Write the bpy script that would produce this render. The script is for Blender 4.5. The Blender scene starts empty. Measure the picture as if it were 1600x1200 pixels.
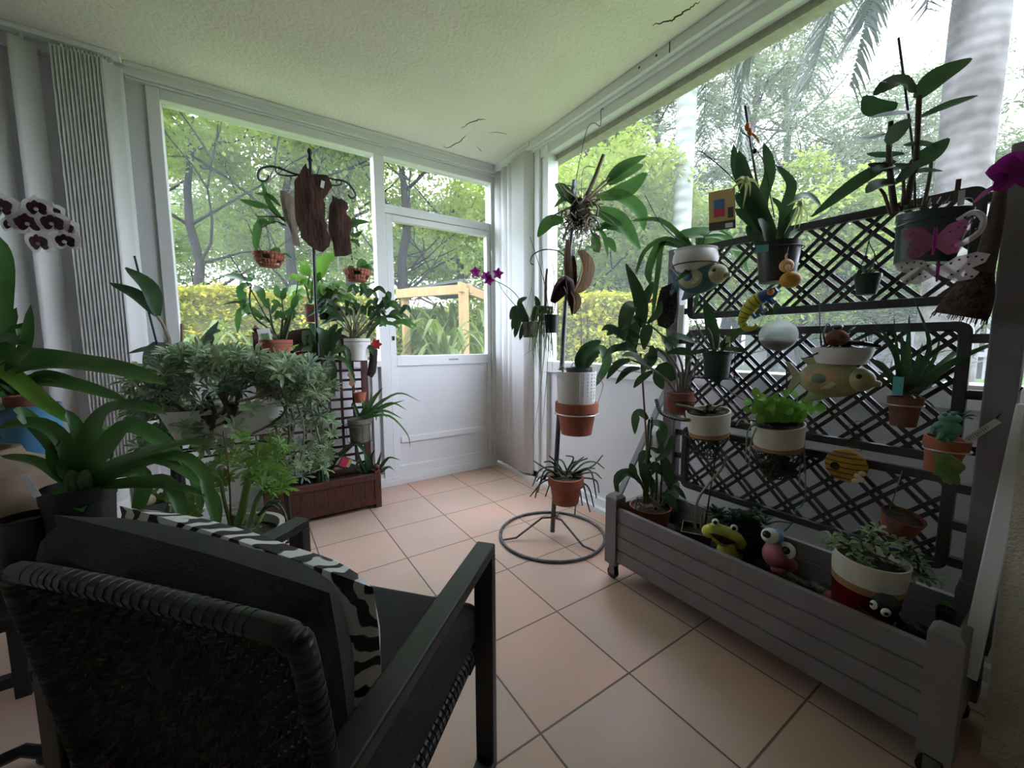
import bpy, math, random
from mathutils import Vector as V, Matrix, noise
RND = random.Random(7)
PI = math.pi
T = 0.35                                   # floor tile pitch in metres
scn = bpy.context.scene
COL = scn.collection

# ------------------------------------------------------------------ camera (solved from the tile grid)
FPX, YAW, PIT, ROL = 623.14, 0.587427, 0.1015684, -0.0037014
CAM = V((-2.69144 * T, -8.16546 * T, 2.945627 * T))
_f = V((math.sin(YAW) * math.cos(PIT), math.cos(YAW) * math.cos(PIT), -math.sin(PIT)))
_r0 = V((math.cos(YAW), -math.sin(YAW), 0))
_u0 = _r0.cross(_f)
FW = _f
RT = _r0 * math.cos(ROL) + _u0 * math.sin(ROL)
UP = _u0 * math.cos(ROL) - _r0 * math.sin(ROL)
HF = V((math.sin(YAW), math.cos(YAW), 0))  # horizontal view direction
cam_d = bpy.data.cameras.new('camera')
cam = bpy.data.objects.new('camera', cam_d)
COL.objects.link(cam)
cam.matrix_world = Matrix(((RT.x, UP.x, -FW.x, CAM.x), (RT.y, UP.y, -FW.y, CAM.y), (RT.z, UP.z, -FW.z, CAM.z), (0, 0, 0, 1)))
cam_d.sensor_width = 36.0
cam_d.lens = FPX / 1600 * 36
cam_d.clip_start = 0.02
cam_d.clip_end = 300
scn.camera = cam

def ray(px, py): return FW + RT * ((px - 800) / FPX) - UP * ((py - 600) / FPX)
def AX(px, py, x): d = ray(px, py); return CAM + d * ((x - CAM.x) / d.x)
def AY(px, py, y): d = ray(px, py); return CAM + d * ((y - CAM.y) / d.y)
def AZ(px, py, z): d = ray(px, py); return CAM + d * ((z - CAM.z) / d.z)
def AD(px, py, t): return CAM + ray(px, py) * t
def depth(p): return (p - CAM).dot(FW)
def AV(px, py, P, off=0.0):
    """point on the upright plane through P that faces the viewer, pushed back by off"""
    d = ray(px, py)
    return CAM + d * (((P - CAM).dot(HF) + off) / d.dot(HF))

# ------------------------------------------------------------------ materials
def nt(name):
    m = bpy.data.materials.new(name); m.use_nodes = True
    n = m.node_tree.nodes; l = m.node_tree.links
    return m, n, l, n['Principled BSDF']
def c4(c): return (c[0], c[1], c[2], 1)
def srgb(r, g, b):
    f = lambda v: (v / 255 / 12.92) if v / 255 <= 0.04045 else ((v / 255 + 0.055) / 1.055) ** 2.4
    return (f(r), f(g), f(b))
def pm(name, c, rough=0.5, c2=None, scale=12, detail=4, bump=0.0, bscale=None, metal=0.0, spec=0.5, lo=0.35, hi=0.65, coat=0.0, stretch=None, trans=0.0):
    m, n, l, b = nt(name)
    b.inputs['Roughness'].default_value = rough
    b.inputs['Metallic'].default_value = metal
    b.inputs['Specular IOR Level'].default_value = spec
    b.inputs['Coat Weight'].default_value = coat
    b.inputs['Transmission Weight'].default_value = trans
    b.inputs['Base Color'].default_value = c4(c)
    tc = n.new('ShaderNodeTexCoord')
    src = tc.outputs['Object']
    if stretch:
        mp = n.new('ShaderNodeMapping'); mp.inputs['Scale'].default_value = stretch
        l.new(src, mp.inputs['Vector']); src = mp.outputs['Vector']
    if c2:
        nz = n.new('ShaderNodeTexNoise'); nz.inputs['Scale'].default_value = scale; nz.inputs['Detail'].default_value = detail
        l.new(src, nz.inputs['Vector'])
        r = n.new('ShaderNodeValToRGB')
        r.color_ramp.elements[0].position = lo; r.color_ramp.elements[1].position = hi
        r.color_ramp.elements[0].color = c4(c); r.color_ramp.elements[1].color = c4(c2)
        l.new(nz.outputs['Fac'], r.inputs['Fac']); l.new(r.outputs['Color'], b.inputs['Base Color'])
    if bump:
        nb = n.new('ShaderNodeTexNoise'); nb.inputs['Scale'].default_value = bscale or scale * 4; nb.inputs['Detail'].default_value = 3
        l.new(src, nb.inputs['Vector'])
        bp = n.new('ShaderNodeBump'); bp.inputs['Strength'].default_value = bump; bp.inputs['Distance'].default_value = 0.01
        l.new(nb.outputs['Fac'], bp.inputs['Height']); l.new(bp.outputs['Normal'], b.inputs['Normal'])
    return m
def leafmat(name, c, c2, rough=0.4, transl=0.35, scale=9, tc_=None, spec=0.5):
    """leaf: glossy front with light coming through"""
    m, n, l, b = nt(name)
    b.inputs['Roughness'].default_value = rough; b.inputs['Specular IOR Level'].default_value = spec
    tc = n.new('ShaderNodeTexCoord'); nz = n.new('ShaderNodeTexNoise'); nz.inputs['Scale'].default_value = scale; nz.inputs['Detail'].default_value = 2
    l.new(tc.outputs['Object'], nz.inputs['Vector'])
    r = n.new('ShaderNodeValToRGB'); r.color_ramp.elements[0].position = 0.35; r.color_ramp.elements[1].position = 0.65
    r.color_ramp.elements[0].color = c4(c); r.color_ramp.elements[1].color = c4(c2)
    l.new(nz.outputs['Fac'], r.inputs['Fac']); l.new(r.outputs['Color'], b.inputs['Base Color'])
    t = n.new('ShaderNodeBsdfTranslucent')
    if tc_: t.inputs['Color'].default_value = c4(tc_)
    else: l.new(r.outputs['Color'], t.inputs['Color'])
    mx = n.new('ShaderNodeMixShader'); mx.inputs['Fac'].default_value = transl
    l.new(b.outputs['BSDF'], mx.inputs[1]); l.new(t.outputs['BSDF'], mx.inputs[2])
    l.new(mx.outputs['Shader'], n['Material Output'].inputs['Surface'])
    return m
M = {}
M['white'] = pm('white_paint', (0.78, 0.785, 0.80), 0.45, (0.74, 0.745, 0.76), 3)
M['white_trim'] = pm('white_trim_paint', (0.80, 0.805, 0.81), 0.4)
M['slat'] = pm('vinyl_slat', (0.74, 0.74, 0.73), 0.5)
M['metal_grey'] = pm('grey_aluminium', (0.36, 0.37, 0.38), 0.4, (0.3, 0.31, 0.32), 8)
M['tan'] = pm('tan_stucco', (0.42, 0.38, 0.29), 0.9, (0.34, 0.30, 0.22), 30, bump=0.6, bscale=140)
M['stucco'] = pm('stucco', (0.68, 0.63, 0.52), 0.9, (0.60, 0.55, 0.45), 14, bump=0.8, bscale=150)
M['dark'] = pm('dark_gap', (0.03, 0.03, 0.03), 0.8)
M['black_metal'] = pm('black_metal', (0.012, 0.012, 0.014), 0.45, bump=0.05, bscale=200)
M['steel'] = pm('grey_steel', (0.16, 0.165, 0.17), 0.45, (0.10, 0.10, 0.105), 30, metal=0.6)
M['wire'] = pm('wire', (0.09, 0.085, 0.08), 0.5, metal=0.5)
M['silverwire'] = pm('silver_wire', (0.55, 0.55, 0.55), 0.35, metal=0.8)
M['terra'] = pm('terracotta', srgb(164, 96, 74), 0.85, srgb(142, 80, 62), 14, bump=0.1)
M['terra2'] = pm('mossy_terracotta', srgb(142, 78, 58), 0.9, srgb(104, 70, 58), 22, bump=0.25)
M['terra3'] = pm('bright_terracotta', srgb(180, 104, 76), 0.8, srgb(160, 90, 64), 12, bump=0.1)
M['soil'] = pm('bark_soil', (0.03, 0.022, 0.015), 0.95, (0.075, 0.05, 0.032), 60, bump=1.0, bscale=70)
M['blackpot'] = pm('black_plastic', (0.012, 0.013, 0.014), 0.4, (0.02, 0.021, 0.022), 10)
M['greenpot'] = pm('dark_green_plastic', (0.014, 0.034, 0.03), 0.4, (0.02, 0.045, 0.04), 10)
M['bluepot'] = pm('blue_glaze', srgb(70, 126, 166), 0.35, srgb(96, 150, 186), 6)
M['whitepot'] = pm('white_ceramic', (0.78, 0.77, 0.75), 0.45, (0.72, 0.71, 0.69), 8)
M['creampot'] = pm('cream_ceramic', (0.72, 0.68, 0.58), 0.45, (0.64, 0.60, 0.51), 8)
M['tanband'] = pm('tan_unglazed_clay', srgb(176, 132, 88), 0.75, srgb(160, 118, 76), 20)
M['redglaze'] = pm('deep_red_glaze', srgb(120, 14, 26), 0.2, srgb(92, 8, 18), 6, coat=0.5)
M['greypot'] = pm('weathered_grey_clay', (0.20, 0.185, 0.16), 0.9, (0.11, 0.105, 0.09), 20, bump=0.3)
M['jar'] = pm('mottled_tan_jar', srgb(150, 128, 108), 0.7, srgb(110, 92, 76), 6, bump=0.15)
M['tag'] = pm('white_plastic_tag', (0.68, 0.68, 0.66), 0.5)
M['bark'] = pm('dark_red_bark', (0.022, 0.010, 0.007), 0.9, (0.075, 0.028, 0.018), 26, bump=1.0, bscale=60, stretch=(1, 1, 0.25))
M['plankwood'] = pm('weathered_plank', (0.17, 0.13, 0.095), 0.85, (0.27, 0.22, 0.17), 30, bump=0.5, stretch=(3, 3, 0.3))
M['brownwood'] = pm('red_brown_stained_wood', srgb(88, 50, 40), 0.55, srgb(70, 38, 31), 18, bump=0.15, stretch=(4, 1, 1))
M['darkwood'] = pm('dark_brown_wood', srgb(66, 36, 30), 0.55, srgb(52, 28, 24), 18, bump=0.15)
M['greywood'] = pm('taupe_grey_composite', srgb(128, 123, 124), 0.55, srgb(117, 112, 114), 7, bump=0.12, bscale=90)
M['blackresin'] = pm('dark_resin', (0.036, 0.033, 0.036), 0.38, (0.044, 0.040, 0.043), 40)
M['fibre'] = pm('dark_fern_fibre', (0.012, 0.009, 0.007), 0.95, (0.04, 0.028, 0.02), 90, bump=1.0, bscale=160)
M['root'] = pm('grey_roots', (0.24, 0.21, 0.17), 0.85, (0.13, 0.10, 0.075), 50)
M['stem'] = pm('green_stem', (0.10, 0.16, 0.05), 0.5, (0.06, 0.09, 0.035), 30)
M['cane'] = pm('tan_cane', (0.30, 0.26, 0.17), 0.6, (0.18, 0.15, 0.09), 40)
M['brownstem'] = pm('brown_stem', (0.11, 0.065, 0.045), 0.7, (0.06, 0.035, 0.025), 40)
M['stake'] = pm('dark_green_stake', (0.012, 0.022, 0.018), 0.5)
M['bamboo'] = pm('brown_stake', (0.20, 0.10, 0.06), 0.6)
M['leaf'] = leafmat('glossy_dark_leaf', (0.055, 0.15, 0.04), (0.09, 0.21, 0.055), 0.33, 0.3)
M['leaf_dk'] = leafmat('deep_green_leaf', (0.030, 0.075, 0.030), (0.055, 0.12, 0.042), 0.45, 0.22)
M['leaf_br'] = leafmat('bright_green_leaf', (0.14, 0.33, 0.045), (0.22, 0.44, 0.07), 0.4, 0.4)
M['leaf_lt'] = leafmat('light_green_leaf', (0.20, 0.36, 0.10), (0.30, 0.46, 0.14), 0.45, 0.35)
M['leaf_gr'] = leafmat('grey_green_leaf', (0.14, 0.25, 0.10), (0.28, 0.40, 0.20), 0.45, 0.25, 30)
M['leaf_sage'] = leafmat('blue_green_leaf', (0.11, 0.19, 0.13), (0.20, 0.30, 0.21), 0.5, 0.12, 26)
M['leaf_pale'] = leafmat('pale_succulent_leaf', (0.26, 0.37, 0.18), (0.44, 0.54, 0.33), 0.45, 0.25, 30)
M['cactus'] = leafmat('cactus_green', (0.045, 0.09, 0.045), (0.11, 0.17, 0.09), 0.55, 0.05, 60)
M['magenta'] = leafmat('magenta_petal', (0.34, 0.012, 0.26), (0.48, 0.03, 0.36), 0.5, 0.3)
M['petal_wh'] = leafmat('white_petal', (0.86, 0.80, 0.85), (0.92, 0.89, 0.91), 0.5, 0.5)
M['petal_dk'] = leafmat('wine_purple_petal', (0.055, 0.003, 0.030), (0.10, 0.008, 0.055), 0.5, 0.05)
M['petal_yg'] = leafmat('pale_yellow_petal', (0.55, 0.60, 0.22), (0.66, 0.68, 0.36), 0.5, 0.3)
M['orange'] = pm('orange_petal', srgb(224, 130, 60), 0.5)
M['yellow'] = pm('yellow_glaze', srgb(214, 168, 48), 0.45, srgb(190, 136, 36), 12)
M['black_gl'] = pm('black_gloss', (0.008, 0.008, 0.009), 0.25)
M['eyewhite'] = pm('eye_white', (0.78, 0.77, 0.72), 0.3)

# ------------------------------------------------------------------ mesh builder
class MB:
    def __init__(s): s.v = []; s.f = []; s.k = []; s.m = 0
    def add(s, vs, fs, flat=None):
        b = len(s.v); s.v += [V(q) for q in vs]
        for q in fs: s.f.append(tuple(b + i for i in q)); s.k.append(s.m)
    def box(s, c, d, rot=None):
        c = V(c); x, y, z = d[0] / 2, d[1] / 2, d[2] / 2
        vs = [V(p) for p in ((-x, -y, -z), (x, -y, -z), (x, y, -z), (-x, y, -z), (-x, -y, z), (x, -y, z), (x, y, z), (-x, y, z))]
        if rot: vs = [rot @ p for p in vs]
        s.add([p + c for p in vs], [(0, 3, 2, 1), (4, 5, 6, 7), (0, 1, 5, 4), (1, 2, 6, 5), (2, 3, 7, 6), (3, 0, 4, 7)])
    def bb(s, x0, x1, y0, y1, z0, z1): s.box(((x0 + x1) / 2, (y0 + y1) / 2, (z0 + z1) / 2), (abs(x1 - x0), abs(y1 - y0), abs(z1 - z0)))
    def bar(s, a, b, w, h, up=(0, 0, 1)):
        """square bar from a to b: w across, h along up"""
        a, b = V(a), V(b); d = (b - a); L = d.length; d.normalize()
        u = V(up); sd = d.cross(u)
        if sd.length < 1e-4: sd = d.cross(V((1, 0, 0)))
        sd.normalize(); u = sd.cross(d)
        rot = Matrix((sd, d, u)).transposed()
        s.box((a + b) / 2, (w, L, h), rot)
    def tube(s, pts, r, n=7, cap=True):
        pts = [V(p) for p in pts]; N = len(pts)
        rs = r if isinstance(r, (list, tuple)) else [r] * N
        up = None; rings = []
        for i, p in enumerate(pts):
            t = (pts[min(i + 1, N - 1)] - pts[max(i - 1, 0)])
            if t.length < 1e-9: t = V((0, 0, 1))
            t.normalize()
            if up is None: up = t.orthogonal().normalized()
            a = (up - t * up.dot(t))
            if a.length < 1e-6: a = t.orthogonal()
            a.normalize(); up = a; b = t.cross(a)
            rings.append([p + (a * math.cos(2 * PI * k / n) + b * math.sin(2 * PI * k / n)) * rs[i] for k in range(n)])
        vs = [q for rg in rings for q in rg]; fs = []
        for i in range(N - 1):
            for k in range(n): fs.append((i * n + k, i * n + (k + 1) % n, (i + 1) * n + (k + 1) % n, (i + 1) * n + k))
        if cap: fs += [tuple(range(n - 1, -1, -1)), tuple((N - 1) * n + k for k in range(n))]
        s.add(vs, fs)
    def lathe(s, prof, c, n=28, mat=None, sx=1.0, sy=1.0, mats=None):
        """prof: (radius, height) pairs; mat: 3x3 rotation; mats: material slot of each band"""
        c = V(c); vs = []; N = len(prof)
        for r, h in prof:
            for k in range(n):
                p = V((max(r, 1e-5) * math.cos(2 * PI * k / n) * sx, max(r, 1e-5) * math.sin(2 * PI * k / n) * sy, h))
                vs.append((mat @ p if mat else p) + c)
        b = len(s.v); s.v += vs
        for i in range(N - 1):
            for k in range(n):
                s.f.append((b + i * n + k, b + i * n + (k + 1) % n, b + (i + 1) * n + (k + 1) % n, b + (i + 1) * n + k))
                s.k.append(mats[i] if mats else s.m)
    def ball(s, c, r, n=16, m=10, mat=None, dent=None):
        r = (r, r, r) if not isinstance(r, (list, tuple)) else r
        vs = []; fs = []; c = V(c)
        for i in range(m + 1):
            a = PI * i / m
            for k in range(n):
                d = V((math.sin(a) * math.cos(2 * PI * k / n), math.sin(a) * math.sin(2 * PI * k / n), math.cos(a)))
                q = dent(d) if dent else 1.0
                p = V((d.x * r[0] * q, d.y * r[1] * q, d.z * r[2] * q))
                vs.append((mat @ p if mat else p) + c)
        for i in range(m):
            for k in range(n): fs.append((i * n + k, (i + 1) * n + k, (i + 1) * n + (k + 1) % n, i * n + (k + 1) % n))
        s.add(vs, fs)
    def leaf(s, pts, w, prof='lance', fold=0.18, n=7, nrm=None, curl=0.0):
        """a blade along a smooth curve through pts; w full width; nrm: which way its face looks"""
        P = spline(pts, n); N = len(P); L = (P[-1] - P[0]).length
        vs = []; nv = V(nrm) if nrm is not None else V((0, 0, 1))
        for i, p in enumerate(P):
            t = i / (N - 1)
            tg = P[min(i + 1, N - 1)] - P[max(i - 1, 0)]
            tg.normalize() if tg.length > 1e-9 else None
            sd = tg.cross(nv)
            if sd.length < 0.08: sd = tg.cross(V((0.6, -0.8, 0.1)))
            sd.normalize(); u = sd.cross(tg)
            if prof == 'strap': q = min(1, 0.5 + t * 3) * (1 - t ** 5) ** 0.6
            elif prof == 'oval': q = math.sin(PI * min(0.995, max(0.03, t)) ** 0.85) ** 0.7
            elif prof == 'tip': q = (1 - t) ** 0.8 + 0.02
            elif prof == 'spoon': q = 0.18 + 0.82 * math.sin(PI * min(0.97, t ** 1.6)) ** 0.8
            else: q = max(0.06, math.sin(PI * (0.08 + 0.90 * t)) ** 0.75)
            h = w * 0.5 * q
            vs += [p - sd * h + u * h * fold, p - u * h * fold * 0.6, p + sd * h + u * h * fold]
        fs = []
        for i in range(N - 1):
            a = i * 3
            fs += [(a, a + 1, a + 4, a + 3), (a + 1, a + 2, a + 5, a + 4)]
        s.add(vs, fs)
    def prism(s, poly, o, ax, ay, th, ctr=False):
        """extrude a 2-D outline: point = o + ax*x + ay*y, thickness th along ax x ay"""
        o, ax, ay = V(o), V(ax), V(ay); nn = ax.cross(ay).normalized(); n = len(poly)
        sh = nn * (th / 2)
        vs = [o + ax * x + ay * y - sh for x, y in poly] + [o + ax * x + ay * y + sh for x, y in poly]
        fs = [tuple(range(n - 1, -1, -1)), tuple(range(n, 2 * n))] + [(i, (i + 1) % n, n + (i + 1) % n, n + i) for i in range(n)]
        s.add(vs, fs)
    def build(s, name, mat, parent=None, smooth=True, loc=None, bevel=0.0, label=None, subd=0, solid=0.0, angle=40):
        base = LOC.get(parent.name, V((0, 0, 0))) if parent else V(loc) if loc is not None else V((0, 0, 0))
        me = bpy.data.meshes.new(name)
        me.from_pydata([tuple(p - base) for p in s.v], [], s.f)
        mats = mat if isinstance(mat, (list, tuple)) else [mat]
        for q in mats: me.materials.append(M[q] if isinstance(q, str) else q)
        if len(mats) > 1: me.polygons.foreach_set('material_index', s.k)
        if smooth:
            me.polygons.foreach_set('use_smooth', [True] * len(me.polygons))
        me.update()
        o = bpy.data.objects.new(name, me); COL.objects.link(o)
        LOC[o.name] = base
        if parent: o.parent = parent
        else: o.location = base
        if smooth: shade_angle(me, angle)
        if subd:
            q = o.modifiers.new('sub', 'SUBSURF'); q.levels = subd; q.render_levels = subd
        if solid:
            q = o.modifiers.new('solid', 'SOLIDIFY'); q.thickness = solid; q.offset = 0
        if bevel:
            q = o.modifiers.new('bevel', 'BEVEL'); q.width = bevel; q.segments = 2; q.limit_method = 'ANGLE'
        if label: o['label'] = label
        return o
LOC = {}
def shade_angle(me, deg):
    import bmesh
    bm = bmesh.new(); bm.from_mesh(me); a = math.radians(deg)
    for e in bm.edges:
        if len(e.link_faces) == 2 and e.calc_face_angle(0) > a: e.smooth = False
    bm.to_mesh(me); bm.free()
def spline(pts, n=7):
    pts = [V(p) for p in pts]
    if len(pts) == 2: return [pts[0].lerp(pts[1], i / n) for i in range(n + 1)]
    out = []; N = len(pts); seg = max(2, round(n / (N - 1)) + 1)
    for i in range(N - 1):
        p0 = pts[i - 1] if i else pts[0] * 2 - pts[1]
        p1, p2 = pts[i], pts[i + 1]
        p3 = pts[i + 2] if i + 2 < N else pts[-1] * 2 - pts[-2]
        for k in range(seg):
            t = k / seg
            out.append(0.5 * ((2 * p1) + (p2 - p0) * t + (2 * p0 - 5 * p1 + 4 * p2 - p3) * t * t + (3 * p1 - p0 - 3 * p2 + p3) * t ** 3))
    return out + [pts[-1]]
def thing(name, label, cat, loc, group=None):
    o = bpy.data.objects.new(name, None); COL.objects.link(o); o.location = V(loc)
    o.empty_display_size = 0.05
    LOC[o.name] = V(loc); o['label'] = label; o['category'] = cat
    if group: o['group'] = group
    return o
def tag(o, label, cat, group=None):
    o['label'] = label; o['category'] = cat
    if group: o['group'] = group
    return o
def struct(o): o['kind'] = 'structure'; return o
def rz(a): return Matrix.Rotation(a, 3, 'Z')
def frame_to(n, up=(0, 0, 1)):
    """rotation whose z axis is n"""
    n = V(n).normalized(); x = V(up).cross(n)
    if x.length < 1e-4: x = V((1, 0, 0)).cross(n)
    x.normalize(); y = n.cross(x)
    return Matrix((x, y, n)).transposed()
# ================================================================== THE SETTING
# tiled floor: procedural tiles on the calibrated grid
def tile_mat():
    m, n, l, b = nt('terracotta_floor_tile')
    tc = n.new('ShaderNodeTexCoord')
    sx = n.new('ShaderNodeSeparateXYZ'); l.new(tc.outputs['Object'], sx.inputs[0])
    def mth(op, a, c=None):
        q = n.new('ShaderNodeMath'); q.operation = op
        for i, w in enumerate((a, c)):
            if w is None: continue
            if isinstance(w, (int, float)): q.inputs[i].default_value = w
            else: l.new(w, q.inputs[i])
        return q.outputs[0]
    u = mth('DIVIDE', sx.outputs['X'], T); v = mth('DIVIDE', sx.outputs['Y'], T)
    def edge(w):
        f = mth('FRACT', w); return mth('MINIMUM', f, mth('SUBTRACT', 1.0, f))
    e = mth('MINIMUM', edge(u), edge(v))
    cb = n.new('ShaderNodeCombineXYZ'); l.new(mth('FLOOR', u), cb.inputs[0]); l.new(mth('FLOOR', v), cb.inputs[1])
    wn = n.new('ShaderNodeTexWhiteNoise'); wn.noise_dimensions = '2D'; l.new(cb.outputs[0], wn.inputs['Vector'])
    nz = n.new('ShaderNodeTexNoise'); nz.inputs['Scale'].default_value = 3.2; nz.inputs['Detail'].default_value = 5
    l.new(tc.outputs['Object'], nz.inputs['Vector'])
    n2 = n.new('ShaderNodeTexNoise'); n2.inputs['Scale'].default_value = 1.1; n2.inputs['Detail'].default_value = 2
    l.new(tc.outputs['Object'], n2.inputs['Vector'])
    r = n.new('ShaderNodeValToRGB'); cr = r.color_ramp
    cr.elements[0].position = 0.30; cr.elements[0].color = c4(srgb(188, 162, 138))
    cr.elements[1].position = 0.72; cr.elements[1].color = c4(srgb(216, 170, 146))
    k = cr.elements.new(0.5); k.color = c4(srgb(200, 172, 154))
    s_ = mth('ADD', mth('MULTIPLY', nz.outputs['Fac'], 0.62), mth('ADD', mth('MULTIPLY', wn.outputs['Value'], 0.22), mth('MULTIPLY', n2.outputs['Fac'], 0.22)))
    l.new(s_, r.inputs['Fac'])
    g = n.new('ShaderNodeMath'); g.operation = 'LESS_THAN'; g.inputs[1].default_value = 0.0085; l.new(e, g.inputs[0])
    mx = n.new('ShaderNodeMix'); mx.data_type = 'RGBA'
    l.new(g.outputs[0], mx.inputs['Factor']); l.new(r.outputs['Color'], mx.inputs['A']); mx.inputs['B'].default_value = c4(srgb(112, 92, 84))
    l.new(mx.outputs['Result'], b.inputs['Base Color'])
    b.inputs['Roughness'].default_value = 0.42
    bp = n.new('ShaderNodeBump'); bp.inputs['Strength'].default_value = 0.5; bp.inputs['Distance'].default_value = 0.004
    sm = n.new('ShaderNodeMath'); sm.operation = 'MINIMUM'; sm.inputs[1].default_value = 0.012; l.new(e, sm.inputs[0])
    h = mth('ADD', mth('MULTIPLY', sm.outputs[0], 60), mth('MULTIPLY', nz.outputs['Fac'], 0.12)); l.new(h, bp.inputs['Height'])
    l.new(bp.outputs['Normal'], b.inputs['Normal'])
    return m
def ceil_mat():
    m, n, l, b = nt('stucco_ceiling')
    tc = n.new('ShaderNodeTexCoord')
    nz = n.new('ShaderNodeTexNoise'); nz.inputs['Scale'].default_value = 55; nz.inputs['Detail'].default_value = 5; l.new(tc.outputs['Object'], nz.inputs['Vector'])
    n2 = n.new('ShaderNodeTexNoise'); n2.inputs['Scale'].default_value = 2.2; l.new(tc.outputs['Object'], n2.inputs['Vector'])
    r = n.new('ShaderNodeValToRGB'); r.color_ramp.elements[0].position = 0.3; r.color_ramp.elements[1].position = 0.7
    r.color_ramp.elements[0].color = c4((0.84, 0.765, 0.68)); r.color_ramp.elements[1].color = c4((0.90, 0.825, 0.74))
    l.new(n2.outputs['Fac'], r.inputs['Fac']); l.new(r.outputs['Color'], b.inputs['Base Color'])
    b.inputs['Roughness'].default_value = 0.9
    bp = n.new('ShaderNodeBump'); bp.inputs['Strength'].default_value = 0.55; bp.inputs['Distance'].default_value = 0.012
    l.new(nz.outputs['Fac'], bp.inputs['Height']); l.new(bp.outputs['Normal'], b.inputs['Normal'])
    return m
def screen_mat(f_):
    m, n, l, b = nt('insect_screen')
    t = n.new('ShaderNodeBsdfTransparent'); t.inputs['Color'].default_value = (0.97, 0.97, 0.98, 1)
    d = n.new('ShaderNodeBsdfDiffuse'); d.inputs['Color'].default_value = (0.35, 0.36, 0.38, 1)
    tl = n.new('ShaderNodeBsdfTranslucent'); tl.inputs['Color'].default_value = (0.62, 0.64, 0.68, 1)
    a = n.new('ShaderNodeMixShader'); a.inputs['Fac'].default_value = 0.6
    l.new(d.outputs[0], a.inputs[1]); l.new(tl.outputs[0], a.inputs[2])
    mx = n.new('ShaderNodeMixShader'); mx.inputs['Fac'].default_value = f_
    l.new(t.outputs[0], mx.inputs[1]); l.new(a.outputs[0], mx.inputs[2])
    l.new(mx.outputs[0], n['Material Output'].inputs['Surface'])
    return m
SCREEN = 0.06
M['tile'] = tile_mat(); M['ceiling'] = ceil_mat(); M['screen'] = screen_mat(SCREEN); M['screen_hazy'] = screen_mat(.065)  # right screen: extra haze mixed in for the sky light it catches
CZ = 2.42; XR = 0.84; XL = -2.7; YB = -4.6
b = MB(); b.bb(XL - .1, 1.0, YB - .1, 0.12, -0.12, 0.0); struct(b.build('floor', 'tile', smooth=False))
b = MB(); b.bb(XL - .1, 1.02, YB - .1, 0.14, CZ, CZ + 0.15); ceil_o = struct(b.build('ceiling', 'ceiling', smooth=False))
# cracks in the ceiling plaster
def crack(pts, w):
    c = MB()
    P = [AZ(px, py, CZ) for px, py in pts]; P = spline(P, len(P) * 4)
    r = random.Random(len(pts) * 7 + int(w * 1e5))
    Q = [p + V((r.uniform(-1, 1), r.uniform(-1, 1), 0)) * w * 1.6 for p in P]
    c.tube(Q, [w * (0.35 + 0.65 * math.sin(PI * (i + .5) / len(Q))) for i in range(len(Q))], 5)
    o = c.build('crack', 'dark', ceil_o); o['label'] = 'dark crack in the plaster'
crack([(692, 228), (700, 231), (712, 225), (722, 218), (728, 211)], 0.0035)
crack([(722, 200), (738, 190), (748, 187), (758, 186)], 0.0035)
crack([(1020, 38), (1040, 34), (1060, 25), (1078, 12), (1092, 3)], 0.004)
crack([(765, 207), (780, 207), (793, 210)], 0.002)
crack([(745, 229), (750, 234), (753, 237)], 0.002)
# unseen sides of the porch: house wall left and behind
b = MB(); b.bb(XL - .1, XL, YB, 0.0, 0.0, CZ); struct(b.build('wall_left', 'white', smooth=False))
b = MB(); b.bb(XL, 1.0, YB - .1, YB, 0.0, CZ); struct(b.build('wall_rear', 'white', smooth=False))
b = MB(); b.bb(0.53, 1.0, -3.7, -2.757, 0.0, CZ); struct(b.build('wall_pier', 'stucco', smooth=False))
b = MB(); b.bb(0.84, 1.0, YB, -3.7, 0.0, CZ); struct(b.build('wall_right_rear', 'white', smooth=False))
# back wall: lower panels, sill, header, posts
xa, xb_ = -1.235, -0.155                     # big left screen
b = MB(); b.bb(XL, -1.29, 0.0, 0.10, 0.0, CZ); struct(b.build('wall_back_blank', 'white', smooth=False))
b = MB(); b.bb(-1.29, xb_, 0.02, 0.06, 0.0, 0.87); b.bb(-.215, -.175, .0, .05, .09, .87); struct(b.build('wall_back', 'white', smooth=False))
b = MB(); b.bb(-1.29, xa, -0.015, 0.075, 0.0, 2.35); b.bb(xb_, -0.087, -0.0148, 0.0748, 0.0, 2.296); b.bb(xa, 0.80, -0.0146, 0.0746, 2.296, 2.35)
b.bb(0.755, 0.80, -0.0148, 0.0748, 0.0, 2.296)
w1 = struct(b.build('window_1', 'white_trim', smooth=False, bevel=0.003))
b = MB(); b.bb(-1.29, xb_, -0.03, 0.08, 0.87, 0.915); struct(b.build('window_sill', 'white_trim', w1, smooth=False, bevel=0.003))
b = MB(); b.bb(xa, xb_, 0.03, 0.031, 0.915, 2.296); struct(b.build('insect_screen', 'screen', w1, smooth=False))
b = MB(); b.bb(XL, 0.78, -0.045, 0.02, 2.362, CZ); b.bb(-1.36, 0.78, -0.055, -0.046, 2.397, CZ); b.bb(-1.36, .78, -.03, 0.015, 2.351, 2.361)
struct(b.build('trim_1', 'white_trim', smooth=False, bevel=0.004))
b = MB(); b.bb(-1.29, 0.78, -0.03, 0.06, 0.0, 0.035); b.bb(-1.29, 0.78, -0.018, 0.06, 0.035, 0.06); b.bb(-1.29, .78, -0.005, .06, .06, .085)
for i in range(6):
    q = V((-0.20 + i * 0.17, -0.0305, 0.02)); b.ball(q, (0.006, 0.003, 0.006), 8, 6)
struct(b.build('baseboard_back', 'white_trim', smooth=False, bevel=0.002))
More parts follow.
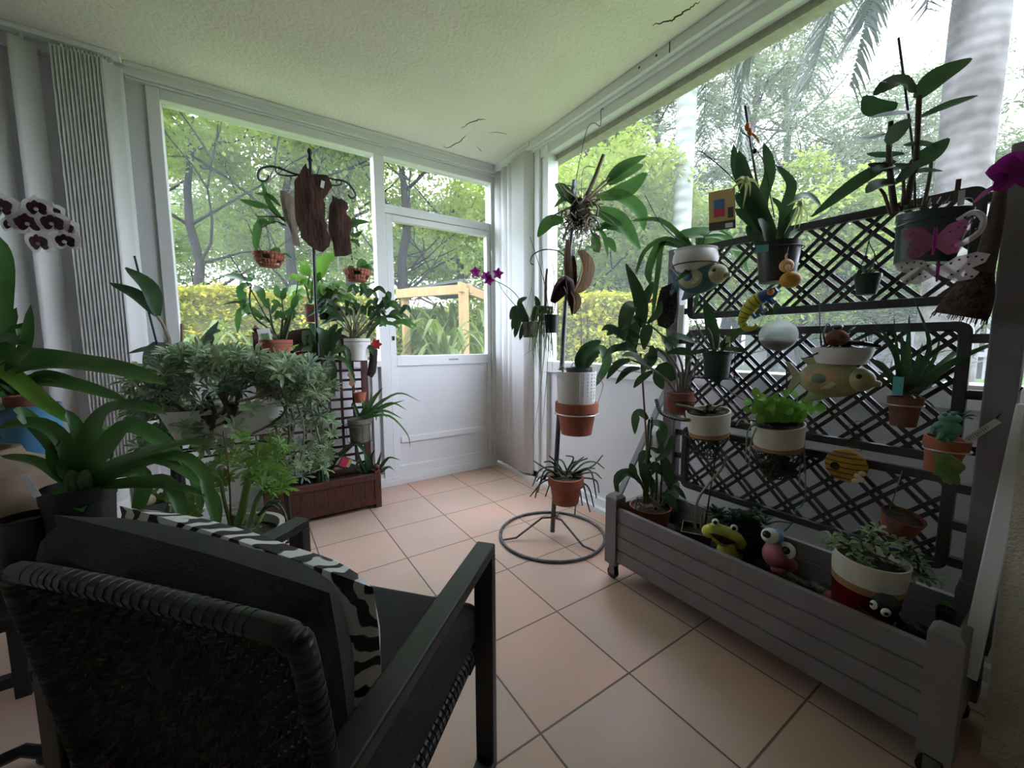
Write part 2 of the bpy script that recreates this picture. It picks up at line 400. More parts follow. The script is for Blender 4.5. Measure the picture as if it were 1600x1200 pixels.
# the screen door with its transom
b = MB(); b.bb(-0.087, 0.755, 0.0, 0.06, 1.932, 1.99)
d1 = struct(b.build('door_1', 'white_trim', smooth=False, bevel=0.003))
b = MB(); b.bb(-0.083, -0.038, -0.005, 0.045, 0.085, 1.925); b.bb(0.718, 0.752, -0.005, 0.045, 0.085, 1.925); b.bb(-0.038, 0.718, -0.005, 0.045, 1.883, 1.925)
b.bb(-0.038, 0.718, -0.005, 0.045, 0.87, 0.945); b.bb(-0.038, .718, -.002, .045, .085, .13); b.bb(-0.02, 0.70, -0.002, 0.03, 0.30, 0.345)
struct(b.build('door_frame', 'white_trim', d1, smooth=False, bevel=0.003))
b = MB(); b.bb(-0.038, 0.718, 0.012, 0.03, 0.13, 0.87); struct(b.build('door_panel', 'white', d1, smooth=False))
b = MB(); b.bb(-0.038, 0.718, 0.02, 0.021, 0.945, 1.883); b.bb(-0.087, 0.755, 0.03, 0.031, 1.99, 2.296); struct(b.build('insect_screen', 'screen', d1, smooth=False))
b = MB(); b.bb(-0.066, -0.050, -0.012, -0.004, 1.055, 1.085); struct(b.build('latch', 'dark', d1, smooth=False))
b = MB(); b.bb(0.37, 0.45, -0.008, -0.004, 0.903, 0.915); struct(b.build('maker_plate', 'metal_grey', d1, smooth=False, bevel=.002))
b = MB()
for z in (0.35, 0.93, 1.75): b.tube([(0.757, -0.02, z - .03), (0.757, -0.02, z + .03)], 0.006, 8)
struct(b.build('hinge', 'white_trim', d1))
# right wall: lower panel, sill, header, jamb, screen
ya, yz = -0.62, -2.757
b = MB(); b.bb(XR + .01, XR + .05, yz, 0.0, 0.0, 0.86); struct(b.build('wall_right', 'white', smooth=False))
b = MB(); b.bb(XR - .02, XR + .07, -0.655, ya, 0.0, 2.36); b.bb(XR - .012, XR + .07, yz, 0.0, 2.30, 2.37); b.bb(XR - .02, XR + .07, -0.56, -0.50, 0.0, 2.36)
b.bb(XR, XR + .07, -0.62, 0.08, 0.0, 2.36)
w2 = struct(b.build('window_2', 'white_trim', smooth=False, bevel=0.003))
b = MB(); b.bb(XR - .03, XR + .09, yz, ya, 0.83, 0.905); struct(b.build('window_sill', 'white_trim', w2, smooth=False, bevel=0.003))
b = MB(); b.bb(XR + .03, XR + .031, yz, -0.655, 0.905, 2.30); struct(b.build('insect_screen', 'screen_hazy', w2, smooth=False))
b = MB(); b.bb(XR - .06, XR + .07, yz, 0.06, 2.37, CZ); b.bb(XR - .035, XR + .02, yz, 0.06, 2.355, 2.372); struct(b.build('trim_2', 'white_trim', smooth=False, bevel=0.004))
b = MB(); b.bb(XR + .05, XR + .12, yz, 0.06, 2.265, 2.40)
struct(b.build('wall_beam', 'tan', smooth=False))
b = MB()
for y in (-1.43, -1.53): b.ball((XR - .0605, y, 2.40), (0.002, 0.006, 0.006), 8, 6)
b.bb(XR - .061, XR - .059, -1.605, -1.60, 2.372, 2.42)
struct(b.build('trim_screw', 'dark', None))
b = MB(); b.bb(XR - .055, XR + .02, yz, -0.03, 0.0, 0.03); b.bb(XR - .02, XR + .02, yz, -.03, .03, .075)
for i in range(7):
    b.ball((XR - .056, -0.10 - i * .14, .015), (.003, .006, .006), 8, 6)
struct(b.build('baseboard_right', 'white_trim', smooth=False, bevel=0.002))
# white strip leaning at the end of the right wall
b = MB(); b.bar(AX(1511, 1056, .50), AX(1606, 632, .58), 0.034, 0.018, (1, 0, 0)); struct(b.build('trim_3', 'white_trim', smooth=False, bevel=.003))
# outlet on the right wall, low
o = thing('wall_outlet', 'small grey outlet box low on the white panel behind the planter', 'outlet', AX(1019, 688, XR))
b = MB(); p = AX(1019, 690, XR + .01); b.box(p + V((-.012, 0, 0)), (.024, .075, .11)); b.build('cover_plate', 'white_trim', o, smooth=False, bevel=.004)
b = MB(); b.box(p + V((-.026, 0, .012)), (.008, .04, .06)); b.build('socket', 'metal_grey', o, smooth=False, bevel=.003)
# batten leaning on the panel behind the planter
b = MB(); b.bar(AX(968, 772, XR - .09), AX(1047, 596, XR - .02), 0.03, 0.016, (1, 0, 0)); o = b.build('leaning_batten', 'metal_grey', smooth=False, bevel=.002, loc=AX(968, 772, XR - .09))
tag(o, 'grey metal batten leaning against the white panel behind the grey planter', 'batten')

# ------------------------------------------------------------------ vertical blinds
def blinds(name, label, axis, slats, rail):
    o = thing(name, label, 'blinds', slats[0][0])
    b = MB(); b.bb(*rail); b.build('head_rail', 'white_trim', o, smooth=False, bevel=.003)
    for c, ang, z0, z1, w in slats:
        b = MB(); n = 5
        d = V((math.cos(ang), math.sin(ang), 0)); nn = V((-d.y, d.x, 0))
        vs = []; fs = []
        for i in range(n + 1):
            t = i / n * 2 - 1
            p = V(c) + d * (w / 2 * t) + nn * (0.007 * (1 - t * t))
            for z in (z0, z1): vs.append(V((p.x, p.y, z)))
        for i in range(n): fs.append((2 * i, 2 * i + 2, 2 * i + 3, 2 * i + 1))
        b.add(vs, fs)
        b.box(V((c[0], c[1], z1 + .012)), (.008, .008, .03))
        sl = b.build('slat', 'slat', o, solid=.0012)
    return o
sl = []
xs = [-1.395 - i * .0135 for i in range(13)]
for x in xs: sl.append(((x, -.085, 1.2), math.radians(40), 0.03, 2.375, .089))
for i, x in enumerate((-1.68, -1.79, -1.90, -2.01, -2.12, -2.23, -2.34, -2.45, -2.56)): sl.append(((x, -.085, 1.2), math.radians(28), 0.03, 2.375, .089))
bl = blinds('vertical_blinds', 'pale grey vertical blinds drawn together at the left end of the back wall', 0, sl, (XL, -1.36, -.11, -.06, 2.395, CZ))
b = MB()
for i in range(6):
    x = -1.70 - i * .11
    b.tube(spline([(x, -.085, 2.37), (x - .055, -.085, 2.352), (x - .11, -.085, 2.37)], 6), .0022, 5)
b.build('link_chain', 'white_trim', bl)
sl = []
for i, y in enumerate((-.075, -.175, -.26)): sl.append(((XR - .045, y, 1.2), math.radians(112), 0.05, 2.375, .089))
for i in range(9): sl.append(((XR - .05, -.335 - i * .017, 1.2), math.radians(130), 0.05, 2.375, .085))
blinds('vertical_blinds', 'white vertical blinds gathered in the corner beside the screen door', 1, sl, (XR - .07, XR - .03, -.5, -.02, 2.395, CZ))
# ================================================================== OUTDOORS
GZ = -0.15
M['lawn'] = pm('lawn', (0.075, 0.135, 0.018), 0.95, (0.10, 0.165, 0.024), 5, bump=0.8, bscale=60)
M['tree_bark'] = pm('tree_bark', (0.007, 0.006, 0.005), 0.95, (0.014, 0.012, 0.011), 14, bump=0.8, bscale=30)
M['grey_bark'] = pm('grey_bark', (0.028, 0.026, 0.024), 0.95, (0.048, 0.044, 0.040), 10, bump=0.6, bscale=30)
M['palm_bark'] = None
def palm_mat(name, c1, c2, rings):
    m, n, l, b = nt(name)
    tc = n.new('ShaderNodeTexCoord'); w = n.new('ShaderNodeTexWave'); w.wave_type = 'BANDS'; w.bands_direction = 'Z'
    w.inputs['Scale'].default_value = rings; w.inputs['Distortion'].default_value = 1.2; w.inputs['Detail'].default_value = 3; w.inputs['Detail Scale'].default_value = 1.5
    l.new(tc.outputs['Object'], w.inputs['Vector'])
    nz = n.new('ShaderNodeTexNoise'); nz.inputs['Scale'].default_value = 3.5; nz.inputs['Detail'].default_value = 5; l.new(tc.outputs['Object'], nz.inputs['Vector'])
    r = n.new('ShaderNodeValToRGB'); r.color_ramp.elements[0].position = .38; r.color_ramp.elements[1].position = .62
    r.color_ramp.elements[0].color = c4(c2); r.color_ramp.elements[1].color = c4(c1); l.new(nz.outputs['Fac'], r.inputs['Fac'])
    mx = n.new('ShaderNodeMix'); mx.data_type = 'RGBA'; mx.blend_type = 'MULTIPLY'; mx.inputs['Factor'].default_value = .35
    l.new(r.outputs['Color'], mx.inputs['A']); l.new(w.outputs['Color'], mx.inputs['B']); l.new(mx.outputs['Result'], b.inputs['Base Color'])
    b.inputs['Roughness'].default_value = .9
    return m
M['palm_bark'] = palm_mat('ringed_palm_bark', (0.115, 0.104, 0.098), (0.036, 0.026, 0.021), 2.4)
M['palm_pale'] = palm_mat('pale_palm_bark', (0.30, 0.31, 0.28), (0.18, 0.20, 0.165), 1.6)
M['fol_mid'] = leafmat('mid_green_foliage', (0.130, 0.192, 0.043), (0.192, 0.254, 0.062), .6, .55, 1.5)
M['fol_br'] = leafmat('bright_green_foliage', (0.186, 0.260, 0.043), (0.260, 0.322, 0.056), .6, .55, 1.5)
M['fol_dk'] = leafmat('grey_green_foliage', (0.161, 0.217, 0.096), (0.234, 0.282, 0.133), .6, .55, 1.5)
M['fol_ye'] = leafmat('golden_hedge_foliage', (0.409, 0.372, 0.031), (0.248, 0.273, 0.031), .6, .4, 3.0)
M['fol_pine'] = leafmat('pine_needles', (0.075, 0.105, 0.045), (0.12, 0.15, 0.07), .7, .4, 1.0)
M['garden_leaf'] = leafmat('yellow_green_strap_leaf', (0.07, 0.115, 0.02), (0.14, 0.185, 0.035), .5, .45, 6)
M['fol_yg'] = leafmat('yellow_green_foliage', (0.263, 0.362, 0.062), (0.413, 0.500, 0.088), .6, .55, 1.0)  # brighter yellow-green leaf colour for two of the broad trees
M['fol_soft'] = leafmat('soft_green_foliage', (0.213, 0.300, 0.075), (0.325, 0.400, 0.106), .6, .55, 1.0)
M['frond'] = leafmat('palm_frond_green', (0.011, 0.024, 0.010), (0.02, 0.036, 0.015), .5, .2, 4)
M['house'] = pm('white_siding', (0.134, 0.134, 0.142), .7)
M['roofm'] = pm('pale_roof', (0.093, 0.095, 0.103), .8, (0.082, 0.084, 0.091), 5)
M['brickred'] = pm('red_pavers', srgb(150, 84, 66), .9, srgb(130, 70, 56), 8)
M['lumber'] = pm('pale_lumber', srgb(150, 122, 80), .8, srgb(132, 106, 68), 14, bump=.2, stretch=(4, 4, .4))
M['dkglass'] = pm('dark_window_glass', (0.10, 0.11, 0.13), .15)
M['netting'] = pm('dark_shade_net', (0.05, 0.05, 0.05), .9)
b = MB(); b.bb(-60, 70, -40, 70, GZ - .3, GZ); struct(b.build('lawn', 'lawn', smooth=False))

def cards(mb, c, r, n, size, rnd, flat=0.75):
    """n little leaf blades scattered in a clump of radius r"""
    v = mb.v; f = mb.f; k = mb.k
    for _ in range(n):
        while True:
            x, y, z = rnd.uniform(-1, 1), rnd.uniform(-1, 1), rnd.uniform(-1, 1)
            d = x * x + y * y + z * z
            if d <= 1: break
        p = V((c[0] + x * r, c[1] + y * r, c[2] + z * r * flat))
        a = rnd.uniform(0, 2 * PI); e = rnd.uniform(-1.1, .6)
        t = V((math.cos(a) * math.cos(e), math.sin(a) * math.cos(e), math.sin(e))) * size * rnd.uniform(.6, 1.3)
        s_ = V((-math.sin(a), math.cos(a), rnd.uniform(-.6, .6))) * size * .3
        i = len(v); v += [p, p + t * .5 + s_, p + t, p + t * .5 - s_]; f.append((i, i + 1, i + 2, i + 3)); k.append(0)
def branchy(rnd, base, h, spread, r0, n_main, levels=3, lean=(0, 0), start=.35):
    """trunk and limbs; returns (MB, list of twig tips)"""
    mb = MB(); tips = []
    top = base + V((lean[0], lean[1], h))
    N = 8; tr = [base.lerp(top, i / N) + V((rnd.uniform(-1, 1), rnd.uniform(-1, 1), 0)) * h * .018 * (i > 0) for i in range(N + 1)]
    mb.tube(tr, [r0 * (1.15 - .85 * i / N) for i in range(N + 1)], 9)
    def grow(p, d, L, r, lv):
        pts = [p]; q = p; dd = d.copy()
        for i in range(4):
            dd = (dd + V((rnd.uniform(-1, 1), rnd.uniform(-1, 1), rnd.uniform(-.4, .7))) * .28).normalized()
            q = q + dd * L / 4; pts.append(q)
        mb.tube(pts, [max(.006, r * (1 - .2 * i)) for i in range(5)], 5, cap=False)
        if lv == 0: tips.append(pts[-1]); tips.append(pts[2]); return
        for i in range(rnd.randint(2, 3)):
            k = rnd.choice((2, 3, 4, 4))
            nd = (dd + V((rnd.uniform(-1, 1), rnd.uniform(-1, 1), rnd.uniform(-.5, .7))) * .9).normalized()
            grow(pts[k], nd, L * rnd.uniform(.55, .8), r * .5, lv - 1)
    for i in range(n_main):
        t = start + (1 - start) * (i + .5) / n_main
        p = tr[min(N, int(t * N))]
        a = 2.4 * i + rnd.uniform(-.4, .4)
        d = V((math.cos(a), math.sin(a), rnd.uniform(.1, .9))).normalized()
        grow(p, d, spread * (1.15 - .5 * t) * rnd.uniform(.75, 1.15), r0 * .30, levels - 1)
    return mb, tips
TREES = {}
def tree(name, label, mat, px, D, h, spread, r0, seed, n_main=7, leaves=11000, size=.14, clump=.75, bark='tree_bark', start=.3, low=0, cat='tree', group=None, lean=(0, 0)):
    base = CAM + (FW + RT * ((px - 800) / FPX)) * D; base.z = GZ
    rnd = random.Random(seed)
    o = thing(name, label, cat, base, group)
    mb, tips = branchy(rnd, base, h, spread, r0, n_main, 3, lean, start)
    mb.build('trunk', bark, o)
    fb = MB()
    if low:                                  # leafy skirt down to the ground for bushy trees
        for i in range(low):
            a = rnd.uniform(0, 2 * PI); q = spread * rnd.uniform(.2, .8)
            tips.append(base + V((math.cos(a) * q, math.sin(a) * q, rnd.uniform(.55, .95) * h)))
    per = max(4, int(leaves * .8) // len(tips))
    for t in tips: cards(fb, t, clump * rnd.uniform(.6, 1.2), per, size, rnd)
    fb.build('foliage', mat, o, smooth=False)
    return o
tree('broad_tree', 'dark-branched spreading tree behind the golden hedge, seen through the left screen', 'fol_soft', 325, 8.2, 5.6, 3.2, .12, 11, 9, 33000, .12, .62, start=.35)
tree('broad_tree', 'bright green leafy tree filling the top of the left screen behind the bark slabs', 'fol_yg', 470, 9.5, 6.0, 2.8, .15, 23, 8, 33000, .12, .62, start=.35)
tree('broad_tree', 'bright green tree above the screen door transom', 'fol_yg', 640, 9.8, 6.3, 2.6, .15, 31, 8, 28600, .12, .65, start=.35)
tree('broad_tree', 'thin grey-trunked tree seen through the screen door glass', 'fol_soft', 720, 11.5, 5.5, 2.6, .16, 37, 7, 19800, .13, .7, bark='grey_bark')
tree('broad_tree', 'green tree standing in the corner beyond the gathered white blinds', 'fol_br', 890, 9.5, 4.2, 2.0, .13, 41, 8, 28600, .12, .6, low=10)
tree('broad_tree', 'tall greyish tree at the far left of the left screen', 'fol_dk', 235, 11.0, 6.5, 3.0, .18, 43, 8, 26400, .13, .7)
tree('broad_tree', 'loose grey-green tree far behind the middle of the hedge', 'fol_dk', 560, 13.5, 7.0, 3.4, .2, 47, 8, 26400, .15, .8)
tree('bushy_tree', 'bushy pale green tree rising behind the left half of the lattice', 'fol_br', 1140, 9.8, 3.1, 1.9, .11, 53, 8, 24000, .13, .62, low=20)
tree('bushy_tree', 'bushy mid green tree rising behind the middle of the lattice', 'fol_br', 1245, 11.2, 3.9, 2.1, .12, 59, 8, 27000, .14, .68, low=24)
tree('bushy_tree', 'hazy green bush behind the large oval pot', 'fol_mid', 1350, 11.8, 3.0, 2.2, .12, 61, 8, 24000, .14, .68, low=24)
tree('bushy_tree', 'dense mid green bush just right of the white blinds and behind the pole stand', 'fol_mid', 985, 11.0, 2.4, 1.6, .1, 67, 7, 19800, .12, .6, low=18)
for i, (px, D, h_, sp, low, mt) in enumerate(((330, 21, 5.5, 3.6, 18, 'fol_mid'), (470, 23, 6, 3.8, 18, 'fol_dk'), (600, 21, 6, 3.8, 18, 'fol_mid'), (720, 22, 6, 3.8, 18, 'fol_br'), (850, 19, 9, 4.2, 18, 'fol_mid'), (1000, 21, 4.5, 3.2, 20, 'fol_mid'), (1150, 22, 4.5, 3.4, 22, 'fol_br'), (1290, 23, 4.5, 3.4, 22, 'fol_mid'), (1400, 22, 3.6, 3.0, 20, 'fol_br'))):
    tree('distant_tree', 'tree of the leafy row at the far end of the yard', mt, px, D, h_, sp, .2, 200 + i, 8, 13000, .24, 1.25, low=low, group='trees of the row at the far end of the yard')
# casuarina pines: thin trunks with drooping wisps
def pine(label, px, D, h, seed, spread=2.4, n=30, leaves=24000, lean=(0, 0)):
    base = CAM + (FW + RT * ((px - 800) / FPX)) * D; base.z = GZ
    rnd = random.Random(seed); o = thing('casuarina_pine', label, 'tree', base, 'feathery pines beyond the lawn')
    mb, tips = branchy(rnd, base, h, spread, .17, n, 2, lean, .22); mb.build('trunk', 'grey_bark', o)
    fb = MB(); per = max(6, leaves // (len(tips) * 3))
    for t in tips:
        for _w in range(3):
            a0 = rnd.uniform(0, 2 * PI); dr = V((math.cos(a0), math.sin(a0), rnd.uniform(-.5, .7))).normalized(); L_ = rnd.uniform(.7, 1.5); st = t + V((rnd.gauss(0, .2), rnd.gauss(0, .2), rnd.gauss(0, .25)))
            for _ in range(per):
                u = rnd.random(); p = st + dr * L_ * u + V((rnd.gauss(0, .09), rnd.gauss(0, .09), rnd.gauss(0, .09) - .25 * u * u))
                d = (dr * .8 + V((rnd.uniform(-.5, .5), rnd.uniform(-.5, .5), rnd.uniform(-.8, .2)))).normalized() * rnd.uniform(.14, .30)
                s_ = d.cross(V((rnd.uniform(-1, 1), rnd.uniform(-1, 1), .3))).normalized() * .017
                i = len(fb.v); fb.v += [p - s_, p + s_, p + d]; fb.f.append((i, i + 1, i + 2)); fb.k.append(0)
    fb.build('needles', 'fol_pine', o, smooth=False)
pine('feathery pine showing between the blinds and the pale palm trunk', 965, 13.5, 10.5, 71, lean=(.5, .2))
pine('feathery pine close left of the pale palm trunk', 1025, 16.0, 12, 73, 2.6, lean=(-.6, 0))
pine('feathery pine just right of the pale palm trunk', 1120, 13.5, 11, 79, 2.8, lean=(.9, -.4))
pine('feathery pine above the spider orchid', 1205, 15.0, 11.5, 83, 3.0)
pine('feathery pine behind the hanging palm frond', 1300, 12, 7.0, 89, 2.4, lean=(.6, -.4))
pine('leaning feathery pine left of the ringed palm trunk', 1400, 10.8, 4.6, 97, 2.0, lean=(.5, -.5))
# golden hedge along the back, and the clipped bush at the corner
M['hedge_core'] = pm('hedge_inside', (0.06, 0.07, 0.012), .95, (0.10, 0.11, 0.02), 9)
def hedge(name, label, x0, x1, y0, y1, z1, mat, seed, n, dens=.13):
    rnd = random.Random(seed); c = V(((x0 + x1) / 2, (y0 + y1) / 2, GZ))
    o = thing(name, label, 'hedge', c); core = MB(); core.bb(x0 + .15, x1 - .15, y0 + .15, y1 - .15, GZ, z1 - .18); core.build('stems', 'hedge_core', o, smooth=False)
    fb = MB()
    for _ in range(n):
        # points near the front, top and ends of the box
        s_ = rnd.random()
        if s_ < .55: p = V((rnd.uniform(x0, x1), y0 + abs(rnd.gauss(0, .12)), rnd.uniform(GZ, z1)))
        elif s_ < .85: p = V((rnd.uniform(x0, x1), rnd.uniform(y0, y1), z1 - abs(rnd.gauss(0, .1))))
        else: p = V((rnd.choice((x0, x1)) + rnd.gauss(0, .08), rnd.uniform(y0, y1), rnd.uniform(GZ, z1)))
        w = noise.noise(p * 1.3) * .16
        cards(fb, p + V((0, w, w)), .10, 5, dens, rnd)
    fb.build('foliage', mat, o, smooth=False); return o
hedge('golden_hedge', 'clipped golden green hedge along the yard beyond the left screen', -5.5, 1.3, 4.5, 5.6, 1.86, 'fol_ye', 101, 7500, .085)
hedge('clipped_bush', 'clipped yellow green bush beyond the corner, behind the pole stand', 3.3, 5.3, 1.2, 2.6, 1.75, 'fol_ye', 103, 4200, .085)
hedge('green_hedge', 'low green hedge across the far side of the lawn', 6.0, 18.0, 7.5, 8.6, 1.7, 'fol_mid', 107, 5000, .14)
hedge('green_hedge', 'dark shrub border under the trees behind the pergola', 0.5, 6.0, 6.8, 7.8, 1.9, 'fol_mid', 109, 4200, .13)
# palms
def frond(mb, base, pts, rnd, leafl=.8, n=70, w=.05):
    P = spline(pts, 22); mb.tube(P, [.018 * (1 - .8 * i / (len(P) - 1)) for i in range(len(P))], 5)
    for i in range(n):
        t = .12 + .88 * i / n; k = t * (len(P) - 1); j = min(int(k), len(P) - 2); p = P[j].lerp(P[j + 1], k - j)
        tg = (P[j + 1] - P[j]).normalized(); sd = tg.cross(V((0, 0, 1)))
        sd = sd.normalized() if sd.length > .05 else V((1, 0, 0))
        for s_ in (-1, 1):
            L = leafl * (1 - .55 * t) * rnd.uniform(.85, 1.1)
            d = (sd * s_ * .8 + tg * .75 + V((0, 0, rnd.uniform(-.5, .1)))).normalized()
            mb.leaf([p, p + d * L * .5 + V((0, 0, -.02)), p + d * L + V((0, 0, -.16 * L / .5))], w, 'tip', .1, 3)
def palm(label, px, D, h, r, bark, fronds, seed, extra=()):
    base = CAM + (FW + RT * ((px - 800) / FPX)) * D; base.z = GZ
    rnd = random.Random(seed); o = thing('royal_palm', label, 'palm tree', base)
    b = MB(); N = 16; b.tube([base + V((0, 0, h * i / N)) for i in range(N + 1)], [r * (1.12 - .2 * (i / N) + .06 * math.sin(3 * PI * i / N)) for i in range(N + 1)], 20)
    b.build('trunk', bark, o)
    top = base + V((0, 0, h))
    b = MB(); b.tube([top, top + V((0, 0, .5)), top + V((0, 0, 1.2))], [r * .95, r * .8, r * .3], 14); b.build('crownshaft', 'leaf_lt', o)
    for q in fronds:
        b = MB(); t = top + V((0, 0, .9)); d = V((math.cos(q[0]), math.sin(q[0]), 0))
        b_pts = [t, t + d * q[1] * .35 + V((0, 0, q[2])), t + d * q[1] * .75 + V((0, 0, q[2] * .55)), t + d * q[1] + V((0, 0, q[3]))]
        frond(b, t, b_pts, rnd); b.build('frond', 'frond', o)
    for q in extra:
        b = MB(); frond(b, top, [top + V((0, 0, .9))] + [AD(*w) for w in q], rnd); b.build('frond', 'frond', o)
    return o
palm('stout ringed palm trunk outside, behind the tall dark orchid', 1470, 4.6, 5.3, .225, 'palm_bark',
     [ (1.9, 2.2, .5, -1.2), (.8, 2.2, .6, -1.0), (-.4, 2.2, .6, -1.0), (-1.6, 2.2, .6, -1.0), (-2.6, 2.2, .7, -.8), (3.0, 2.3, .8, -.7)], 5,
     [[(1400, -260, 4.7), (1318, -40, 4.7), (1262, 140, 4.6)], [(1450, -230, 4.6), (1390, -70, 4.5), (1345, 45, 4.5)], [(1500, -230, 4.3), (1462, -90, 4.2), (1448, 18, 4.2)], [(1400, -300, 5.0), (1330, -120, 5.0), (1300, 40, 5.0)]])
palm('slender pale palm trunk outside, left of the spider orchid', 1056, 7.6, 6.6, .165, 'palm_pale',
     [(.3, 1.3, .1, -2.6), (-.5, 1.1, .0, -2.9), (2.5, 1.2, .1, -2.5), (1.5, 2.4, .6, -1.0), (-1.8, 2.4, .6, -.9), (3.6, 2.4, .7, -.8)], 6)
# pergola of pale lumber with a dark net roof
pc = CAM + ray(690, 536) * 5.4; pc.z = GZ
o = thing('pergola', 'pale lumber pergola with a dark net roof seen through the screen door', 'pergola', pc)
A_, B_ = AD(633, 470, 5.6), AD(724, 452, 5.0); zt = 1.72
C_ = AD(770, 462, 6.4)
for p, w in ((A_, .09), (B_, .10), (C_, .09)):
    b = MB(); b.bar((p.x, p.y, GZ), (p.x, p.y, zt), w, w, (0, 1, 0)); b.build('post', 'lumber', o, smooth=False, bevel=.006)
b = MB(); b.bar((A_.x - .1, A_.y + .03, zt), (B_.x + .1, B_.y - .03, zt), .06, .12); b.build('beam', 'lumber', o, smooth=False, bevel=.006)
b = MB(); b.bar((B_.x - .1, B_.y - .1, zt), (C_.x + .2, C_.y + .15, zt), .06, .12); b.build('beam', 'lumber', o, smooth=False, bevel=.006)
b = MB(); q = [A_, B_, C_, C_ + (A_ - B_)]
b.add([(p.x, p.y, zt + .07 + .03 * (i % 2)) for i, p in enumerate(q)], [(0, 1, 2, 3)]); b.build('net_roof', 'netting', o, solid=.03, smooth=False)
# strap-leaved plants under the pergola
rnd = random.Random(77)
for i, (px, py, D, lb) in enumerate(((645, 530, 5.9, 'strap-leaved yellow green plant at the left post of the pergola'), (684, 532, 5.6, 'strap-leaved plant in the middle under the pergola'), (746, 530, 5.7, 'strap-leaved plant right of the near pergola post'), (662, 515, 6.4, 'tall strap-leaved plant deep under the left half of the pergola'), (704, 516, 6.2, 'tall strap-leaved plant deep under the pergola, left of its near post'), (700, 548, 4.4, 'low strap-leaved plant in front of the pergola posts'), (320, 560, 4.2, 'strap-leaved plant before the golden hedge at the left end of the sill'))):
    p = AD(px, 600, D); p.z = GZ
    o = thing('garden_bromeliad', lb, 'plant', p, None); b = MB()
    hh = AD(px, py, D).z - GZ + .22
    b.tube([p, p + V((0, 0, hh * .55))], .035, 8); b.build('stem', 'cane', o); b = MB()
    for k in range(44):
        a = rnd.uniform(0, 2 * PI); d = V((math.cos(a), math.sin(a), 0)); L = rnd.uniform(.3, .62); z = rnd.uniform(.3, .85) * hh
        q = p + V((0, 0, z)); b.leaf([q, q + d * L * .5 + V((0, 0, L * .75)), q + d * L + V((0, 0, L * rnd.uniform(.1, .6)))], .05, 'strap', .25, 6)
    b.build('foliage', 'garden_leaf', o)
# white house on the right with porch columns, and the paved terrace
hp = AD(1425, 536, 12.5)
o = thing('white_house', 'white house with a pale gable roof beyond the lawn, right of the palm', 'house', (hp.x, hp.y, GZ))
ax = V((HF.y, -HF.x, 0)); ay = HF.copy()      # along the front, depth
def hb(u0, u1, w0, w1, z0, z1):
    b = MB(); o_ = V((hp.x, hp.y, 0)); b.box(o_ + ax * (u0 + u1) / 2 + ay * (w0 + w1) / 2 + V((0, 0, (z0 + z1) / 2)), (abs(u1 - u0), abs(w1 - w0), z1 - z0), Matrix((ax, ay, V((0, 0, 1)))).transposed()); return b
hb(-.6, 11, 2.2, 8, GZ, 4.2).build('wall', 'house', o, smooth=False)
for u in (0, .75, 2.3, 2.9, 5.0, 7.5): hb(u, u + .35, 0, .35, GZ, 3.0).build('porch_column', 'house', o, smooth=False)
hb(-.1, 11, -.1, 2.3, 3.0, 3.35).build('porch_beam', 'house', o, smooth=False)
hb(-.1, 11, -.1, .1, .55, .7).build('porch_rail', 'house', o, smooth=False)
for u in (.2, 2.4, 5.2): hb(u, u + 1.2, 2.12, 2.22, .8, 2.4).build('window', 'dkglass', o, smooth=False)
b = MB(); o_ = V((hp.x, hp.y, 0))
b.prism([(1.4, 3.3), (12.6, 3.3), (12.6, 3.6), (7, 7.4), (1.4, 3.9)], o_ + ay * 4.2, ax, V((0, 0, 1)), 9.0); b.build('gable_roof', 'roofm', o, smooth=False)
tp = AD(1400, 600, 9.5)
b = MB(); b.box((tp.x + 1.0, tp.y - .3, GZ + .03), (2.4, 3.2, .06)); struct(b.build('path', 'brickred', smooth=False))
tp = AD(1030, 600, 8.2)
b = MB(); b.box((tp.x, tp.y, GZ + .03), (2.2, 1.2, .06)); struct(b.build('path_bed', 'brickred', smooth=False))
for i, (px, D, lb) in enumerate(((1415, 9.0, 'white square fence pillar standing on the red pavers'), )):
    p = AD(px, 560, D); b = MB(); b.bb(p.x - .17, p.x + .17, p.y - .17, p.y + .17, GZ, 1.35); b.bb(p.x - .22, p.x + .22, p.y - .22, p.y + .22, 1.35, 1.45)
    q = b.build('garden_pillar', 'house', smooth=False, loc=(p.x, p.y, GZ)); tag(q, lb, 'pillar')
# ------------------------------------------------------------------ light: an overcast sky
w = bpy.data.worlds.new('sky'); scn.world = w; w.use_nodes = True
bg = w.node_tree.nodes['Background']; bg.inputs['Color'].default_value = (0.85, 0.935, 1.10, 1); bg.inputs['Strength'].default_value = 1.0
scn.view_settings.view_transform = 'Standard'; scn.view_settings.look = 'None'
scn.view_settings.gamma = 1.0; scn.view_settings.use_curve_mapping = False
scn.view_settings.exposure = 3.55
# ================================================================== FURNITURE AND STANDS
# ---- grey trough planter with its lattice trellis
PX0, PX1, PY0, PY1 = 0.322, 0.672, -2.735, -1.690
o = thing('trough_planter', 'long grey composite trough planter on casters with a dark lattice trellis above it', 'planter', ((PX0 + PX1) / 2, (PY0 + PY1) / 2, 0))
def planks(b, x0, x1, y0, y1, zs):
    for i in range(len(zs) - 1): b.bb(x0, x1, y0, y1, zs[i] + .0025, zs[i + 1] - .0025)
zs = [.09, .151, .212, .273, .334]
def pnl(name, x0, x1, y0, y1):
    b = MB(); planks(b, x0, x1, y0, y1, zs); b.bb(x0 + .006, x1 - .006 if x1 - x0 > .02 else x1, y0 + .004, y1 - .004, .095, .330)
    return b.build(name, 'greywood', o, smooth=False, bevel=.002)
pnl('front_panel', PX0 + .010, PX0 + .030, PY0 + .05, PY1 - .05)
pnl('back_panel', PX1 - .030, PX1 - .010, PY0 + .05, PY1 - .05)
